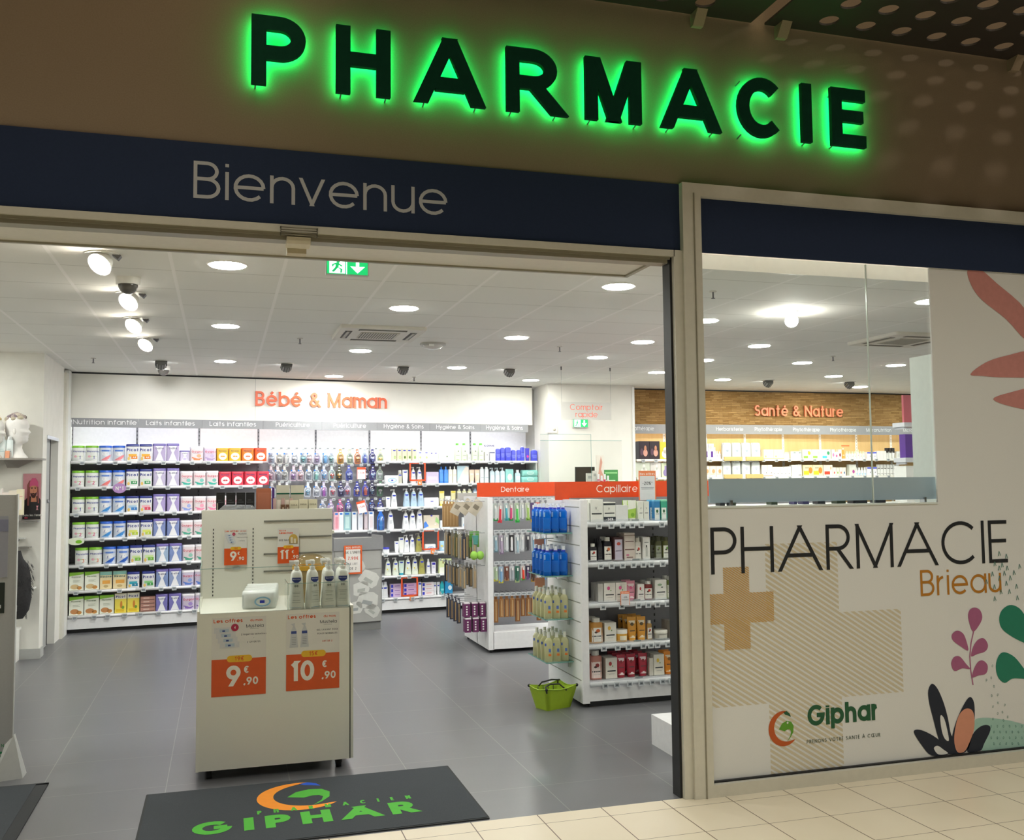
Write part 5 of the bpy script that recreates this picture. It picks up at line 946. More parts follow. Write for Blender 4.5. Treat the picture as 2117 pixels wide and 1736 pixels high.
lb = ['outer end beside the wipes', 'second along beside the wipes', 'third along from the wipes', 'outer end by the bin']
for j, y in enumerate((1.165, 1.25, 1.335)):
    for i, x in enumerate(xs4):
        if j == 2 and i in (0, 1): continue
        put(big, (x-.0+j*.004, y+i*.006, TOPZ), random.uniform(-.35, .1) if i != 1 else .5, 'white pump bottle with navy label on the promotion unit, '+['front', 'middle', 'back'][j]+' row, '+['first', 'second', 'third', 'fourth'][i]+' from the wipes', 'bottle', 'pump bottles on the promotion unit')
m = MB(); a = empty('acrylic_tray', (.383, 1.128, TOPZ)); tag(a, 'clear acrylic tray around the pump bottles on the promotion unit', 'tray')
m.box((0, 0, .0), (.355, .003, .155), ACRYL); m.box((0, 0, 0), (.003, .30, .155), ACRYL); m.box((.352, 0, 0), (.355, .30, .155), ACRYL); m.build('tray_walls', a); m = MB(); m.box((0, 0, .153), (.355, .003, .156), EDGE); m.box((0, .003, .153), (.003, .30, .156), EDGE); m.box((0, -.0, 0), (.002, .003, .153), EDGE); m.build('tray_edge', a)
big_w = pouch('wipes_pack', .20, .105, '#dfe3e0', [('r', -.49, .2, -.45, .8, '#c9cfcc')], .12, (.1, .42, .24, .28, '#8fc2e2', '#e6ecea', 1))
wl = ['first', 'second', 'third', 'last']
for k in range(4): put(big_w, (.225+k*.012, 1.30+k*.135, TOPZ), -.05, 'white wipes pack with blue oval on the promotion unit, '+['front one', 'second one back', 'third one back', 'last one back'][k], 'pack', 'wipes packs on the promotion unit')
# amber domed jar holder behind the bottles
g_ = empty('honey_display', (.555, 1.56, TOPZ)); tag(g_, 'round honey coloured stand with clear dome behind the pump bottles', 'stand')
m = MB(); m.cyl((0, 0), .115, 0, .20, M('#8a7448', .5), 28); m.build('base', g_); m = MB(); m.loft([(.20, .236, .236, .118), (.225, .236, .236, .118)], M('#c99a2c', .4), 8); m.build('rim', g_)
m = MB(); m.sphere((0, 0, .225), .112, .112, .075, glassM('amber_dome', (.80, .72, .52, 1), .1), 24, 12); m.build('dome', g_)
# goods on the rear shelf of the unit
RZ = 1.38
def rear(px0, px1, pyt, y, mk_, lab, cat, group=None, z=RZ, dz=0):
    a = onY(px0, pyt, y); b = onY(px1, pyt, y); w = b.x-a.x; h = a.z-z-dz; put(mk_(round(w, 3), round(h, 3)), ((a.x+b.x)/2, y+.03, z+dz), random.uniform(-.03, .03), lab, cat, group)
BK = lambda w, h: carton('black_carton', w, h, '#17171a', [('r', -.4, .75, .35, .765, '#5a5a60'), ('r', -.3, .8, .1, .82, '#4a4a50'), ('r', -.45, .95, .45, .955, '#3a3a40')], .07)
for k, (a, b) in enumerate(((447, 465), (468, 487), (489, 507), (509, 526))): rear(a, b, 1018, 2.02, BK, 'matt black carton above the back panel, '+ORD[k]+' from the slanted metal rest', 'box', 'black cartons behind the promotion unit', RZ)
m = MB(); r_ = empty('metal_rest', (.09, 1.95, 1.53)); tag(r_, 'slanted brushed metal rest in front of the black cartons', 'rest'); m.add([(-.11, 0, .005), (.13, 0, .005), (.115, .05, .035), (-.07, .05, .04), (-.11, 0, .0), (.13, 0, .0), (.115, .05, .03), (-.07, .05, .035)], [(0, 1, 2, 3), (7, 6, 5, 4), (0, 4, 5, 1), (1, 5, 6, 2), (2, 6, 7, 3), (3, 7, 4, 0)], CHROME); m.build('plate', r_); m = MB(); m.box((-.12, 0, -.15), (-.112, .03, .05), ALU); m.box((.1, .03, -.15), (.11, .045, .03), ALU); m.build('prop', r_)
rear(530, 561, 1009, 2.06, lambda w, h: carton('copper_board', w, h, '#b0694c', [('r', -.4, .1, .4, .9, '#b8745a'), ('o', -.1, .3, .3, .15, '#c98a70')], .01), 'copper coloured picture board between black cartons and grey boxes', 'board')
rear(563, 568, 1008, 2.06, lambda w, h: carton('picture_board', w, h, '#4a2a7a', [], .01), 'narrow violet board beside the copper picture board', 'board')
for k, (a, b) in enumerate(((572, 599), (601, 628))): rear(a, b, 1003, 2.08, lambda w, h: carton('cosmetics_box', w, h, '#b5b3a4', [('r', -.5, .80, .5, .83, '#1f5f4a'), ('r', -.5, .83, .5, 1, '#cfcdbd'), ('r', -.3, .38, .3, .45, '#4a3a5a')], .05), 'grey cosmetics box with green stripe, '+['beside the violet board', 'beside the hanging packs'][k], 'box', 'green striped boxes behind the promotion unit')
for k in range(3): rear(600+k*19.5-1, 600+k*19.5+17, 1034-(k > 0)*2, 1.98, lambda w, h: carton('cosmetics_box', w, h, '#d9d3ba', [('t', 'EUGA', 0, .82, .05, .2, '#7a745f')], .05), 'small cream lidded box above the back panel, '+ORD[k]+' from the white tubes', 'box', 'cream boxes behind the promotion unit')
for k in range(5): rear(565+k*8.5, 572+k*8.5, 1030+(k % 2)*3, 1.97, lambda w, h: tubeup('cream_tube', w, h, '#e9dfd2' if k % 2 else '#caa9a4', '#f0ece2', []), 'slim tube peeking over the back panel, '+ORD[k]+' from the violet board', 'tube', 'slim tubes behind the promotion unit')
for k, (a, b) in enumerate(((581, 590), (592, 598))): rear(a, b, 1043, 1.955, lambda w, h: carton('cosmetics_box', w, h, '#6b4a34', [('r', -.2, .8, .2, .9, '#c9b49a')], .03), 'small brown box peeking over the back panel, '+ORD[k]+' from the slim tubes', 'box', 'brown boxes behind the promotion unit')
# cardboard bin with baby pictures
G_ = M('#b4b4b1', .6, scale=10); bz = .16
bn = empty('cardboard_bin', (1.50, 6.72, 0), R(9)); tag(bn, 'grey cardboard dump bin printed with white nappies, beside the promotion unit', 'bin')
m = MB(); w_, d_ = .285, .2
m.box((-w_, -d_, .10), (w_, -d_+.01, 1.0), G_); m.box((-w_, d_-.01, .10), (w_, d_, 1.06), G_); m.box((-w_, -d_, .10), (-w_+.01, d_, 1.03), G_); m.box((w_-.01, -d_, .10), (w_, d_, 1.03), G_); m.box((-w_, -d_, .7), (w_, d_, .71), G_); m.build('bin_body', bn)
m = MB(); m.box((-w_-.012, -d_-.014, .93), (w_+.012, -d_+.0, 1.07), M('#8f8f92', .6)); m.box((-w_-.012, -d_, .93), (-w_, d_, 1.09), M('#8f8f92', .6)); m.box((w_, -d_, .93), (w_+.012, d_, 1.09), M('#9c9c9e', .6)); m.build('collar', bn)
m = MB(); m.box((-w_+.01, -d_+.02, 0), (w_-.01, d_-.01, .10), M('#8c8c8c', .6)); m.build('base', bn)
m = MB(); random.seed(5)
for cx, cz, rx, rz, an in ((.13, .58, .12, .09, -.5), (.03, .47, .1, .08, .2), (.11, .33, .13, .10, -.2), (-.05, .25, .1, .07, .1), (.17, .21, .09, .07, -.6), (.0, .72, .08, .06, .3)):
    col = M(random.choice(['#d9d9d4', '#cfcfcb', '#e0e0db']), .5); fr = lambda x, z: (cx+(x*math.cos(an)-z*math.sin(an)), -d_-.001-random.random()*.0004, .02+cz+(x*math.sin(an)+z*math.cos(an)))
    m.pol2([(-rx, -rz*.7), (-rx*.6, -rz), (rx*.7, -rz), (rx, -rz*.4), (rx*.9, rz*.7), (rx*.4, rz), (-rx*.8, rz*.8)], col, lambda x, z: (cx+(x*math.cos(an)-z*math.sin(an)), -d_-.0015, .02+cz+(x*math.sin(an)+z*math.cos(an))))
    m.pol2([(-rx*.5, -rz*.5), (rx*.4, -rz*.55), (rx*.5, -rz*.1), (-rx*.4, -rz*.05)], M(random.choice(['#8fae96', '#b9bcb6', '#a9adad']), .5), lambda x, z: (cx+(x*math.cos(an)-z*math.sin(an)), -d_-.0025, .02+cz+(x*math.sin(an)+z*math.cos(an))))
m.build('printed_nappies', bn)
oc = empty('offer_card', (1.36, 6.475, .66), R(5)); tag(oc, 'orange framed offer card for lots of two on the grey bin', 'price card')
m = MB(); m.box((0, -.003, 0), (.21, 0, .33), M('#e5652f', .4)); m.box((.02, -.004, .02), (.19, -.003, .285), M('#f0ebe6', .4)); m.build('card', oc)
m = MB(); m.text('NOS OFFRES', .105, .295, .022, WHITE, .2, 'c', .8, y=-.004, n=5); I_ = M('#2c2c34'); m.text("5€ L'UNITÉ", .105, .235, .03, I_, .14, 'c', .75, y=-.005, n=5); m.text('7.90€', .105, .165, .036, M('#d8452a'), .16, 'c', .9, y=-.005, n=5); m.text('LE LOT', .105, .105, .025, I_, .14, 'c', .8, y=-.005, n=5); m.text('DE 2', .105, .05, .03, I_, .14, 'c', .8, y=-.005, n=5); m.build('lettering', oc)
# doormats
mt = empty('door_mat', (-.37, .03, 0)); tag(mt, 'grey entrance mat with green lettering and an orange and green logo', 'mat')
MB().box((0, 0, 0), (1.675, .93, .008), MATM).build('mat', mt); m = MB(); E_ = M('#26292c', .8)
for a, b in (((-.01, -.012, 0), (1.685, .012, .006)), ((-.01, .92, 0), (1.685, .94, .006)), ((-.012, 0, 0), (.006, .93, .006)), ((1.668, 0, 0), (1.687, .93, .006))): m.box(a, b, E_)
m.build('rubber_edge', mt)
MG = M('#4fae3a', .9); MO = M('#f0932a', .9); MBl = M('#2456c8', .9); fz = lambda x, z: (x, z, .0088)
def matxy(px, py): p = onZ(px, py, .009); return p.x+.37, p.y-.03
gx0, gy0 = matxy(397, 1712); gx1, gy1 = matxy(865, 1678); m = MB(); hh = .115
g = sum(GL[c][0] for c in 'GIPHAR'); s_ = 'GIPHAR'; y0 = matxy(700, 1712)[1]-.02
m.text('GIPHAR', gx0, .185, .185, MG, .26, 'l', ((gx1-gx0)/.185-.26*6-.3*5)/g/.74, .3, fr=fz)
x0, _ = matxy(525, 1700); x1, _ = matxy(853, 1668); g = sum(GL[c][0] for c in 'PHARMACIEN'); m.text('PHARMACIEN', x0+.02, .405, .055, MG, .2, 'l', ((x1-x0)/.055-.2*10-1.1*9)/g/.8, 1.1, fr=fz); m.build('lettering', mt)
m = MB(); cx, cy = matxy(627, 1645); logo(m, cx-.01, cy+.01, .235, fz, MO, MG, MBl, 1.0); m.build('logo', mt)
ml = empty('door_mat', (-2.6, .15, 0)); tag(ml, 'dark grey mat beside the grey totem at the edge of the entrance', 'mat')
MB().box((0, 0, 0), (1.60, 1.22, .008), MATM).build('mat', ml); m = MB(); m.box((1.60, 0, 0), (1.665, 1.22, .007), E_); m.box((0, 1.20, 0), (1.665, 1.235, .007), E_); m.build('rubber_edge', ml)
# grey totem at the edge of the entrance
tt = empty('information_totem', (-1.70, 1.56, 0)); tag(tt, 'grey totem panel with pharmacist lettering at the edge of the entrance', 'totem')
TG = M('#b4b6b6', .5, scale=100); MB().box((0, 0, .05), (.53, .03, 1.655), TG).build('panel', tt); MB().box((.53, -.003, .05), (.538, .035, 1.66), LGREY).build('edge_trim', tt)
m = MB(); m.add([(.44, -.06, 0), (.60, -.02, 0), (.60, .10, 0), (.44, .10, 0), (.50, -.005, .20), (.545, 0, .25), (.545, .035, .25), (.50, .035, .20)], [(0, 1, 5, 4), (1, 2, 6, 5), (2, 3, 7, 6), (3, 0, 4, 7), (4, 5, 6, 7)], M('#d2d4d2', .4)); m.build('foot', tt)
m = MB(); m.box((.02, -.002, 1.17), (.49, 0, 1.53), M('#a2a4b0', .4)); m.box((.02, -.003, 1.44), (.49, -.002, 1.51), M('#8a8da4', .4)); m.build('printed_sheet', tt)
m = MB(); m.box((.40, -.002, .96), (.478, 0, 1.14), M('#26302a', .5)); m.box((.43, -.003, 1.02), (.45, -.002, 1.06), M('#b0522a')); m.box((.445, -.003, .99), (.46, -.002, 1.01), M('#c9d3d6')); m.build('photo', tt)
m = MB(); m.text('GIPHAR', .498, .105, .055, M('#2f8a55', .5), .24, 'r', 1, .2, y=-.002); m.text('PHARMACIEN', .493, .185, .018, M('#2f8a55', .5), .16, 'r', 1, .7, y=-.002, n=5); m.build('lettering', tt)
# ================================================================ ISLAND SHELVING
def island(name, x0, y0, x1, y1, hgt, label): o = empty(name, (x0, y0, 0)); return tag(o, label, 'shelving')
IG = M('#85858a', .6); HO = M('#dd4a18', .5)
DX, DY = 2.57, 4.60
dn = island('island_shelving', DX, DY, 0, 0, 0, 'white island shelving headed for dental care with hooks of brushes')
ub2 = lambda nm, a, b, m, par: MB().box(a, b, m).build(nm, par)
ub2('end_panel', (0, .44, .03), (.03, 1.0, 1.55), SHELFW, dn); ub2('upright_panel', (-.0, -.0, .03), (.055, .46, 1.55), SHELFW, dn); ub2('back_panel', (.03, .48, .2), (3.2, .52, 1.55), IG, dn)
ub2('plinth', (.05, 0, .035), (3.2, .98, .185), SHELFW, dn); ub2('base_shelf', (.05, .0, .185), (3.2, .48, .20), SHELFW, dn)
m = MB(); m.box((.02, .485, 1.55), (3.2, .5, 1.70), HO); hs_ = m.build('header_sign', dn); m = MB()
a = onY(1036, 1020, DY+.484); b_ = onY(1094, 1020, DY+.484); g = sum(GL[c][0] for c in 'Dentaire'); hh = .054
m.text('Dentaire', a.x-DX, 1.600, hh, M('#ffe9df', .5), .115, 'l', ((b_.x-a.x)/hh-.115*8-.12*7)/g/.885, .12, y=.4835); m.build('lettering', hs_); m = MB(); a = onY(1176, 1020, DY+.484); m.text('Dentaire', a.x-DX, 1.600, hh, M('#ffe9df', .5), .115, 'l', 1.0, .12, y=.4835); m.build('lettering', hs_)
for x, y in ((.03, .03), (.03, .95)): m = MB(); m.tube([(x-.01, y, .02), (x+.01, y, .02)], .02, DARK, 10); m.build('castor', dn)
hk2 = MB(); hk2.tube([(0, .46, 0), (0, .0, 0), (0, -.006, .01)], .0028, CHROME, 5); hk2.box((-.026, -.012, .0), (.026, -.009, .034), TAGM); hk2.box((-.018, -.0125, .008), (.018, -.012, .024), TAGD); hk2 = hk2.build('hook', link=False); SRC.append(hk2)
q4 = lambda c: 900+c/3.2154
def brush(w, h, body, band, foot, strip): 
    def fn():
        a = MB(); a.box((-w/2, -.006, -h), (w/2, 0, -.02), M(body, .4)); a.box((-w*.3, -.004, -.02), (w*.3, 0, .012), M('#dfe0e2', .4)); a.box((-w/2, -.0068, -h), (w/2, -.006, -h+h*foot), M(band, .4)); a.box((-w*.28, -.0068, -h*.9), (w*.28, -.006, -h*.76), M('#eef0f0', .4))
        b = MB(); b.loft([(-h*.93, w*.5, .018, .007, -.014), (-h*.3, w*.44, .018, .007, -.014), (-h*.2, w*.3, .012, .005, -.012)], M(strip, .3), 3); b.box((-w*.16, -.024, -h*.36), (w*.16, -.018, -h*.2), WHITE)
        return source('toothbrush_pack', [('card', a), ('brush', b)])
    return mk('toothbrush_pack', (body, band, strip, round(w, 3), round(h, 3)), fn)
rows = [(1.515, 1.39, .20, [('#cfd8d4','#1f9a4a','#c9d0d0'),('#dfe6e4','#e04a5a','#d23a4a'),('#d6e2e2','#4fb0b0','#4fa8b8'),('#dfe6de','#1fa04a','#d04a7a'),('#d0e0cc','#2fb04a','#4fbf5a'),('#e4e8e4','#9a9aa8','#c9c9d6'),('#dfe4d4','#7fb04a','#9fc06a'),('#6a5a8a','#e0b03a','#4a3a9a'),('#e05a4a','#1f8a3a','#c0303a'),('#dfe6dc','#5fae6a','#c0d6c0'),('#dcdce4','#7a4a9a','#e6e6ec'),('#dfe6dc','#2f9a4a','#9ac07a'),('#e6e6ea','#8f4aa0','#d8d8e0')]),
 (1.19, 1.09, .19, [('#a9b6bc','#7f9aa6','#8fb0c0'),('#b4a9b8','#8a7a94','#b0a0b8'),('#c4c9cc','#9aa3a8','#d6dade'),('#26262a','#3a3a40','#e6e6ea'),('#dfe3e6','#c9ced2','#9fb8c4'),('#e4e6e8','#cfd3d6','#c9cdd2'),('#6a6a70','#8a8a90','#3a3a40'),('#dfe4e8','#a9c0cc','#7fa8c4'),('#e4e6ea','#c9cdd2','#d6dade'),('#dfe4ea','#6fa0c8','#4f88c0'),('#dde2e6','#e0603a','#e04a3a'),('#c9d0d6','#a3adb6','#8f9aa6')]),
 (.875, .78, .165, [('#c9d8c4','#e6d83a','#b0c4a0'),('#b4c8dc','#e6d83a','#7fa8d0'),('#8a5a4a','#c9a06a','#7a4a3a'),('#e4e6ea','#c9ccd0','#9aa0a8'),('#4a7a6a','#cfe0a0','#3a6a5a'),('#e6e8e4','#5fbf4a','#e04a3a'),('#3a3a50','#8a8aa0','#6a4a7a'),('#6a4a3a','#d0a03a','#4a3a30'),('#dfe2e6','#e0503a','#c8ccd2'),('#2a4a8a','#6fa0d8','#4f7fc8'),('#3a5a9a','#a9c0e0','#8fb0d8'),('#33333c','#4a6a9a','#5a5a66')])]
dl = []
ptx = [['mint', 'red', 'teal', 'pink', 'bright green', 'grey', 'olive', 'purple and yellow', 'crimson', 'pale green', 'lilac', 'leaf green', 'violet'], ['steel blue', 'mauve', 'silver', 'black', 'pale blue', 'white', 'charcoal', 'sky blue', 'off-white', 'cobalt', 'orange striped', 'slate'], ['yellow footed green', 'yellow footed blue', 'brown', 'silver', 'dark green', 'green and red', 'dark violet', 'dark brown', 'white and orange', 'royal blue', 'denim blue', 'graphite']]
for ri, (z, _, h, cols) in enumerate(rows):
    n = len(cols)
    for i, c in enumerate(cols):
        x = .085 + i*.057; y = .055
        h_ = hk2.copy(); COL.objects.link(h_); h_.parent = dn; h_.location = (x, .0, z)
        for dpt in (0,):
            put(brush(.047, h+.02*(i % 3 == 1), c[0], c[1], .14, c[2]), (DX+x, DY+.03, z-.004), random.uniform(-.15, .15), ptx[ri][i]+' toothbrush pack on the '+['top', 'second', 'third'][ri]+' hook row of the dental island', 'toothbrush pack', 'toothbrush packs, '+['top', 'second', 'third'][ri]+' hook row', ry=random.uniform(-.05, .05))
bag = lambda c, w=.05, h=.20: mk('brush_bag', (c, w, h), lambda: source('brush_bag', [('bag', MB().box((-w/2, -.012, -h), (w/2, .012, -.03), M(c, .5)).box((-w*.3, -.002, -.03), (w*.3, .002, .012), M(c, .5))), ('brush', MB().box((-w*.12, -.016, -h*.95), (w*.12, -.012, -h*.2), M('#c9a878', .6)))]))
for i in range(12):
    x = .085+i*.057; z = .56; h_ = hk2.copy(); COL.objects.link(h_); h_.parent = dn; h_.location = (x, .0, z)
    if i < 9: put(bag(random.choice(['#9a6a3c', '#8a5c34', '#a87848']), .046, .21+.05*(i % 4 == 0)), (DX+x, DY+.03, z-.004), random.uniform(-.2, .2), 'brown kraft brush bag on the lowest hook row, '+ORD[i]+' from the shelving end', 'brush bag', 'kraft brush bags, lowest hook row')
    else: put(brush(.05, .20, '#4a3f9a' if i == 9 else '#dfe2e4', '#e6e6ea', .4, '#3a3a8a' if i == 9 else '#8fc0a0'), (DX+x, DY+.03, z-.004), 0, ['violet', 'white and green', 'grey and green'][i-9]+' brush pack beside the kraft bags, lowest hook row', 'toothbrush pack')
# hooks on the end of the dental island, reaching toward the promotion unit
hk3 = MB(); hk3.tube([(0, 0, 0), (-.27, 0, 0), (-.278, 0, .01)], .003, CHROME, 5); hk3.box((-.285, -.018, -.004), (-.281, .018, .026), TAGM); hk3 = hk3.build('end_hook', link=False); SRC.append(hk3)
tiers = [1.51, 1.19, .86, .50]; ys = [.12, .28, .44, .60, .76, .92]
for ti, z in enumerate(tiers):
    for k, y in enumerate(ys): h_ = hk3.copy(); COL.objects.link(h_); h_.parent = dn; h_.location = (0, y, z)
tn = ['top', 'second', 'third', 'lowest']
def side(src, dx, y, z, lab, cat, group=None, rz=0, ry=0): put(src, (DX-dx, DY+y, z-.004), rz, lab, cat, group, ry=ry)
for k in range(5): side(bag('#b08a5c', .035, .28), .26-.035*k, .84, tiers[0], 'long natural bristle brush on the top end hooks, '+ORD[k]+' from the tip', 'brush', 'natural brushes on the end hooks', R(90)*0)
card = lambda c, w, h: mk('paper_card', (c, w, h), lambda: source('paper_card', [('card', MB().box((-w/2, -.002, -h), (w/2, .002, .01), M(c, .6))), ('print', MB().box((-w*.3, -.0028, -h*.6), (w*.3, -.002, -h*.3), M('#8f8474', .6)))]))
for k, (dx, y, an) in enumerate(((.17, .46, .5), (.10, .30, .7), (.03, .20, .6))): side(card('#cfc4b2', .10, .15), dx, y, tiers[0], 'tilted beige paper card hanging from the top end hooks, '+ORD[k]+' from the tip', 'card', 'beige cards on the end hooks', 0, an)
for ti, (cs, h) in enumerate(((['#3a3b44', '#a9a49a', '#6b6a4a', '#8f8a7c', '#4f4636', '#b4aca0'], .26), (['#8a8478', '#a39a8c', '#5a5448', '#6f6a62', '#8f8d94', '#3c3d46'], .22))):
    for k, y in enumerate(ys):
        for dpt in (0, 1): side(bag(cs[(k+dpt) % 6], .04, h), .22-.11*dpt, y, tiers[ti+1], ['charcoal', 'stone', 'olive', 'taupe', 'umber', 'sand'][(k+dpt) % 6]+' bagged brush on the '+tn[ti+1]+' end hooks, '+['outer', 'inner'][dpt]+', '+ORD[5-k]+' row back', 'brush', 'bagged brushes on the end hooks')
PUR = M('#6a2a5c', .5)
ib = mk('interdental_box', ('p',), lambda: source('interdental_box', [('box', MB().box((-.03, -.045, -.16), (.03, .045, -.02), PUR).box((-.03, -.0455, -.03), (.03, .0455, -.018), M('#e6dde2', .5))), ('print', MB().box((-.012, -.0465, -.14), (.004, -.0458, -.125), WHITE).box((-.012, -.0465, -.115), (.004, -.0458, -.10), WHITE).box((-.012, -.0465, -.09), (.004, -.0458, -.075), WHITE).box((-.012, -.0465, -.065), (.004, -.0458, -.05), WHITE))]))
for a_, (dx, y) in enumerate(((.20, .12), (.12, .12), (.04, .12))):
    for b in (0, 1): side(ib, dx-.004*b, y-.02*b, tiers[3]+.02-.15*b, 'maroon brush box on the lowest end hooks, '+['upper', 'lower'][b]+', '+ORD[a_]+' from the tip', 'box', 'maroon boxes on the end hooks')
for k, y in enumerate(ys[2:]): side(bag('#4a4c5a', .04, .25), .20, y, tiers[3], 'dark bagged brush on the lowest end hooks, '+ORD[3-k]+' row back', 'brush', 'dark bags on the end hooks')
cup = source('hanging_cup', [('card', MB().box((-.05, -.002, -.15), (.05, .002, .01), M('#6aa84a', .5))), ('cup', (lambda m: m.cyl((0, -.035), .028, -.12, -.03, M('#5fb0a8', .3, 0, 0, .8), 16, .034))(MB()))])
side(cup, .10, .16, 1.20, 'teal cup on green card hanging on the second end hooks', 'cup'); 
ball = source('green_sponge', [('sponge', (lambda m: (m.sphere((-.03, 0, -.05), .04, .035, .045, M('#9fd65a', .7), 14, 8), m.sphere((.035, 0, -.05), .04, .035, .045, M('#9fd65a', .7), 14, 8))[0] and m)(MB())), ('string', MB().tube([(0, 0, -.01), (0, 0, .09)], .002, GREY))])
side(ball, .09, .10, 1.02, 'round lime green sponge hanging below the teal cup', 'sponge')
# ---------------------------------------------------------------- hair care island
CX, CY = 2.62, 2.10; CL = 2.6
cp = island('island_shelving', CX, CY, 0, 0, 0, 'white island shelving headed for hair care, behind the entrance post')
ub2('upright_panel', (0, 0, .03), (.055, .80, 1.56), SHELFW, cp); ub2('back_panel', (.055, .39, .19), (CL, .42, 1.57), IG, cp); ub2('plinth', (.055, .0, .045), (CL, .80, .175), SHELFW, cp); ub2('kick_strip', (.06, .03, 0), (CL, .78, .045), DARK, cp)
m = MB()
for k in range(10): m.box((-.002, .03, 1.50-k*.145), (.0005, .78, 1.508-k*.145), M('#9a9c96', .5))
m.build('slat_grooves', cp)
hz = [1.39, 1.085, .775, .465, .19]
m = MB(); m.box((-.06, .40, 1.555), (CL, .415, 1.70), HO); hs_ = m.build('header_sign', cp)
a = onY(1233, 1015, CY+.399); b_ = onY(1318, 1015, CY+.399); m = MB(); g = sum(GL[c][0] for c in 'Capillaire'); hh = .060; m.text('Capillaire', a.x-CX, 1.612, hh, M('#ffe9df', .5), .12, 'l', ((b_.x-a.x)/hh-.12*10-.12*9)/g/.88, .12, y=.3985); m.build('lettering', hs_)
etag = MB(); etag.box((-.022, -.014, -.052), (.022, -.004, -.008), M('#d9dde0', .3)); etag.box((-.016, -.0148, -.045), (.016, -.014, -.018), M('#9ea4a8', .4)); etag.box((-.01, -.0152, -.038), (.01, -.0148, -.026), M('#565c62', .4)); etag = etag.build('price_tag', link=False); SRC.append(etag)
tgx = [[1083, 1165, 1240, 1303, 1363, 1500], [1090, 1162, 1235, 1307, 1372, 1425, 1500, 1570], [1102, 1225, 1335, 1400, 1460, 1527], [1102, 1193, 1265, 1362, 1412, 1455, 1525, 1588], [1102, 1177, 1262, 1337, 1410, 1477, 1535, 1598]]
for k, z in enumerate(hz):
    m = MB(); d0 = .02 if k < 4 else 0; m.box((.055, d0, z-.03), (CL, .39, z-.004), SHELFW)
    m.tube([(.057, d0+.002, z-.02), (CL, d0+.002, z-.02)], .020, M('#e3e7ea', .2), 8); m.box((.055, d0-.004, z-.004), (CL, d0, z+.018), glassM('shelf_lip', (.93, .95, .97, 1), .12)); s = m.build('shelf', cp)
    for c in tgx[k]:
        p = onY(q4(c), 1000, CY); t = etag.copy(); COL.objects.link(t); t.parent = s; t.location = (p.x-CX, d0-.012, z)
    m = MB(); p = onY(q4(1330), 1000, CY); m.box((p.x-CX-.03, d0-.006, z+.004), (p.x-CX+.03, d0-.004, z+.014), M('#7f8a8c')); m.build('brand_strip', s)
m = MB()
for x in (.06, .78): [m.box((x-.005, .386, 1.5-k*.05), (x+.005, .39, 1.52-k*.05), DARK) for k in range(27)]
m.build('slotted_upright', cp)
HC = 'hair products on the hair care island'
def hp(row, c0, c1, ht, cb, mk_, desc, cat, deep=1, back=''):
    y = CY+.07; a = onY(q4(c0), 940+cb/3.2154, y); b = onY(q4(c1), 940+cb/3.2154, y); w = b.x-a.x; h = ht/3.2154*(y-CAM.y)/FPX*1.05
    src = mk_(round(w, 3), round(h, 3))
    for k in range(deep): put(src, ((a.x+b.x)/2-.002*k, y+.02+k*(.085), hz[row]), random.uniform(-.05, .05), desc+(', '+['front', 'second back', 'third back'][k] if deep > 1 else ''), cat, HC)
CT = lambda col, g, d=.06, top=None: (lambda w, h: carton('hair_product_box', w, h, col, g, d, top))
LB = [('r', -.38, .30, .38, .36, '#3a3f42'), ('r', -.3, .22, .3, .235, '#9a9e9a')]
VV = [('t', 'V', -.05, .55, .12, .12, '#4a4f4a'), ('t', '.', .12, .50, .12, .12, '#4a4f4a'), ('r', -.4, .33, .4, .39, '#33383a')]
hp(0, 1030, 1112, 150, 415, CT('#e4e6de', VV), 'white box with thin V mark beside the slatted end', 'box', 3); hp(0, 955, 1022, 128, 415, CT('#e2e4dc', []), 'plain white box against the slatted end', 'box', 2); hp(0, 1115, 1195, 130, 415, CT('#e2e4dc', [('t', 'V', -.05, .6, .12, .12, '#4a4f4a'), ('r', -.5, .85, .5, .95, '#2c3436'), ('r', -.4, .40, .4, .46, '#33383a'), ('r', -.5, 0, .5, .24, '#26303a'), ('t', '-50%', 0, .06, .12, .2, '#ffffff')]), 'white box with black base reading minus fifty percent', 'box', 2)
hp(0, 1197, 1278, 108, 415, CT('#dfe2e0', [('r', -.45, .05, .45, .1, '#c4c8c8')]), 'low clear tray between white box and green leaf tubes', 'tray')
hp(0, 1282, 1342, 140, 410, lambda w, h: tubeup('cream_tube', w, h, '#a8cf5a', '#dfe6d6', [('p', [(-.45, .55), (.45, .62), (.45, 1), (-.45, 1)], '#e9ece2'), ('o', .0, .72, .3, .1, '#27402c'), ('o', .0, .3, .2, .1, '#7fb03a')]), 'green tube with dark leaf drawing', 'tube', 2); hp(0, 1345, 1380, 132, 410, CT('#e3e6dc', [('t', 'V', 0, .6, .09, .12, '#4a4f4a'), ('r', -.3, .38, .3, .42, '#6a706a')]), 'slim white box, first beside the leaf tubes', 'box', 2); hp(0, 1383, 1418, 132, 410, CT('#e3e6dc', [('t', 'V', 0, .6, .09, .12, '#4a4f4a'), ('r', -.3, .38, .3, .42, '#6a706a')]), 'slim white box, second beside the leaf tubes', 'box', 2)
for k, (c0, col, cn, top) in enumerate(((1455, '#2f7fb8', 'blue', '#6ab8dc'), (1498, '#3fa88a', 'sea green', '#8fdcb8'), (1538, '#2fae9a', 'teal', '#8fe0c0'))): hp(0, c0, c0+38, 140, 405, CT(col, [('r', -.42, .02, .42, .62, '#e6ece6'), ('o', 0, .45, .2, .08, '#3a6a4a'), ('r', -.3, .3, .3, .33, '#5a6a6a')], .05, top), cn+' box with pale label beside the entrance post', 'box', 2)
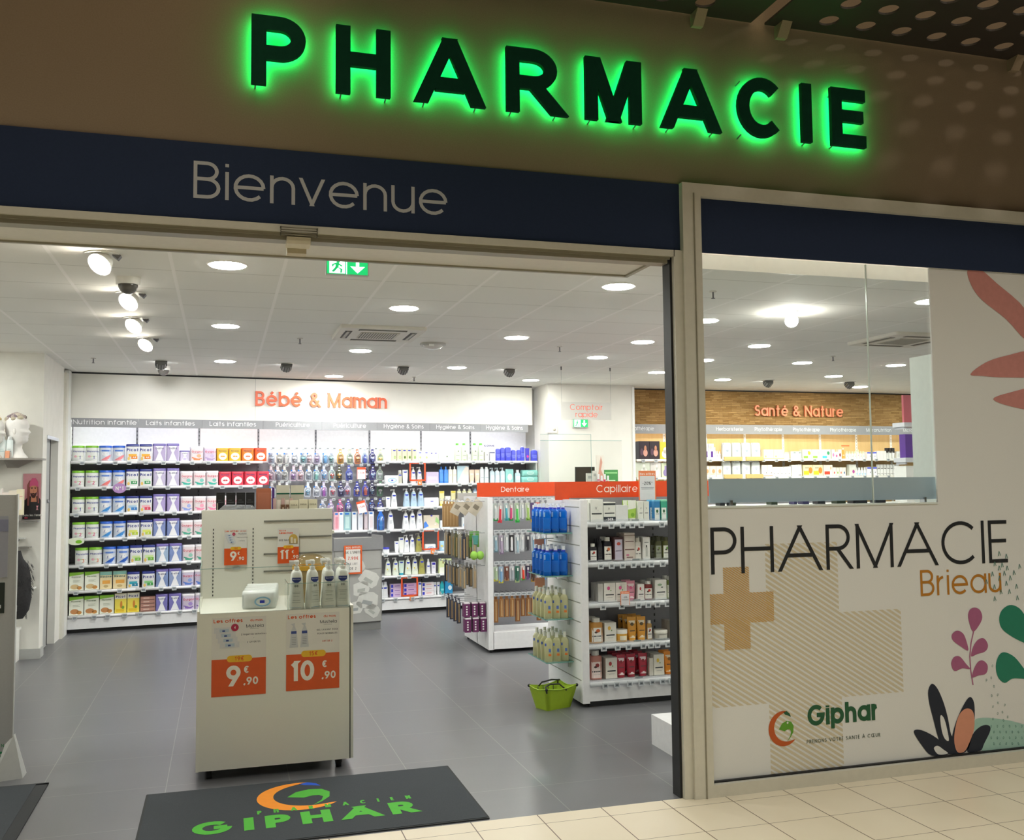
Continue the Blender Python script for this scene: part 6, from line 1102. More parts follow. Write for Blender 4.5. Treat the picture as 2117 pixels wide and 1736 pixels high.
BT = lambda body, cap, lab='#eceae2', acc='#c0483a', **k: (lambda w, h: bottle('shampoo_bottle', w, h, body, cap, [('r', -.4, .06, .4, .62, lab), ('o', .05, .5, .16, .07, acc), ('o', -.1, .44, .12, .04, '#4a3a34'), ('r', -.36, .26, .36, .31, '#3a3f42'), ('r', -.25, .18, .25, .19, '#9a9e9a')], .97, .16, .6, sh=.94, **k))
hp(1, 1028, 1078, 120, 675, BT('#26242a', '#e8e8e2'), 'small black bottle with white cap and label', 'bottle'); hp(1, 1082, 1118, 150, 680, BT('#1c1c22', '#1c1c22', '#26262c', '#26262c'), 'plain black bottle', 'bottle', 2); hp(1, 1120, 1178, 160, 675, BT('#22202a', '#e8e8e2', acc='#d8703a'), 'tall black bottle with white label and orange leaf', 'bottle', 2); hp(1, 1182, 1248, 160, 672, CT('#4a2a2c', [('r', -.38, .05, .38, .9, '#c3bccd'), ('o', 0, .72, .2, .07, '#b0483a'), ('r', -.3, .4, .3, .44, '#5a5064')]), 'maroon box with lilac label', 'box', 2)
hp(1, 1252, 1324, 185, 670, CT('#cfc4ba', [('r', -.5, .9, .5, .93, '#8a7464'), ('r', -.4, .68, .4, .71, '#6a4a44'), ('r', -.45, .38, .45, .42, '#6a4a44'), ('o', -.2, .2, .15, .04, '#c0708a'), ('r', -.3, .1, .3, .13, '#6a4a44')]), 'tall taupe box, tallest of its shelf', 'box', 2); hp(1, 1328, 1374, 150, 668, BT('#d3d0c8', '#c9c6be', '#e4e2da'), 'beige bottle between taupe box and slim white box', 'bottle'); hp(1, 1378, 1424, 155, 668, CT('#e2e2dc', [('r', -.15, .15, .15, .55, '#b9bcb4'), ('o', 0, .6, .1, .06, '#3a3a3a'), ('r', -.3, .75, .3, .78, '#8a8e8a')]), 'slim white box picturing a bottle', 'box', 2)
hp(1, 1465, 1510, 150, 662, BT('#4a4c2c', '#3a3c24', '#8a9080', '#6a7a4a'), 'dark olive bottle', 'bottle', 3); hp(1, 1513, 1568, 150, 660, BT('#5a5e30', '#4a4c28', '#dfe2d6', '#6a9a4a'), 'olive bottle with white label, beside the post', 'bottle', 3)
FL = lambda c: [('o', -.1, .72, .13, .1, c), ('o', .1, .6, .05, .04, '#7a9a5a'), ('r', -.36, .34, .36, .40, '#3a3f42'), ('r', -.25, .22, .25, .235, '#9a9e9a')]
for k, (a, b) in enumerate(((1118, 1194), (1198, 1270))): hp(2, a, b, 125, 945, CT('#e6e4dc', FL('#e0609a')), 'white box with pink flower, '+['beside the plain grey box', 'beside the pink tube'][k], 'box', 2)
hp(2, 1080, 1112, 122, 948, CT('#c9c9c4', []), 'plain grey-white box at the shelf end', 'box', 2); hp(2, 1272, 1334, 132, 940, lambda w, h: tubeup('cream_tube', w, h, '#d88aa0', '#c9768e', [('r', -.36, .12, .36, .85, '#f0dfe2'), ('o', 0, .65, .15, .08, '#d85a8a'), ('r', -.3, .4, .3, .44, '#5a4a50')]), 'pink tube with pale label', 'tube', 2)
hp(2, 1342, 1386, 108, 938, CT('#e6e2dc', FL('#c83a4a')), 'small white box with red flower', 'box', 2); hp(2, 1388, 1448, 125, 935, BT('#7a2426', '#e8e8e2', acc='#b83a2a'), 'dark red bottle with white cap', 'bottle', 2); hp(2, 1456, 1532, 132, 932, CT('#e4e4dc', [('o', -.1, .75, .2, .06, '#8fa88a'), ('o', .1, .62, .1, .03, '#4a5a4a'), ('r', -.36, .34, .36, .40, '#3a3f42'), ('r', -.25, .22, .25, .235, '#9a9e9a')], .07), 'large white box with grey leaf', 'box', 2); hp(2, 1538, 1592, 150, 928, BT('#6a7a34', '#e2e4dc', '#dfe2d2', '#5a8a3a'), 'green bottle beside the entrance post', 'bottle', 2)
hp(3, 1030, 1118, 165, 1228, BT('#c08a3c', '#e8e6dc', acc='#c8642a'), 'broad gold bottle with white cap', 'bottle', 2); hp(3, 1122, 1200, 132, 1222, CT('#e6e4da', FL('#e0b04a')), 'white box with yellow flower', 'box', 2); hp(3, 1204, 1280, 80, 1218, lambda w, h: jar('cream_jar', w, h, '#e0a83c', '#ece9de', [('r', -.3, .15, .3, .5, '#f0e6cc')]), 'yellow jar with white lid', 'jar'); 
for k, (a, b, n_) in enumerate(((1282, 1342, 3), (1345, 1405, 3))): hp(3, a, b, 158, 1212, lambda w, h: tubeup('cream_tube', w, h, '#d99a34', '#e6a83c', [('r', -.34, .12, .34, .85, '#ecdfc4'), ('o', 0, .7, .2, .07, '#5a4a2a'), ('r', -.28, .4, .28, .44, '#5a4a3a')]), 'golden tube with cream label, '+['beside the yellow jar', 'beside the slim bottle'][k], 'tube', n_)
hp(3, 1412, 1446, 130, 1208, BT('#b8904a', '#e6e4da'), 'slim amber spray bottle', 'bottle'); hp(3, 1462, 1545, 62, 1204, lambda w, h: jar('cream_jar', w, h, '#a9a79c', '#e2e0d6', [('r', -.3, .15, .3, .5, '#d9d6cc')]), 'grey jar with white lid', 'jar'); hp(3, 1556, 1596, 118, 1200, CT('#b4aca0', []), 'grey-beige box half behind the entrance post', 'box', 2)
hp(4, 1030, 1112, 190, 1495, BT('#b8786a', '#e0ded4', '#ecdcd6', '#8a2a2a'), 'broad rose coloured bottle with white cap', 'bottle', 2); hp(4, 1130, 1206, 138, 1475, CT('#e4e0d6', FL('#a83434')), 'white box with red fruit', 'box', 2)
for k, (a, b) in enumerate(((1210, 1270), (1276, 1338), (1356, 1415))): hp(4, a, b, 152, 1462, lambda w, h: tubeup('cream_tube', w, h, '#a82038', '#981c32', [('r', -.34, .12, .34, .85, '#efdfe2'), ('o', 0, .68, .16, .07, '#8a1c2c'), ('r', -.28, .42, .28, .46, '#5a3a40')]), 'crimson tube with pale label, '+ORD[k]+' beside the red fruit box', 'tube', 3)
hp(4, 1420, 1446, 120, 1455, CT('#d6d2c6', []), 'narrow cream box beside the crimson tubes', 'box'); hp(4, 1448, 1518, 140, 1450, CT('#e2dfd2', FL('#e0c04a')), 'cream box with small yellow flower', 'box', 2); hp(4, 1524, 1594, 152, 1444, lambda w, h: tubeup('cream_tube', w, h, '#e08a1c', '#d67c14', [('r', -.34, .12, .34, .85, '#f0dfc0'), ('o', 0, .68, .16, .07, '#8a5a1c'), ('r', -.28, .42, .28, .46, '#5a3a20')]), 'orange tube with pale label beside the post', 'tube', 2)
# offer cards on the hair care island
for c0, c1, t0, t1, y, lab, big_ in ((1350, 1467, 106, 300, CY+.30, 'white offer card with orange heading reading minus twenty percent', '-20%*'), (1230, 1292, 908, 998, CY-.012, 'small white offer card with orange heading clipped to the third shelf', '-30%')):
    a = onY(q4(c0), 940+t0/3.2154, y); b = onY(q4(c1), 940+t1/3.2154, y); W = b.x-a.x; Hh = a.z-b.z; r_ = empty('offer_card', (a.x, y, b.z)); tag(r_, lab, 'price card')
    m = MB(); m.box((0, -.002, 0), (W, 0, Hh), M('#f08a5a', .5)); m.box((W*.06, -.003, 0), (W*.94, -.002, Hh*.82), M('#dfdde0', .5)); m.build('card', r_); m = MB(); m.text('Nos offres', W/2, Hh*.855, Hh*.08, M('#ffe9df'), .2, 'c', .95, .12, y=-.003, n=5); m.text(big_, W/2, Hh*.52, Hh*.11, M('#33343a'), .14, 'c', 1, .12, y=-.004, n=5); m.box((W*.12, -.004, Hh*.42), (W*.88, -.003, Hh*.435), M('#8a8a90')); m.box((W*.15, -.004, Hh*.37), (W*.85, -.003, Hh*.385), M('#6a6a70')); m.build('lettering', r_)
    if y > CY: MB().tube([(W/2, .002, 0), (W/2, .004, hz[0]-b.z)], .003, LGREY).build('stem', r_)
    else: MB().box((W*.4, 0, Hh*.5), (W*.6, .02, Hh*.6), LGREY).build('clip', r_)
# glass shelves on the slatted end, with mouthwash bottles
gz = [1.305, .975, .645, .318]
gb1 = lambda: mk('mouthwash', ('b',), lambda: source('mouthwash_bottle', [('bottle_body', (lambda m: (m.loft([(0, .06, .045, .014), (.004, .062, .048, .014), (.165, .062, .048, .014), (.178, .04, .035, .016), (.183, .026, .026, .013)], M('#0a63c8', .12, 0, 0, 1, .04), 5), m.box((-.026, -.0249, .03), (.026, -.0243, .115), M('#1a70d4', .3)), m.box((-.024, -.0253, .125), (-.012, -.0243, .16), M('#8fc0f0', .3)))[0] and m)(MB())), ('cap', (lambda m: m.cyl((0, 0), .015, .183, .195, M('#3a48c8', .3), 14).cyl((0, 0), .013, .195, .225, M('#eef2f8', .3), 14))(MB()))]))
gb2 = lambda: mk('mouthwash', ('y',), lambda: source('wash_gel_bottle', [('bottle_body', (lambda m: (m.loft([(0, .06, .045, .014), (.004, .062, .048, .014), (.155, .062, .048, .014), (.175, .04, .035, .016), (.182, .026, .026, .013)], M('#dedcae', .12, 0, 0, .62, .04), 5), m.box((.004, -.0249, .045), (.026, -.0243, .062), M('#e8823a', .4)), m.box((.006, -.0252, .075), (.024, -.0245, .10), M('#5a78c0', .4)), m.box((-.024, -.0252, .12), (-.012, -.0243, .14), M('#4a68c0', .4)))[0] and m)(MB())), ('cap', (lambda m: m.cyl((0, 0), .014, .182, .222, M('#e9eae0', .3), 14, .012))(MB()))]))
for k, z in enumerate(gz):
    g_ = empty('glass_shelf', (CX, CY+.18, z)); tag(g_, 'glass shelf with '+['the upper blue bottles', 'the lower blue bottles', 'the upper yellow bottles', 'the lower yellow bottles'][k]+' on the slatted island end', 'shelf', 'glass shelves on the slatted end')
    m = MB(); m.box((-.225, .0, -.006), (-.004, .46, 0), glassM('green_glass', (.72, .88, .84, 1), .12)); m.box((-.227, .0, -.0065), (-.225, .46, .0005), M('#6fa79c', .15)); m.box((-.225, -.002, -.0065), (-.004, 0, .0005), M('#6fa79c', .15)); m.build('glass_plate', g_)
    for y in (.10, .36): m = MB(); m.box((-.10, y-.004, -.03), (-.0, y+.004, -.0065), CHROME); m.box((-.012, y-.014, -.06), (-.002, y+.014, -.006), LGREY); m.build('bracket', g_)
    src = gb1() if k < 2 else gb2(); cn = 'blue mouthwash bottle' if k < 2 else 'yellow wash gel bottle'; n = 0
    for i in range(3):
        for j in range(4):
            put(src, (CX-.19+i*.066, CY+.235+j*.095, z), R(-28)+random.uniform(-.06, .06), cn+', '+['outer', 'middle', 'inner'][i]+' column, '+['front', 'second', 'third', 'back'][j]+', '+['top', 'second', 'third', 'lowest'][k]+' glass shelf', 'bottle', cn+'s on the glass shelves')
for z, py, lab in ((1.115, 1108, 'orange card behind the blue bottles on the slatted end'), (.80, 1195, 'orange card behind the yellow bottles on the slatted end')):
    m = MB(); m.box((CX-.17, CY+.62, z+.0), (CX-.085, CY+.625, z+.12), M('#e89f80', .5)); m.box((CX-.16, CY+.619, z+.03), (CX-.1, CY+.62, z+.045), WHITE); m.box((CX-.13, CY+.62, z+.12), (CX-.004, CY+.63, z+.126), LGREY); tag(m.build('offer_card'), lab, 'price card')
# shopping basket
bk = empty('shopping_basket', (2.415, 2.20, 0), R(20)); tag(bk, 'lime green shopping basket with black handles on the floor', 'basket')
LG = M('#a4c22a', .5); w0, d0, w1, d1, h = .22, .14, .30, .215, .17
m = MB(); 
def ring(w, d, z): return [(-w/2, -d/2, z), (w/2, -d/2, z), (w/2, d/2, z), (-w/2, d/2, z)]
def lr(t, w, d): 
    pts = ring(w, d, t); out = []
    for i in range(4):
        a, b = Vector(pts[i]), Vector(pts[(i+1) % 4])
        for k in range(6):
            u = k/6; p = a.lerp(b, u); p.z += -.022*math.sin(math.pi*u)*(t/h)**2 if t > 0 else 0; c = Vector((0, 0, p.z)); p = p+(c-p)*(.03*math.sin(math.pi*u)); out.append(p)
    return out
lv = [lr(h*k/5, w0+(w1-w0)*k/5, d0+(d1-d0)*k/5) for k in range(6)]; n = 24
for s, off in ((1, 0), (-1, .006)):
    pts = [Vector(p)*1 if off == 0 else Vector((p.x*(1-off/.1), p.y*(1-off/.07), p.z+(.004 if i < n else 0))) for i, p in enumerate([q for l in lv for q in l])]
    m.add(pts, [(k*n+i, k*n+(i+1) % n, (k+1)*n+(i+1) % n, (k+1)*n+i)[::s] for k in range(5) for i in range(n)], LG, True); m.add(pts[:n], [list(range(n))], LG)
m.build('basket_body', bk); m = MB(); m.tube([p+Vector((0, 0, .002)) for p in lv[-1]]+[lv[-1][0]], .005, M('#8fae22'), 6); m.build('rim', bk)
for x in (-.045, .035):
    m = MB(); m.tube([(-.10+x, -d1/2, h-.03), (-.09+x, -d1/2+.03, h+.012), (-.03+x, -d1/2+.05, h+.02), (.06+x, -d1/2+.05, h+.012), (.09+x, -d1/2, h-.03)] if x < 0 else [(-.10+x, d1/2, h-.03), (-.08+x, d1/2-.03, h+.012), (.0+x, d1/2-.05, h+.024), (.07+x, d1/2-.04, h+.012), (.10+x, d1/2, h-.03)], .006, DARK, 6); m.build('handle', bk)
for cx, cy in ((-w1/2, -d1/2), (w1/2, -d1/2), (w1/2, d1/2), (-w1/2, d1/2)): m = MB(); m.sphere((cx*.98, cy*.98, h-.004), .012, .012, .012, DARK, 10, 6); m.build('corner_clip', bk)
m = MB()
for x in (-.08, -.03, .02, .07): m.tube([(x, d1/2-.025, h-.015), (x*.9, d0/2, .02)], .003, DARK, 5)
m.build('seam', bk)
# white box corner by the post
p = onZ(1398, 1568, .0); m = MB(); m.box((p.x, p.y, 0), (p.x+.5, p.y+.35, .19), SHELFW); tag(m.build('floor_plinth'), 'low white plinth end showing beside the entrance post', 'plinth')
# ================================================================ COUNTER ZONE BEFORE THE WHITE COLUMN
ctr = empty('quick_counter', (3.75, 6.75, 0)); tag(ctr, 'white service counter behind the orange island signs', 'counter')
MB().box((0, 0, .03), (1.65, .55, 1.08), WHITE).build('body', ctr); MB().box((-.03, -.04, 1.08), (1.68, .58, 1.115), CREAM).build('worktop', ctr)
CZt = 1.115
def stand(px0, px1, pyt, y, mk_, lab, cat, z=CZt):
    a = onY(px0, pyt, y); b = onY(px1, pyt, y); put(mk_(round(b.x-a.x, 3), round(a.z-z, 3)), ((a.x+b.x)/2, y, z), 0, lab, cat)
mo = empty('monitor', (4.55, 7.1, CZt)); tag(mo, 'black computer monitor on the counter before the white column', 'monitor')
a = onY(1190, 965, 7.1); b = onY(1230, 1000, 7.1); m = MB(); m.box((a.x-4.55, 0, .22), (b.x-4.55, .03, a.z-CZt), DARK); m.box((a.x-4.545, -.001, .23), (b.x-4.555, 0, a.z-CZt-.01), M('#2a2824', .25)); m.box((a.x-4.535, -.002, .50), (a.x-4.515, -.001, .56), M('#7aa8ff', .3, 0, 2.0)); m.build('screen', mo); MB().box((-.03, .01, .01), (.03, .04, .3), DARK).build('neck', mo); MB().box((-.11, -.05, 0), (.11, .11, .012), DARK).build('foot', mo)
stand(1249, 1277, 971, 7.2, lambda w, h: carton('notice_board', w, h, '#3f8f4a', [('r', -.45, .93, .45, .96, '#8fcf8a'), ('r', -.4, .8, .3, .815, '#cfe6c4'), ('r', -.4, .76, .4, .775, '#cfe6c4')], .01), 'green notice board standing on the counter', 'notice')
stand(1232, 1248, 941, 6.95, lambda w, h: carton('figure_cutout', w, h, '#ece4da', [('p', [(-.3, .7), (.1, .99), (.3, .9), (.1, .8), (.45, .7), (.3, .55), (-.1, .6)], '#d9a08f'), ('r', -.2, .3, .1, .6, '#e0b4a4')], .01), 'tall slim picture card showing a person in white on the counter', 'card')
for k, (a, b) in enumerate(((1212, 1224), (1224, 1233))): stand(a, b, 978-k*5, 6.9, lambda w, h: carton('skincare_box', w, h, '#d9d7cf', [('r', -.3, .9, .3, .95, '#a9a9a4')], .04), 'grey-white box on the counter, '+['beside the monitor', 'beside the picture card'][k], 'box')
for k in range(4): stand(1234+k*6.5, 1240+k*6.5, 980+(k % 2)*3, 6.85, lambda w, h: bottle('white_bottle', w, h, '#e9e9ec', '#f2f2f4', [('r', -.4, .88-.02*k, .4, .9, '#d83a6a')], .95, .1, .7), 'white bottle with pink mark on the counter, '+ORD[k]+' from the monitor', 'bottle')
pl = empty('plexiglass_screen', (4.0, 6.82, CZt)); tag(pl, 'clear plexiglass screen standing on the counter before the column', 'screen')
a = onY(1117, 897, 6.82); b = onY(1222, 897, 6.82); m = MB(); m.box((a.x-4.0, 0, .0), (b.x-4.0, .005, a.z-CZt), ACRYL); m.build('pane', pl); m = MB(); m.box((a.x-4.0, 0, a.z-CZt-.004), (b.x-4, .005, a.z-CZt), EDGE); m.box((b.x-4.004, 0, 0), (b.x-4, .005, a.z-CZt), EDGE); m.build('polished_edge', pl)
pl = empty('plexiglass_screen', (4.4, 6.72, CZt)); tag(pl, 'lower wide plexiglass screen beside the monitor on the counter', 'screen')
a = onY(1117, 910, 6.72); b = onY(1285, 910, 6.72); m = MB(); m.box((a.x-4.4, 0, 0), (b.x-4.4, .005, a.z-CZt), ACRYL); m.build('pane', pl); MB().box((a.x-4.4, 0, a.z-CZt-.004), (b.x-4.4, .005, a.z-CZt), EDGE).build('polished_edge', pl)
# power sockets and exit sign on the column
m = MB(); so = empty('wall_socket', (4.31, 7.715, 2.42)); tag(so, 'white double power socket on the column by the hygiene shelves', 'socket')
MB().box((-.055, -.008, -.045), (.115, 0, .045), M('#dedbd2', .4)).build('cover', so); m = MB(); m.tube([(.07, -.0085, 0), (.07, -.0095, 0)], .022, M('#c4c0b6'), 14); m.box((-.03, -.0095, -.02), (.02, -.008, .02), M('#d2cfc5')); m.build('insert', so)
def exit_sign(loc, W, H, lab, cut=0):
    r = empty('exit_sign', loc); tag(r, lab, 'exit sign', None)
    MB().box((-.006, .0, -.006), (W+.006, .03, H+.006), M('#c9ccc8', .4)).build('housing', r)
    m = MB(); G2 = M('#0f8a4a', .4, 0, 1.1); Wt = M('#d8fff0', .4, 0, 1.5); m.box((0, -.002, 0), (W, 0, H), G2); m.box((W*.06, -.003, H*.04), (W*.44, -.002, H*.96), Wt); m.box((W*.47, -.003, 0), (W*.49, -.002, H), Wt); m.build('panel', r)
    m = MB(); fr = lambda x, z: (x*W, -.004, z*H); D = M('#0f8a4a', .4, 0, .9)
    m.ell(.27, .80, .045, .11, D, fr, 12); m.pol2([(.22, .72), (.30, .70), (.28, .40), (.20, .42)], D, fr); m.pol2([(.21, .45), (.27, .40), (.17, .10), (.11, .14)], D, fr); m.pol2([(.24, .47), (.29, .42), (.38, .30), (.36, .06), (.32, .06), (.33, .26)], D, fr); m.pol2([(.29, .68), (.38, .52), (.36, .46), (.27, .58)], D, fr); m.pol2([(.22, .70), (.12, .60), (.13, .44), (.16, .46), (.165, .56), (.23, .60)], D, fr); m.build('pictogram', r)
    m = MB(); m.pol2([(.71, .9), (.79, .9), (.79, .48), (.71, .48)], Wt, fr); m.pol2([(.75, .08), (.93, .52), (.80, .50), (.70, .50), (.57, .52)], Wt, fr); m.build('arrow', r)
exit_sign((4.655, 7.685, 2.455), .21, .105, 'green lit exit sign on the column under the hanging counter sign')
exit_sign((.59, .95, 2.957), .243, .094, 'green lit exit sign hanging from the ceiling just inside the entrance')
m = MB(); m.box((.64, .985, CZ-.02), (.78, 1.0, CZ), GREY); tag(m.build('sign_bracket'), 'ceiling bracket of the exit sign inside the entrance', 'bracket')
# hanging sign
hs2 = empty('hanging_sign', (3.81, 5.82, 2.43)); tag(hs2, 'clear hanging sign with orange quick counter lettering before the column', 'sign')
MB().box((0, 0, 0), (.63, .005, .21), glassM('frosted_sign', (.90, .905, .91, 1), .02, .3)).build('panel', hs2)
m = MB(); m.text('Comptoir', .315, .115, .068, M('#e2604a', .5), .10, 'c', 1.05, .12, y=-.002); m.text('rapide', .315, .03, .068, M('#e2604a', .5), .10, 'c', 1.05, .10, y=-.002); m.build('lettering', hs2)
for x in (.005, .625): m = MB(); m.tube([(x, .0025, .205), (x, .0025, CZ-2.43)], .0015, LGREY, 5); m.tube([(x, .0025, CZ-2.43-.04), (x, .0025, CZ-2.43)], .008, GREY, 8); m.build('cable', hs2)

# ================================================================ HEALTH & NATURE WALL
SY = 8.10; szs = [2.015, 1.755, 1.45, 1.15, .85, .5]
sb = [5.69]+[onY(x, 930, SY).x for x in (1381, 1468, 1549, 1628.5, 1705.6, 1781, 1853)]+[11.0]
sh = ['Aromathérapie', 'Herboristerie', 'Herboristerie', 'Phytothérapie', 'Phytothérapie', 'Phytothérapie', 'Micronutrition', 'Micronutrition']
sl = ['herbal bay with dark diffuser cartons beside the white column', 'herbal bay with slim violet striped boxes beside the entrance post', 'herbal bay holding the grey pouches on wooden trays', 'herbal bay with cream boxes between grey pouches and green boxes', 'herbal bay with the green and yellow boxes under the lettering', 'herbal bay with the small orange flagged bottle', 'nutrition bay with the dark topped white jars', 'last nutrition bay beside the violet display column']
wst = M('#f4f2ec', .35)
for i in range(8):
    x0, x1 = sb[i], sb[i+1]; W = x1-x0; b = empty('wall_shelving', ((x0+x1)/2, SY, 0)); tag(b, sl[i], 'shelving')
    MB().box((-W/2, .13, .05), (W/2, .15, 2.50), OAK).build('back_panel', b); MB().box((-W/2, -.22, .0), (W/2, .13, .12), SHELFW).build('plinth', b)
    hsn = MB().box((-W/2, -.012, 2.392), (W/2, .006, 2.53), STRIP).build('header_sign', b)
    if i != 1: m = MB(); m.text(sh[i], 0 if i else -.17, 2.44, .056, M('#eceef0', .5), .10, 'c', min(1, .46/text_width(sh[i], .056, .0056, 1, .12)), .12, y=-.0135, n=5); m.build('lettering', hsn)
    else: m = MB(); m.text('Aromathérapie', .0, 2.44, .056, M('#eceef0', .5), .10, 'c', .8, .12, y=-.0135, n=5); m.build('lettering', hsn)
    MB().box((-W/2+.01, .01, 2.47), (W/2-.01, .03, 2.485), M('#fff4e4', .5, 0, 4.0)).build('light_strip', b)
    u = MB(); u.box((-W/2-.018, .12, .12), (-W/2+.018, .13, 2.4), wst); [u.box((-W/2-.005, .118, 2.36-k*.045), (-W/2+.005, .12, 2.38-k*.045), M('#a9a59a')) for k in range(26)]; u.build('upright', b)
    for k, z in enumerate(szs): m = MB(); m.box((-W/2, -.20, z-.028), (W/2, .12, z-.004), wst); m.box((-W/2, -.205, z-.034), (W/2, -.20, z-.002), wst); s = m.build('shelf', b); (k < 2) and add_tags(s, [(-W/2+W*(j+.5)/3) for j in range(3)], z-.0, -.205)
a = onY(1560, 862, SY-.03); b_ = onY(1742, 840, SY-.03); m = MB(); s_ = 'Santé & Nature'; g = sum(GL[c][0] for c in s_); hh = .165
wlt = empty('wall_lettering'); words(wlt, s_, a.x, 2.668, hh, M('#ea8a62', .45), .15, ((b_.x-a.x)/hh-.15*len(s_)-.10*(len(s_)-1))/g/.85, .10, SY-.045, .03); tag(wlt, 'orange raised lettering on the split wood wall above the herbal shelves', 'lettering')
HG = 'goods on the herbal wall shelves'
ls_ = {}
def sp_(k, px0, px1, pyt, mk_, desc, cat, yo=-.12, dz=0.0, grp=HG):
    y = SY+yo; a = onY(px0, pyt, y); b = onY(px1, pyt, y); h = a.z-szs[k]-dz; w = max(.02, b.x-a.x); ls_[(desc, k)] = ls_.get((desc, k), 0)+1; Q.append((mk_(round(w, 3), round(max(.03, h), 3)), ((a.x+b.x)/2, y, szs[k]+dz), desc, cat, k, ls_[(desc, k)], grp))
Q = []
c6 = lambda x: 1280+x*.3212
c3 = lambda x: 1440+x*.12282
c4 = lambda x: 1690+x*.14977
DK = lambda w, h: carton('diffuser_carton', w, h, '#2a1c28', [('o', .1, .35, .22, .2, '#d9a08f'), ('o', .1, .6, .12, .16, '#c98a6a'), ('o', -.25, .4, .15, .2, '#5a3f50')], .1)
sp_(0, c6(84), c6(118), 913, lambda w, h: carton('diffuser_carton', w, h, '#35353a', [], .1), 'plain dark diffuser carton', 'box'); [sp_(0, c6(a), c6(b), 912, DK, 'dark diffuser carton picturing a glowing lamp', 'box') for a, b in ((119, 184), (186, 250))]
sp_(0, c6(252), c6(322), 914, lambda w, h: carton('diffuser_carton', w, h, '#e6c93a', [('o', 0, .3, .32, .25, '#f4f0ea'), ('o', 0, .5, .2, .2, '#f4f0ea')], .1), 'yellow carton picturing a white lamp', 'box'); sp_(0, c6(326), c6(345), 922, lambda w, h: carton('skincare_box', w, h, '#eee8dc', [], .05), 'white box beside the yellow carton', 'box')
for a, b, cl in ((92, 188, '#cdd3c4'), (190, 258, '#d3d0cc')): sp_(1, c6(a), c6(b), 955, lambda w, h: carton('diffuser_carton', w, h, cl, [('o', .1, .35, .22, .3, '#e9ebe4'), ('o', .1, .65, .1, .2, '#e9ebe4')], .1), 'pale green carton picturing a lamp' if a == 92 else 'pale grey carton picturing a lamp', 'box')
for a, b in ((262, 312), (315, 345)): sp_(1, c6(a), c6(b), 957, lambda w, h: carton('diffuser_carton', w, h, '#cfd8b8', [('o', 0, .3, .3, .25, '#8f80b0'), ('r', -.12, .4, .12, .8, '#8f80b0'), ('o', .3, .7, .15, .2, '#6f9a5a')], .1), 'green carton picturing a violet lamp', 'box')
for k in range(2): sp_(0, c3(90+k*98), c3(182+k*92), 917, lambda w, h: carton('skincare_box', w, h, '#eeeaf0', [('r', -.1, .1, .35, .5, '#5a2f8f'), ('o', -.15, .75, .3, .12, '#f0cdb8'), ('r', -.4, .83, .3, .87, '#c9a9c0')], .05), 'slim white box with violet panel', 'box')
for k, (a, b, t) in enumerate(((288, 322, 924), (325, 362, 932), (366, 405, 933))): sp_(0, c3(a), c3(b), t, lambda w, h: bottle('serum_bottle', w, h, '#ece9ee', '#f6f4f8', [('r', -.3, .3, .3, .5, '#b9b4c4')], .95, .25, .5), 'small white serum bottle', 'bottle')
PCH = lambda w, h: pouch('tea_pouch', w, h, '#dde2e2', [('p', [(-.5, .93), (-.42, 1.0), (-.3, 1.0), (-.42, .88)], '#2a2e34'), ('p', [(.5, .93), (.42, 1.0), (.3, 1.0), (.42, .88)], '#2a2e34'), ('r', -.15, .52, .15, .56, '#7a9aa8'), ('r', -.1, .42, .12, .46, '#8aa8b4'), ('r', -.2, .22, .2, .24, '#a9b4b8')], .07)
for k in range(4): sp_(0, c3(422+k*163), c3(568+k*163), 915, PCH, 'grey dark-cornered pouch', 'pouch', dz=.0); sp_(1, c3(425+k*163), c3(562+k*163), 953, PCH, 'grey dark-cornered pouch', 'pouch', dz=.0)
for kk, (z, py) in enumerate(((0, 945), (1, 980))):
    for j, (a, b) in enumerate(((455, 760), (825, 1110))): 
        p0 = onY(c3(a), py, SY-.21); p1 = onY(c3(b), py, SY-.21); m = MB(); m.box((p0.x, SY-.235, szs[kk]-.03), (p1.x, SY-.208, szs[kk]+.03), M('#d9b878', .5)); tag(m.build('wooden_tray'), 'pale wooden tray front under the grey pouches, '+['upper', 'lower'][kk]+' shelf, '+['violet box end', 'cream box end'][j], 'tray')
for k in range(2): sp_(0, c3(1100+k*172), c3(1268+k*172), 929, lambda w, h: carton('cream_carton', w, h, '#eee2c4', [('r', -.5, 0, .5, .06, '#e0a84a'), ('o', -.3, .25, .06, .1, '#e0b060')], .09), 'cream carton with orange base line', 'box')
for k in range(6): sp_(0, c3(1450+k*18), c3(1466+k*18), 934, lambda w, h: bottle('serum_bottle', w, h, '#d0d3d2', '#e0e2e2', [], .95, .2, .5), 'tiny grey vial', 'vial')
for k in range(2): sp_(0, c3(1568+k*88), c3(1654+k*88), 933, lambda w, h: carton('supplement_box', w, h, '#e9ebe4', [('r', 0, .7, .4, .95, '#9aa6a0')], .07), 'white box with grey corner mark', 'box')
for k, c in enumerate(('#8fd04a', '#8fd04a', '#3ab8d0')): sp_(0, c3(1755+k*160), c3(1908+k*160), 929, lambda w, h: carton('supplement_box', w, h, '#eef2e0', [('r', -.4, .06, .1, .3, c), ('o', .25, .6, .15, .2, ['#d8c83a', '#d9e0c4', '#3f9a6a'][k]), ('r', .1, .5, .2, .8, '#3f4a3a' if k == 0 else '#c4d0b4')], .08), ['white carton with lime block and yellow flower', 'white carton with lime block', 'white carton with turquoise block and green leaves'][k], 'box')
for k in range(3): sp_(0, c4(180+k*46), c4(222+k*46), 929+(k % 2)*5, lambda w, h: carton('supplement_box', w, h, '#ecebe2', [('o', 0, .4, .3, .2, ['#e07fb0', '#c0609a', '#8a3a4a'][k]), ('r', -.5, 0, .5, .12, '#bfe0e0')], .06), ['white box with pink spot', 'white box with plum spot', 'white box with maroon spot'][k], 'box')
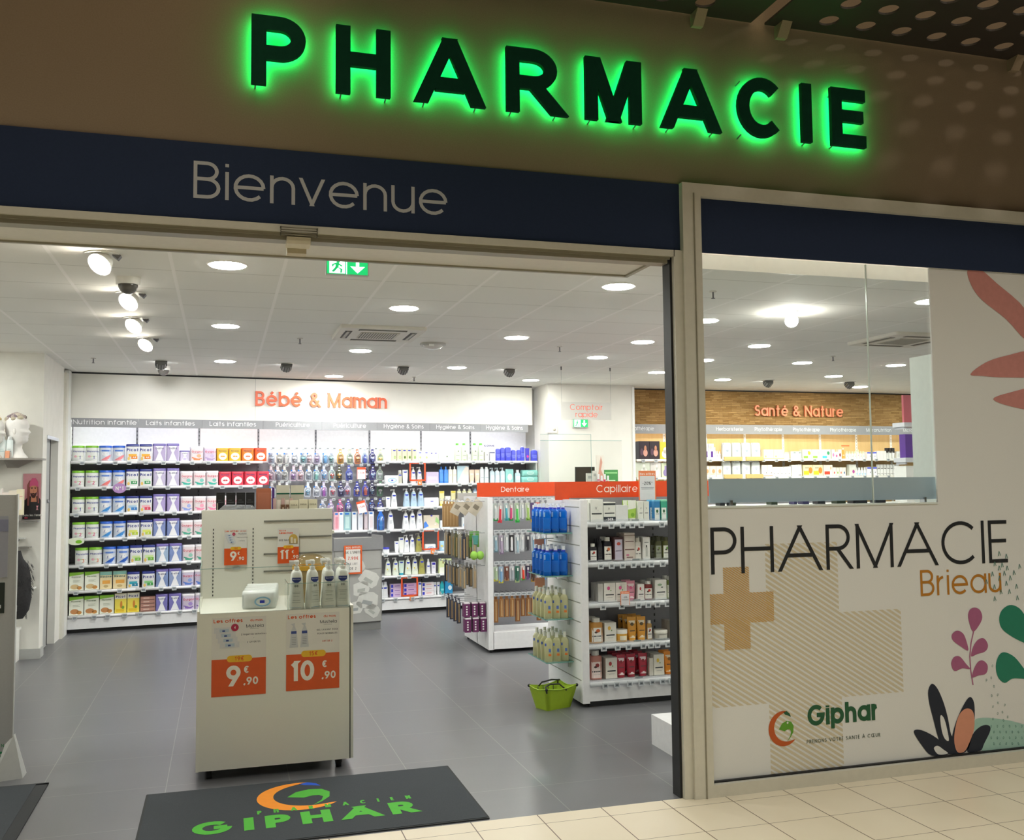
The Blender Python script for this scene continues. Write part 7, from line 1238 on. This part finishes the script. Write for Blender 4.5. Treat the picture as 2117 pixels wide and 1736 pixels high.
sp_(0, c4(335), c4(368), 926, lambda w, h: bottle('spray_bottle', w, h, '#f0a04a', '#f0e6d8', [('r', -.4, .3, .4, .35, '#fff')], .8, .15, .5), 'small orange bottle under an orange flag', 'bottle')
m = MB(); p = onY(c4(330), 921, SY-.1); q_ = onY(c4(440), 921, SY-.1); m.box((p.x, SY-.1, p.z-.012), (q_.x, SY-.098, p.z+.008), M('#e8703a', .5)); m.box((p.x+.02, SY-.1, szs[0]), (p.x+.026, SY-.098, p.z), M('#e8a07a', .5)); tag(m.build('price_flag'), 'orange price flag standing above the small orange bottle', 'flag')
for k in range(7): sp_(0, c4(385+k*38), c4(420+k*38), 933-(k == 4)*4, lambda w, h: bottle('supplement_bottle', w, h, '#e6e9d8', '#cfd8b8', [('r', -.45, .05, .45, .5, '#dfeae4'), ('o', 0, .35, .15, .08, ['#8fc0b0', '#d0a0b0', '#b0c070'][k % 3])], .95, .25, .7), 'small pale green supplement bottle', 'bottle')
for k in range(2): sp_(0, c4(665+k*72), c4(735+k*60), 934, lambda w, h: carton('supplement_box', w, h, '#ecebf2', [('r', -.5, .75, .5, .95, '#3a48d0'), ('o', .1, .35, .08, .08, '#4a4a5a')], .07), 'white box with blue band', 'box')
for k in range(3): sp_(0, c4(805+k*42), c4(845+k*42), 932, lambda w, h: carton('supplement_box', w, h, '#ecebe8', [], .06), 'plain white supplement box', 'box')
for k in range(3): sp_(0, c4(930+k*44), c4(970+k*44), 926, lambda w, h: jar('supplement_jar', w, h, '#eeeeec', '#2a2624', [('r', -.45, .55, .45, .7, '#2a2624')]), 'white jar with dark lid', 'jar')
for k in range(2): sp_(0, c4(1075+k*62), c4(1132+k*64), 933, lambda w, h: carton('supplement_box', w, h, '#e6e7e4', [('r', -.3, .2, .3, .7, '#d2d4d0')], .06), 'pale carton beside dark lidded jars', 'box')
for k in range(3): sp_(1, c3(100+k*105), c3(200+k*105), 963, lambda w, h: carton('supplement_box', w, h, '#f0e2d2', [('o', .1, .5, .25, .2, '#f0a070'), ('r', -.4, .2, .3, .25, '#e8b090')], .07), 'white carton with orange swirl', 'box')
for k in range(2): sp_(1, c3(1082+k*92), c3(1170+k*86), 961, lambda w, h: carton('supplement_box', w, h, '#ebe6dc', [('r', -.5, 0, .5, .06, '#e8a070'), ('o', .3, .3, .06, .06, '#3a3a3a')], .06), 'white carton with fine orange base', 'box')
for k in range(5): sp_(1, c3(1262+k*62), c3(1320+k*62), 965-(k > 3)*1, lambda w, h: carton('supplement_box', w, h, '#e9e6e0', [('r', -.2, .25, .2, .3, '#6a6a6a')], .06), 'small carton before the yellow ones', 'box')
sp_(1, c3(1578), c3(1688), 961, lambda w, h: carton('supplement_box', w, h, '#e8e8e4', [('r', -.3, .4, .3, .45, '#c0c4c0')], .06), 'larger white carton beside the sun yellow cartons', 'box'); sp_(1, c3(1690), c3(1748), 960, lambda w, h: carton('supplement_box', w, h, '#ecebe6', [('r', -.4, .05, .4, .1, '#3a3a3a')], .06), 'narrow white carton beside the sun yellow cartons', 'box')
for k in range(2): sp_(1, c3(1770+k*165), c3(1930+k*165), 961, lambda w, h: carton('supplement_box', w, h, '#f2e6b8', [('r', -.45, .1, .1, .45, '#f4d02a'), ('o', .25, .5, .2, .3, '#ee8a3a'), ('r', -.3, .7, .1, .76, '#8a7a5a')], .08), 'sun yellow vitamin carton', 'box')
sp_(1, c4(60), c4(185), 961, lambda w, h: carton('supplement_box', w, h, '#f0e8dc', [('r', -.4, .1, .2, .4, '#e2442f'), ('o', .3, .7, .1, .15, '#f0c0a0')], .08), 'white vitamin carton with red block', 'box')
for k in range(4): sp_(1, c4(195+k*46), c4(236+k*46), 966, lambda w, h: carton('supplement_box', w, h, '#ece8da', [('o', 0, .35, .2, .15, ['#d84a5a', '#8ab04a', '#d8604a', '#4a6aa0'][k])], .06), 'small cream box with '+['red', 'green', 'coral', 'blue'][k]+' dot', 'box')
sp_(1, c4(418), c4(512), 960, lambda w, h: carton('supplement_box', w, h, '#dfe2d8', [('o', .1, .35, .18, .16, '#b04a9a'), ('r', -.5, .6, .5, 1, '#e6e8e0')], .07), 'pale box with violet disc', 'box')
for k in range(4): sp_(1, c4(518+k*38), c4(552+k*38), 966, lambda w, h: bottle('supplement_bottle', w, h, '#e9ecec', '#f0f0ee', [('r', -.48, .0, .48, .3, '#a9cbe8')], .95, .25, .7), 'small white bottle with pale blue base', 'bottle')
for k in range(2): sp_(1, c4(668+k*70), c4(735+k*62), 965, lambda w, h: carton('supplement_box', w, h, '#ecebf2', [('r', -.5, .78, .5, .96, '#3a48d0'), ('o', .1, .35, .08, .08, '#4a4a5a')], .07), 'white box with blue band', 'box')
for k in range(7): sp_(1, c4(815+k*44), c4(855+k*44), 960, lambda w, h: jar('supplement_jar', w, h, '#f0f0ee', '#f2f2f0', [('r', -.48, .60, .48, .72, '#2a2624'), ('r', -.45, .1, .45, .14, '#3a3634')]), 'white jar with dark neck band', 'jar')
for k in range(6): sp_(1, c4(1140+k*29), c4(1166+k*29), 968, lambda w, h: carton('supplement_box', w, h, '#efe9e8', [('r', -.2, .3, .2, .6, '#e0d0d0')], .05), 'narrow white box beneath the violet column', 'box')
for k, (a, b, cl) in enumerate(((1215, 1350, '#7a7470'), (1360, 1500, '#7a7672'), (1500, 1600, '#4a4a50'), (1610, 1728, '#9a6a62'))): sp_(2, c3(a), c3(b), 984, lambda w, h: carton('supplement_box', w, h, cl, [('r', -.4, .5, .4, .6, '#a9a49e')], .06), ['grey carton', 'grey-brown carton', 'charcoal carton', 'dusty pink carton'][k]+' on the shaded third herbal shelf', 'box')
rn = ['upper', 'second', 'third']
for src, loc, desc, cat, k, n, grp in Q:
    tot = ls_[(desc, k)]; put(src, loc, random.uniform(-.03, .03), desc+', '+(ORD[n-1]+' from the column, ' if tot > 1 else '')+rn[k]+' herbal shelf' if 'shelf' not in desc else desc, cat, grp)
# violet display column near the partition
vx = onY(1872, 850, 4.3); vc = empty('display_column', (vx.x, 4.3, 0)); tag(vc, 'violet product column with white trays beside the white partition', 'display stand')
zt = onY(1874, 816, 4.3).z; z1 = onY(1874, 876, 4.3).z; z2 = onY(1874, 897, 4.3).z; z3 = onY(1880, 957, 4.3).z; wv = .11
MB().box((-.02, 0, 0), (.30, .2, z3-.03), WHITE).build('body', vc); MB().box((0, .02, z3+.05), (.26, .12, z2), M('#5a2f8f', .5)).build('lower_panel', vc); MB().box((0, .03, z1), (.26, .06, zt), M('#c4606a', .5)).build('upper_panel', vc)
for z in (z1, z3+.045): m = MB(); m.box((-.055, -.04, z-.035), (.3, .16, z+.015), M('#d3d4da', .3)); m.box((-.04, -.02, z-.06), (-.02, .14, z-.03), M('#c2c3ca', .3)); m.build('tray', vc)
# grey board standing in the window, on the ledge
wb = empty('window_board', (2.62, .06, 1.556)); tag(wb, 'long blue-grey board standing low in the clear shop window', 'board')
def f_(nt, b, N, L):
    n = noise(N, L, 2.5, 5); L(mixc(N, L, n, lin('#c2d6ea'), lin('#d8e6f6')), b.inputs['Base Color'])
BB = nodes_mat('blue_grey_board', f_, .35, .4)
m = MB(); m.T = Matrix.Rotation(R(-3), 4, 'X'); m.box((0, 0, .018), (1.532, .006, .152), BB); m.build('board', wb)
for x in (.13, 1.44): m = MB(); m.box((x-.008, -.012, -.002), (x+.008, .03, .03), CHROME); m.build('clip', wb)
m = MB(); m.box((2.56, .02, 1.535), (4.10, .10, 1.556), M('#dfe6e2', .4)); m.box((2.56, -.008, 1.547), (4.10, .0, 1.557), M('#dfe6e2', .3)); tag(m.build('trim_7'), kind='structure')
random.seed(9)
for k, (a, b) in enumerate(((.09, .12), (.16, .19), (.42, .46), (.57, .59), (.63, .67), (.73, .78), (.86, .92), (.97, 1.07), (1.13, 1.2))):
    m = MB(); m.box((2.62+a, .105, 1.556), (2.62+b, .16, 1.585+.01*(k % 2)), M(random.choice(['#2a2c34', '#4a4470', '#33402a', '#22252a']), .5)); tag(m.build('small_box'), 'small dark box lying behind the window board, '+ORD[k]+' from the entrance post', 'box', 'small boxes behind the window board')
m = MB(); m.box((2.56, .10, 1.53), (4.12, .40, 1.555), WHITE); m.box((2.56, .38, 0), (4.12, .40, 1.53), WHITE); tag(m.build('window_ledge_unit'), 'white ledge unit behind the printed window film', 'ledge')

# ================================================================ CEILING FITTINGS
LENS = M('#fafcf4', .5, 0, DOWN); RIMW = M('#f2f0ea', .4)
dlp = [(470,547),(467,673),(466,746),(834,636),(745,724),(692,777),(1277,591),(1070,697),(945,759),(1329,706),(1234,738),(1098,785),(1359,769),(1458,662),(1568,714),(1458,744),(1656,749),(1498,784),(1725,777),(1850,754),(1778,799),(1908,621)]
dsrc = source('downlight', [('rim', (lambda m: m.cyl((0, 0), .118, -.006, 0, RIMW, 28, .124))(MB())), ('diffuser', (lambda m: m.cyl((0, 0), .105, -.0085, -.0062, LENS, 28))(MB()))])
colx = [.022, 1.338, 2.63, 3.915, 5.19, 6.44, 7.7, 8.98]; cn8 = ['beside the row of swivel spots', 'above the promotion unit', 'above the dental island end', 'above the hair care island', 'before the split wood wall start', 'above the grey herbal pouches', 'above the yellow vitamin cartons', 'above the last herbal bay']
done = []
for px, py in dlp:
    p = onZ(px, py, CZ); ci = min(range(8), key=lambda i: abs(colx[i]-p.x)); y = p.y; done.append((ci, y)); ri = sum(1 for c, yy in done if c == ci)
    put(dsrc, (colx[ci], y, CZ), 0, 'round ceiling downlight '+cn8[ci]+', '+ORD[sum(1 for a_, b_ in dlp if min(range(8), key=lambda i: abs(colx[i]-onZ(a_, b_, CZ).x)) == ci and onZ(a_, b_, CZ).y < y-.1)]+' back from the entrance', 'ceiling light', 'round ceiling downlights')
for n_, (x, y) in enumerate(((6.44, 1.3), (7.7, 2.45), (8.98, 1.3), (8.98, 3.6), (10.3, 4.8), (-2.6, 3.0), (-2.6, 4.9), (-2.6, 1.3), (10.3, 2.4), (10.3, 7.2))):
    put(dsrc, (x, y, CZ), 0, 'unseen ceiling downlight added for light beside the '+('wig shelves, ' if x < 0 else 'partition, ')+ORD[n_]+' of the outlying ones', 'ceiling light', 'added unseen ceiling downlights')  # lamps out of view, added for the light they give the room
# swivel spots
def spot(px, py, i):
    p = onZ(px+6, py-16, CZ); r = empty('swivel_spot', (p.x, p.y, CZ)); tag(r, 'tilted white swivel spot, '+ORD[i]+' of the row from the entrance', 'ceiling spot', 'swivel spots near the side wall')
    MB().cyl((0, 0), .10, -.006, 0, RIMW, 24).build('rim', r)
    m = MB(); Q_ = (-Vector((-.42, -.62, -.66))).to_track_quat('Z', 'Y').to_matrix().to_4x4(); m.T = Matrix.Translation((.0, -.01, -.05)) @ Q_; m.cyl((0, 0), .072, -.03, .03, RIMW, 20, .05); m.cyl((0, 0), .066, -.034, -.031, M('#fff6e6', .5, 0, 30.0), 20); m.build('lamp_head', r)
    m = MB(); m.T = Matrix.Translation((.07, 0, -.02)) @ Matrix.Rotation(R(38), 4, 'Y'); m.box((-.02, -.03, .0), (.02, .03, .03), GREY); m.build('heat_sink', r)
for i, (px, py) in enumerate(((206, 541), (264, 622), (274, 674), (298, 715))): spot(px, py, i)
wl_ = onZ(1655, 640, CZ); r = empty('swivel_spot', (wl_.x-.02, wl_.y+.1, CZ)); tag(r, 'glaring swivel spot seen through the clear shop window', 'ceiling spot')
m = MB(); m.box((-.07, -.06, -.006), (.07, .06, 0), RIMW); m.build('rim', r); m = MB(); m.sphere((.0, -.0, -.075), .052, .052, .052, M('#fffaf0', .5, 0, 60.0), 20, 10); m.build('lamp_head', r); m = MB(); m.cyl((0, 0), .02, -.04, 0, RIMW, 10); m.build('stem', r)
# cylindrical wall washers aimed at the shelves
for i, (px, py) in enumerate(((333, 748), (592, 754), (833, 760), (1053, 765), (1588, 789), (1756, 792))):
    p = onZ(px, py-3, CZ); r = empty('wall_washer', (p.x, p.y, CZ)); tag(r, 'ribbed grey ceiling spot lighting the '+['baby shelves beside the dome camera', 'baby shelves before the orange lettering', 'nursery shelves', 'hygiene shelves', 'herbal wall before its lettering', 'herbal wall past its lettering'][i], 'ceiling spot', 'ribbed ceiling spots')
    m = MB(); m.cyl((0, 0), .085, -.005, 0, RIMW, 20); m.build('rim', r)
    m = MB(); ang = BW if i < 4 else 0; m.T = Matrix.Translation((0, .01, -.035)) @ Matrix.Rotation(ang, 4, 'Z') @ Matrix.Rotation(R(60), 4, 'X'); m.cyl((0, 0), .058, -.03, .045, M('#8f8e8c', .35, .6), 20); [m.box((.058*math.cos(t)-.004, .058*math.sin(t)-.004, -.03), (.058*math.cos(t)+.004, .058*math.sin(t)+.004, .045), M('#4e4d4c', .5)) for t in [2*math.pi*k/12 for k in range(12)]]
    m.build('ribbed_body', r); m = MB(); m.T = Matrix.Translation((0, .01, -.035)) @ Matrix.Rotation(ang, 4, 'Z') @ Matrix.Rotation(R(60), 4, 'X'); m.cyl((0, 0), .05, -.034, -.031, M('#ffffff', .5, 0, 10.0), 16); m.build('lens', r)
    l = bpy.data.lights.new('washer_light', 'SPOT'); l.energy = 17 if i < 4 else 40; l.spot_size = R(105); l.spot_blend = .8; l.shadow_soft_size = .05; l.color = (1, 1, 1) if i < 4 else (1, .93, .8)
    lo = bpy.data.objects.new('washer_light', l); COL.objects.link(lo); lo.parent = r; lo.location = (0, .07, -.075); lo.rotation_euler = (R(48), 0, ang)
# dome cameras
for i, (px, py, s) in enumerate(((265, 575, 1.0), (338, 757, 1.0))):
    p = onZ(px, py, CZ); p.z = CZ; r = empty('dome_camera', (p.x, p.y, CZ)); tag(r, ['smoked dome camera between the first swivel spots', 'smoked dome camera before the baby shelving wall'][i], 'security camera')
    m = MB(); m.cyl((0, 0), .075, -.045, 0, RIMW, 24, .078); m.build('base', r); m = MB(); m.sphere((0, 0, -.045), .062, .062, .062, M('#55524e', .12), 24, 12); m.build('dome', r)
# ceiling air units
def cassette(cx, cy, lab, s=.375):
    r = empty('air_cassette', (cx, cy, CZ)); tag(r, lab, 'air conditioner'); P = M('#dbd7cc', .5); m = MB(); m.loft([(-.03, s*1.96, s*1.96, .03), (-.02, s*2, s*2, .03), (0, s*2, s*2, .03)], P, 3); m.build('panel', r)
    m = MB(); m.box((-.17, -.17, -.036), (.17, .17, -.030), M('#c4c0b0', .5)); [m.box((-.16+k*.0228, -.16, -.0365), (-.150+k*.0228, .16, -.036), M('#55524a', .6)) for k in range(14)]; m.build('grille', r)
    for a in range(4):
        m = MB(); m.T = Matrix.Rotation(R(90*a), 4, 'Z'); m.box((-.21, -.315, -.0325), (.21, -.255, -.0305), M('#3c3a34', .6)); m.box((-.20, -.30, -.036), (.20, -.275, -.0325), M('#8f8b7c', .4)); m.build('air_flap', r)
cassette(1.33, 3.74, 'square ceiling air unit above the promotion unit'); p5 = onZ(1800, 712, CZ); cassette(6.32, 2.98, 'square ceiling air unit seen through the shop window')
p = onZ(895, 710, CZ); r = empty('smoke_detector', (p.x, p.y, CZ)); tag(r, 'round glassy ceiling detector beside the square air unit', 'detector'); m = MB(); m.cyl((0, 0), .125, -.02, 0, M('#b4b2ac', .4), 28); m.build('base', r); m = MB(); m.sphere((0, 0, -.02), .10, .10, .04, M('#cfcdc8', .1), 24, 8); m.build('dome', r); m = MB(); m.box((-.06, -.105, -.04), (-.01, -.10, -.02), WHITE); m.build('lens', r)
for i, (px, py) in enumerate(((1157, 716), (193, 740), (620, 699), (1474, 602), (1722, 736), (856, 779))):
    p = onZ(px, py, CZ); r = empty('sprinkler', (p.x, p.y, CZ)); tag(r, 'small ceiling sprinkler '+['before the hair care island', 'near the wall corner', 'before the air unit', 'just behind the clear window', 'deep behind the clear window', 'near the baby wall fascia'][i], 'sprinkler', 'ceiling sprinklers')
    m = MB(); m.cyl((0, 0), .026, -.006, 0, M('#cfcbc2', .4), 14); m.build('plate', r); m = MB(); m.cyl((0, 0), .006, -.05, 0, GREY, 8); m.cyl((0, 0), .014, -.054, -.05, GREY, 10); m.build('head', r)
# door sensor on the frame
r = empty('door_sensor', (.355, 0, 2.94)); tag(r, 'cream motion sensor box with wire guard on the door head', 'sensor')
m = MB(); m.box((-.06, -.035, -.06), (.055, .06, -.025), M('#d6ccb0', .5)); m.box((-.055, .06, -.13), (.05, .14, -.06), M('#d8ceb4', .5)) if False else m.box((-.05, .10, -.075), (.045, .17, .0), M('#cbbf9f', .5)); m.build('sensor_box', r)
m = MB(); [m.tube([(-.09, -.05, -.02+.012*k), (.085, -.05, -.02+.012*k)], .003, M('#8f8a7a', .4, .5), 6) for k in range(4)]; m.tube([(-.09, -.03, -.02), (-.09, -.052, -.02), (-.09, -.052, .018), (-.09, -.03, .018)], .0035, M('#5e5a4e', .4, .5), 6); m.tube([(.085, -.03, -.02), (.085, -.052, -.02), (.085, -.052, .018), (.085, -.03, .018)], .0035, M('#5e5a4e', .4, .5), 6); m.build('wire_guard', r)

# ================================================================ WIG SHELVES AT THE SIDE WALL
WX = -2.6
sh1 = onY(85, 948, 5.55); sz1 = 1.985
for z, x1, lab, d in ((1.985, sh1.x, 'grey curved glass shelf carrying the display heads', .30), (1.42, -1.95, 'white curved wall shelf half hidden by the totem', .24)):
    r = empty('curved_shelf', (-2.3, 5.84, z)); tag(r, lab, 'shelf', None); m = MB(); n = 16; L = x1+2.3
    pts = [(-.9, 0)]+[(-.9, -d)]+[(L-.18+.18*math.sin(R(90*i/n)), -d*math.cos(R(90*i/n))**.6 if i < n else 0) for i in range(n+1)]
    V = [(x, y, -.018) for x, y in pts]+[(x, y, 0) for x, y in pts]; k = len(pts); mt_ = M('#9b968f' if z > 1.8 else '#e4e2de', .35)
    m.add(V, [list(range(k)), list(range(2*k-1, k-1, -1))]+[(i, i+k, (i+1) % k+k, (i+1) % k) for i in range(k)], mt_); m.build('shelf_board', r)
    m = MB(); m.add([(L-.35, 0, -.018), (L-.10, 0, -.018), (L-.25, 0, -.09), (L-.35, 0, -.09), (L-.35, -d*.6, -.018), (L-.10, -d*.3, -.018), (L-.25, -.02, -.09), (L-.35, -.02, -.09)], [(0, 3, 2, 1), (4, 5, 6, 7), (0, 4, 7, 3), (1, 2, 6, 5), (2, 3, 7, 6)], M('#8f8a84' if z > 1.8 else '#d8d5d0', .4)); m.build('bracket', r)
r = empty('curved_shelf', (-2.3, 5.84, 1.905)); tag(r, 'narrow lower grey shelf under the display heads with a black knob', 'shelf'); m = MB(); m.box((-.9, -.2, -.02), (.15, 0, 0), M('#8a857e', .4)); m.build('shelf_board', r); m = MB(); m.sphere((.13, -.16, -.045), .03, .03, .03, DARK, 14, 8); m.build('knob', r)
HEADM = M('#f2efec', .45); WIGM = M('#d6c39a', .8)
def head(x, y, z, rz, s, lab, wig):
    """mannequin head in profile: extruded profile rings"""
    r = empty('display_head', (x, y, z), rz); tag(r, lab, 'mannequin head')
    # local +x is the facing direction; rings along z: (z, front x, back x, half width)
    rings = [(0, .085, -.085, .085), (.012, .082, -.082, .082), (.05, .05, -.06, .055), (.09, .035, -.052, .045), (.125, .038, -.055, .045), (.14, .072, -.062, .05), (.152, .085, -.068, .054), (.165, .086, -.075, .058), (.178, .083, -.082, .062), (.188, .090, -.088, .064), (.196, .086, -.09, .066), (.203, .092, -.092, .067), (.215, .094, -.095, .068), (.225, .108, -.097, .069), (.235, .104, -.1, .07), (.25, .092, -.102, .071), (.26, .084, -.104, .072), (.275, .092, -.105, .073), (.30, .092, -.104, .073), (.33, .08, -.096, .07), (.355, .055, -.075, .058), (.372, .02, -.04, .035), (.378, -.005, -.02, .015)]
    m = MB(); n = 20; pts = []
    for zz, f, b, w in rings:
        for i in range(n):
            t = 2*math.pi*i/n; c = math.cos(t); cx = (f+b)/2; rx = (f-b)/2; sy = math.sin(t)
            ww = w*(abs(sy)**.85)*(1 if sy > 0 else -1)
            px = cx+rx*c
            if .195 < zz < .26 and c > .8: ww *= .5+.5*(1-c)/.2*1.0
            pts.append((px*s, ww*s, zz*s))
    m.add(pts, [(a*n+i, a*n+(i+1) % n, (a+1)*n+(i+1) % n, (a+1)*n+i) for a in range(len(rings)-1) for i in range(n)], HEADM, True); m.add(pts[-n:], [list(range(n))], HEADM)
    for sg in (-1, 1): m.sphere((-.005*s, sg*.07*s, .235*s), .014*s, .009*s, .028*s, HEADM, 10, 6)
    m.build('head', r)
    w = MB(); random.seed(int(x*100)); cols = ['#b9aaa4', '#8f8088', '#c9bfa8', '#6b5f5c', '#d8cfc0'] if wig == 'print' else ['#d6c39a', '#c9b486', '#e0d0aa']
    for k in range(90):
        th = random.uniform(0, 2*math.pi); ph = random.uniform(0, .95 if wig == 'print' else 1.25); d_ = Vector((math.sin(ph)*math.cos(th), math.sin(ph)*math.sin(th)*.85, math.cos(ph)))
        if d_.x > .45 and ph > .7: continue
        c = Vector((-.012, 0, .27))*s + Vector((d_.x*.10, d_.y*.085, d_.z*.115))*s; rr = random.uniform(.016, .028)*s; w.sphere(c, rr, rr, rr*.8, M(random.choice(cols), .8), 8, 5)
    if wig == 'hair':
        for k in range(60):
            a_ = random.uniform(R(80), R(280)); x0, y0 = math.cos(a_)*.095*s-.012*s, math.sin(a_)*.085*s; w.tube([(x0, y0, .30*s), (x0*1.25, y0*1.3, .22*s), (x0*1.3-.01, y0*1.3, (.06+random.random()*.06)*s)], .009*s, M(random.choice(cols), .8), 6)
    w.build('turban' if wig == 'print' else 'wig', r)
hz_ = 1.985
head(-1.93, 5.68, hz_, R(-8), 1.12, 'white display head in profile wearing a patterned turban', 'print'); head(-2.13, 5.60, hz_, R(-12), 1.05, 'white display head with blond wig behind the white spray cans', 'hair')
for i, (px0, px1) in enumerate(((0, 11), (12, 28))):
    a = onY(px0, 895, 5.58); b = onY(px1, 895, 5.58); put(bottle('spray_can', .06, .21, '#dfe9ea', '#eef2f2', [('r', -.3, .3, .3, .34, '#8fb0b8'), ('r', -.3, .4, .2, .42, '#9abac0')], .97, .14, .7, sh=.95), ((a.x+b.x)/2, 5.60, hz_), 0, 'white spray can below the display heads, '+['outer', 'inner'][i]+' one of two', 'can', 'spray cans below the display heads')
put(carton('skincare_box', .035, .07, '#f0a884', [], .03), (-1.995, 5.56, hz_), 0, 'small salmon pink box beside the white spray can', 'box')
for i, (x, w_, h_, c) in enumerate(((-2.13, .05, .2, '#e6dcd6'), (-2.08, .04, .26, '#efe8e4'), (-2.03, .06, .22, '#f0e2da'), (-1.965, .07, .24, '#f0e6d6'), (-1.90, .06, .25, '#efe6c8'))): put(carton('wig_box', w_, h_, c, [('r', -.3, .2, .3, .6, '#f4ece6'), ('r', -.4, .7, .4, .74, '#e0b8a8')], .06), (x, 5.72, 1.43), 0, ['pale grey', 'tall white', 'blush', 'ivory', 'pale yellow'][i]+' box on the wall shelf above the totem', 'box', 'boxes on the wall shelf')
p0 = onY(48, 979, 5.83); p1 = onY(83, 1073, 5.83); r = empty('wall_poster', (p0.x, 5.838, p1.z)); tag(r, 'pink poster of a bearded person in a pink beanie on the wall', 'poster'); W, Hh = p1.x-p0.x, p0.z-p1.z
MB().box((0, 0, 0), (W, .006, Hh), M('#c88a94', .4)).build('sheet', r); m = MB(); f3 = lambda e: (lambda x, z: (x*W, -e, z*Hh))
D_ = M('#1f1d20', .5); m.pol2([(0, 0), (1, 0), (1, .42), (.82, .52), (.6, .46), (.35, .52), (.12, .42), (0, .45)], D_, f3(.001)); m.pol2([(.25, .45), (.22, .75), (.35, .85), (.7, .85), (.86, .72), (.92, .35), (.84, .35), (.8, .6), (.4, .6), (.34, .3), (.26, .3)], M('#8a4a44', .6), f3(.002)); m.pol2([(.45, .38), (.78, .38), (.74, .55), (.47, .55)], M('#c98264', .6), f3(.003)); m.ell(.59, .64, .2, .16, M('#cf8a6c', .6), f3(.004)); m.pol2([(.42, .58), (.44, .52), (.55, .465), (.68, .47), (.76, .54), (.78, .6), (.68, .565), (.58, .575), (.5, .565)], M('#3f211c', .7), f3(.005)); m.pol2([(.36, .70), (.38, .82), (.5, .9), (.7, .9), (.84, .82), (.86, .70), (.7, .735), (.5, .735)], M('#c9527c', .7), f3(.006))
for ex in (.50, .69): m.ell(ex, .675, .045, .012, M('#2a1a18'), f3(.007), 10); m.box(((ex-.06)*W, -.0075, .695*Hh), ((ex+.06)*W, -.007, .705*Hh), M('#3a221c'))
m.ell(.6, .62, .03, .03, M('#c07a5e'), f3(.007), 10); m.ell(.59, .54, .05, .008, M('#9a4a44'), f3(.008), 10); m.pol2([(.76, .2), (.8, .2), (.88, .3), (.84, .3)], M('#e8a0b0'), f3(.008)); m.pol2([(.88, .2), (.84, .2), (.76, .3), (.8, .3)], M('#e8a0b0'), f3(.008)); m.build('portrait', r)
m = MB(); m.text('dans les fonds', .55*W, .07*Hh, .045*Hh, WHITE, .14, 'c', .8, .15, y=-.009, n=5); m.box((.12*W, -.009, .02*Hh), (.3*W, -.008, .05*Hh), M('#b0304a')); m.build('lettering', r)
for z, x1 in ((1.365, -1.74), (1.11, -1.81)): m = MB(); m.box((x1-.5, 5.70, z-.012), (x1, 5.838, z+.003), M('#8f8d88', .3, .5)); tag(m.build('wall_rail'), ('upper' if z > 1.2 else 'lower')+' grey metal rail on the wall below the poster', 'rail')
# black furry bag hanging at the wall
r = empty('hanging_bag', (-1.90, 5.70, 0)); tag(r, 'black furry bag hanging on the wall behind the totem', 'bag'); m = MB(); BKM = M('#2c2b2d', .9, var=.5, scale=60)
lv = [(.42, .10, .10, .05), (.50, .20, .16, .06), (.62, .24, .19, .08), (.80, .23, .17, .08), (.93, .18, .14, .06), (1.0, .08, .08, .03), (1.08, .03, .04, .01)]; m.loft(lv, BKM, 5); random.seed(2)
for k in range(260):
    z = random.uniform(.44, .98); t = random.uniform(0, 2*math.pi); w_ = .115*math.sin(max(.3, min(1, (z-.38)/.5))*math.pi*.6)+.01; x, y = w_*math.cos(t), w_*.75*math.sin(t); m.tube([(x, y, z), (x*1.12+.004, y*1.12, z-.035)], .0022, BKM, 3)
m.build('bag_body', r); m = MB(); m.tube([(-.03, 0, 1.0), (-.02, .0, 1.15), (.0, .05, 1.2)], .006, M('#8f9094', .3, .4)); m.build('strap', r); m = MB(); m.box((-.03, -.09, .50), (.01, -.086, .56), WHITE); m.box((-.06, -.08, .93), (-.02, -.076, .98), WHITE); m.build('paper_tag', r)
m = MB(); m.box((-.04, .02, 1.19), (.04, .13, 1.2), LGREY); m.build('hook', r)
r = empty('low_cabinet', (-3.0, 5.45, 0)); tag(r, 'low white cabinet on the floor behind the totem', 'cabinet'); MB().box((0, 0, .0), (1.10, .38, .30), WHITE).build('body', r); MB().box((-.01, -.012, .30), (1.115, .385, .325), WHITE).build('worktop', r); MB().box((.02, -.012, .03), (1.08, 0, .28), M('#e3e1da')).build('drawer', r)
m = MB(); m.box((-1.84, 5.70, .70), (-1.76, 5.835, .715), WHITE); tag(m.build('wall_hook'), 'small white hook plate on the wall beside the furry bag', 'hook')

# sources were only for copying
for o in SRC:
    if o.users_collection == (): bpy.data.objects.remove(o)
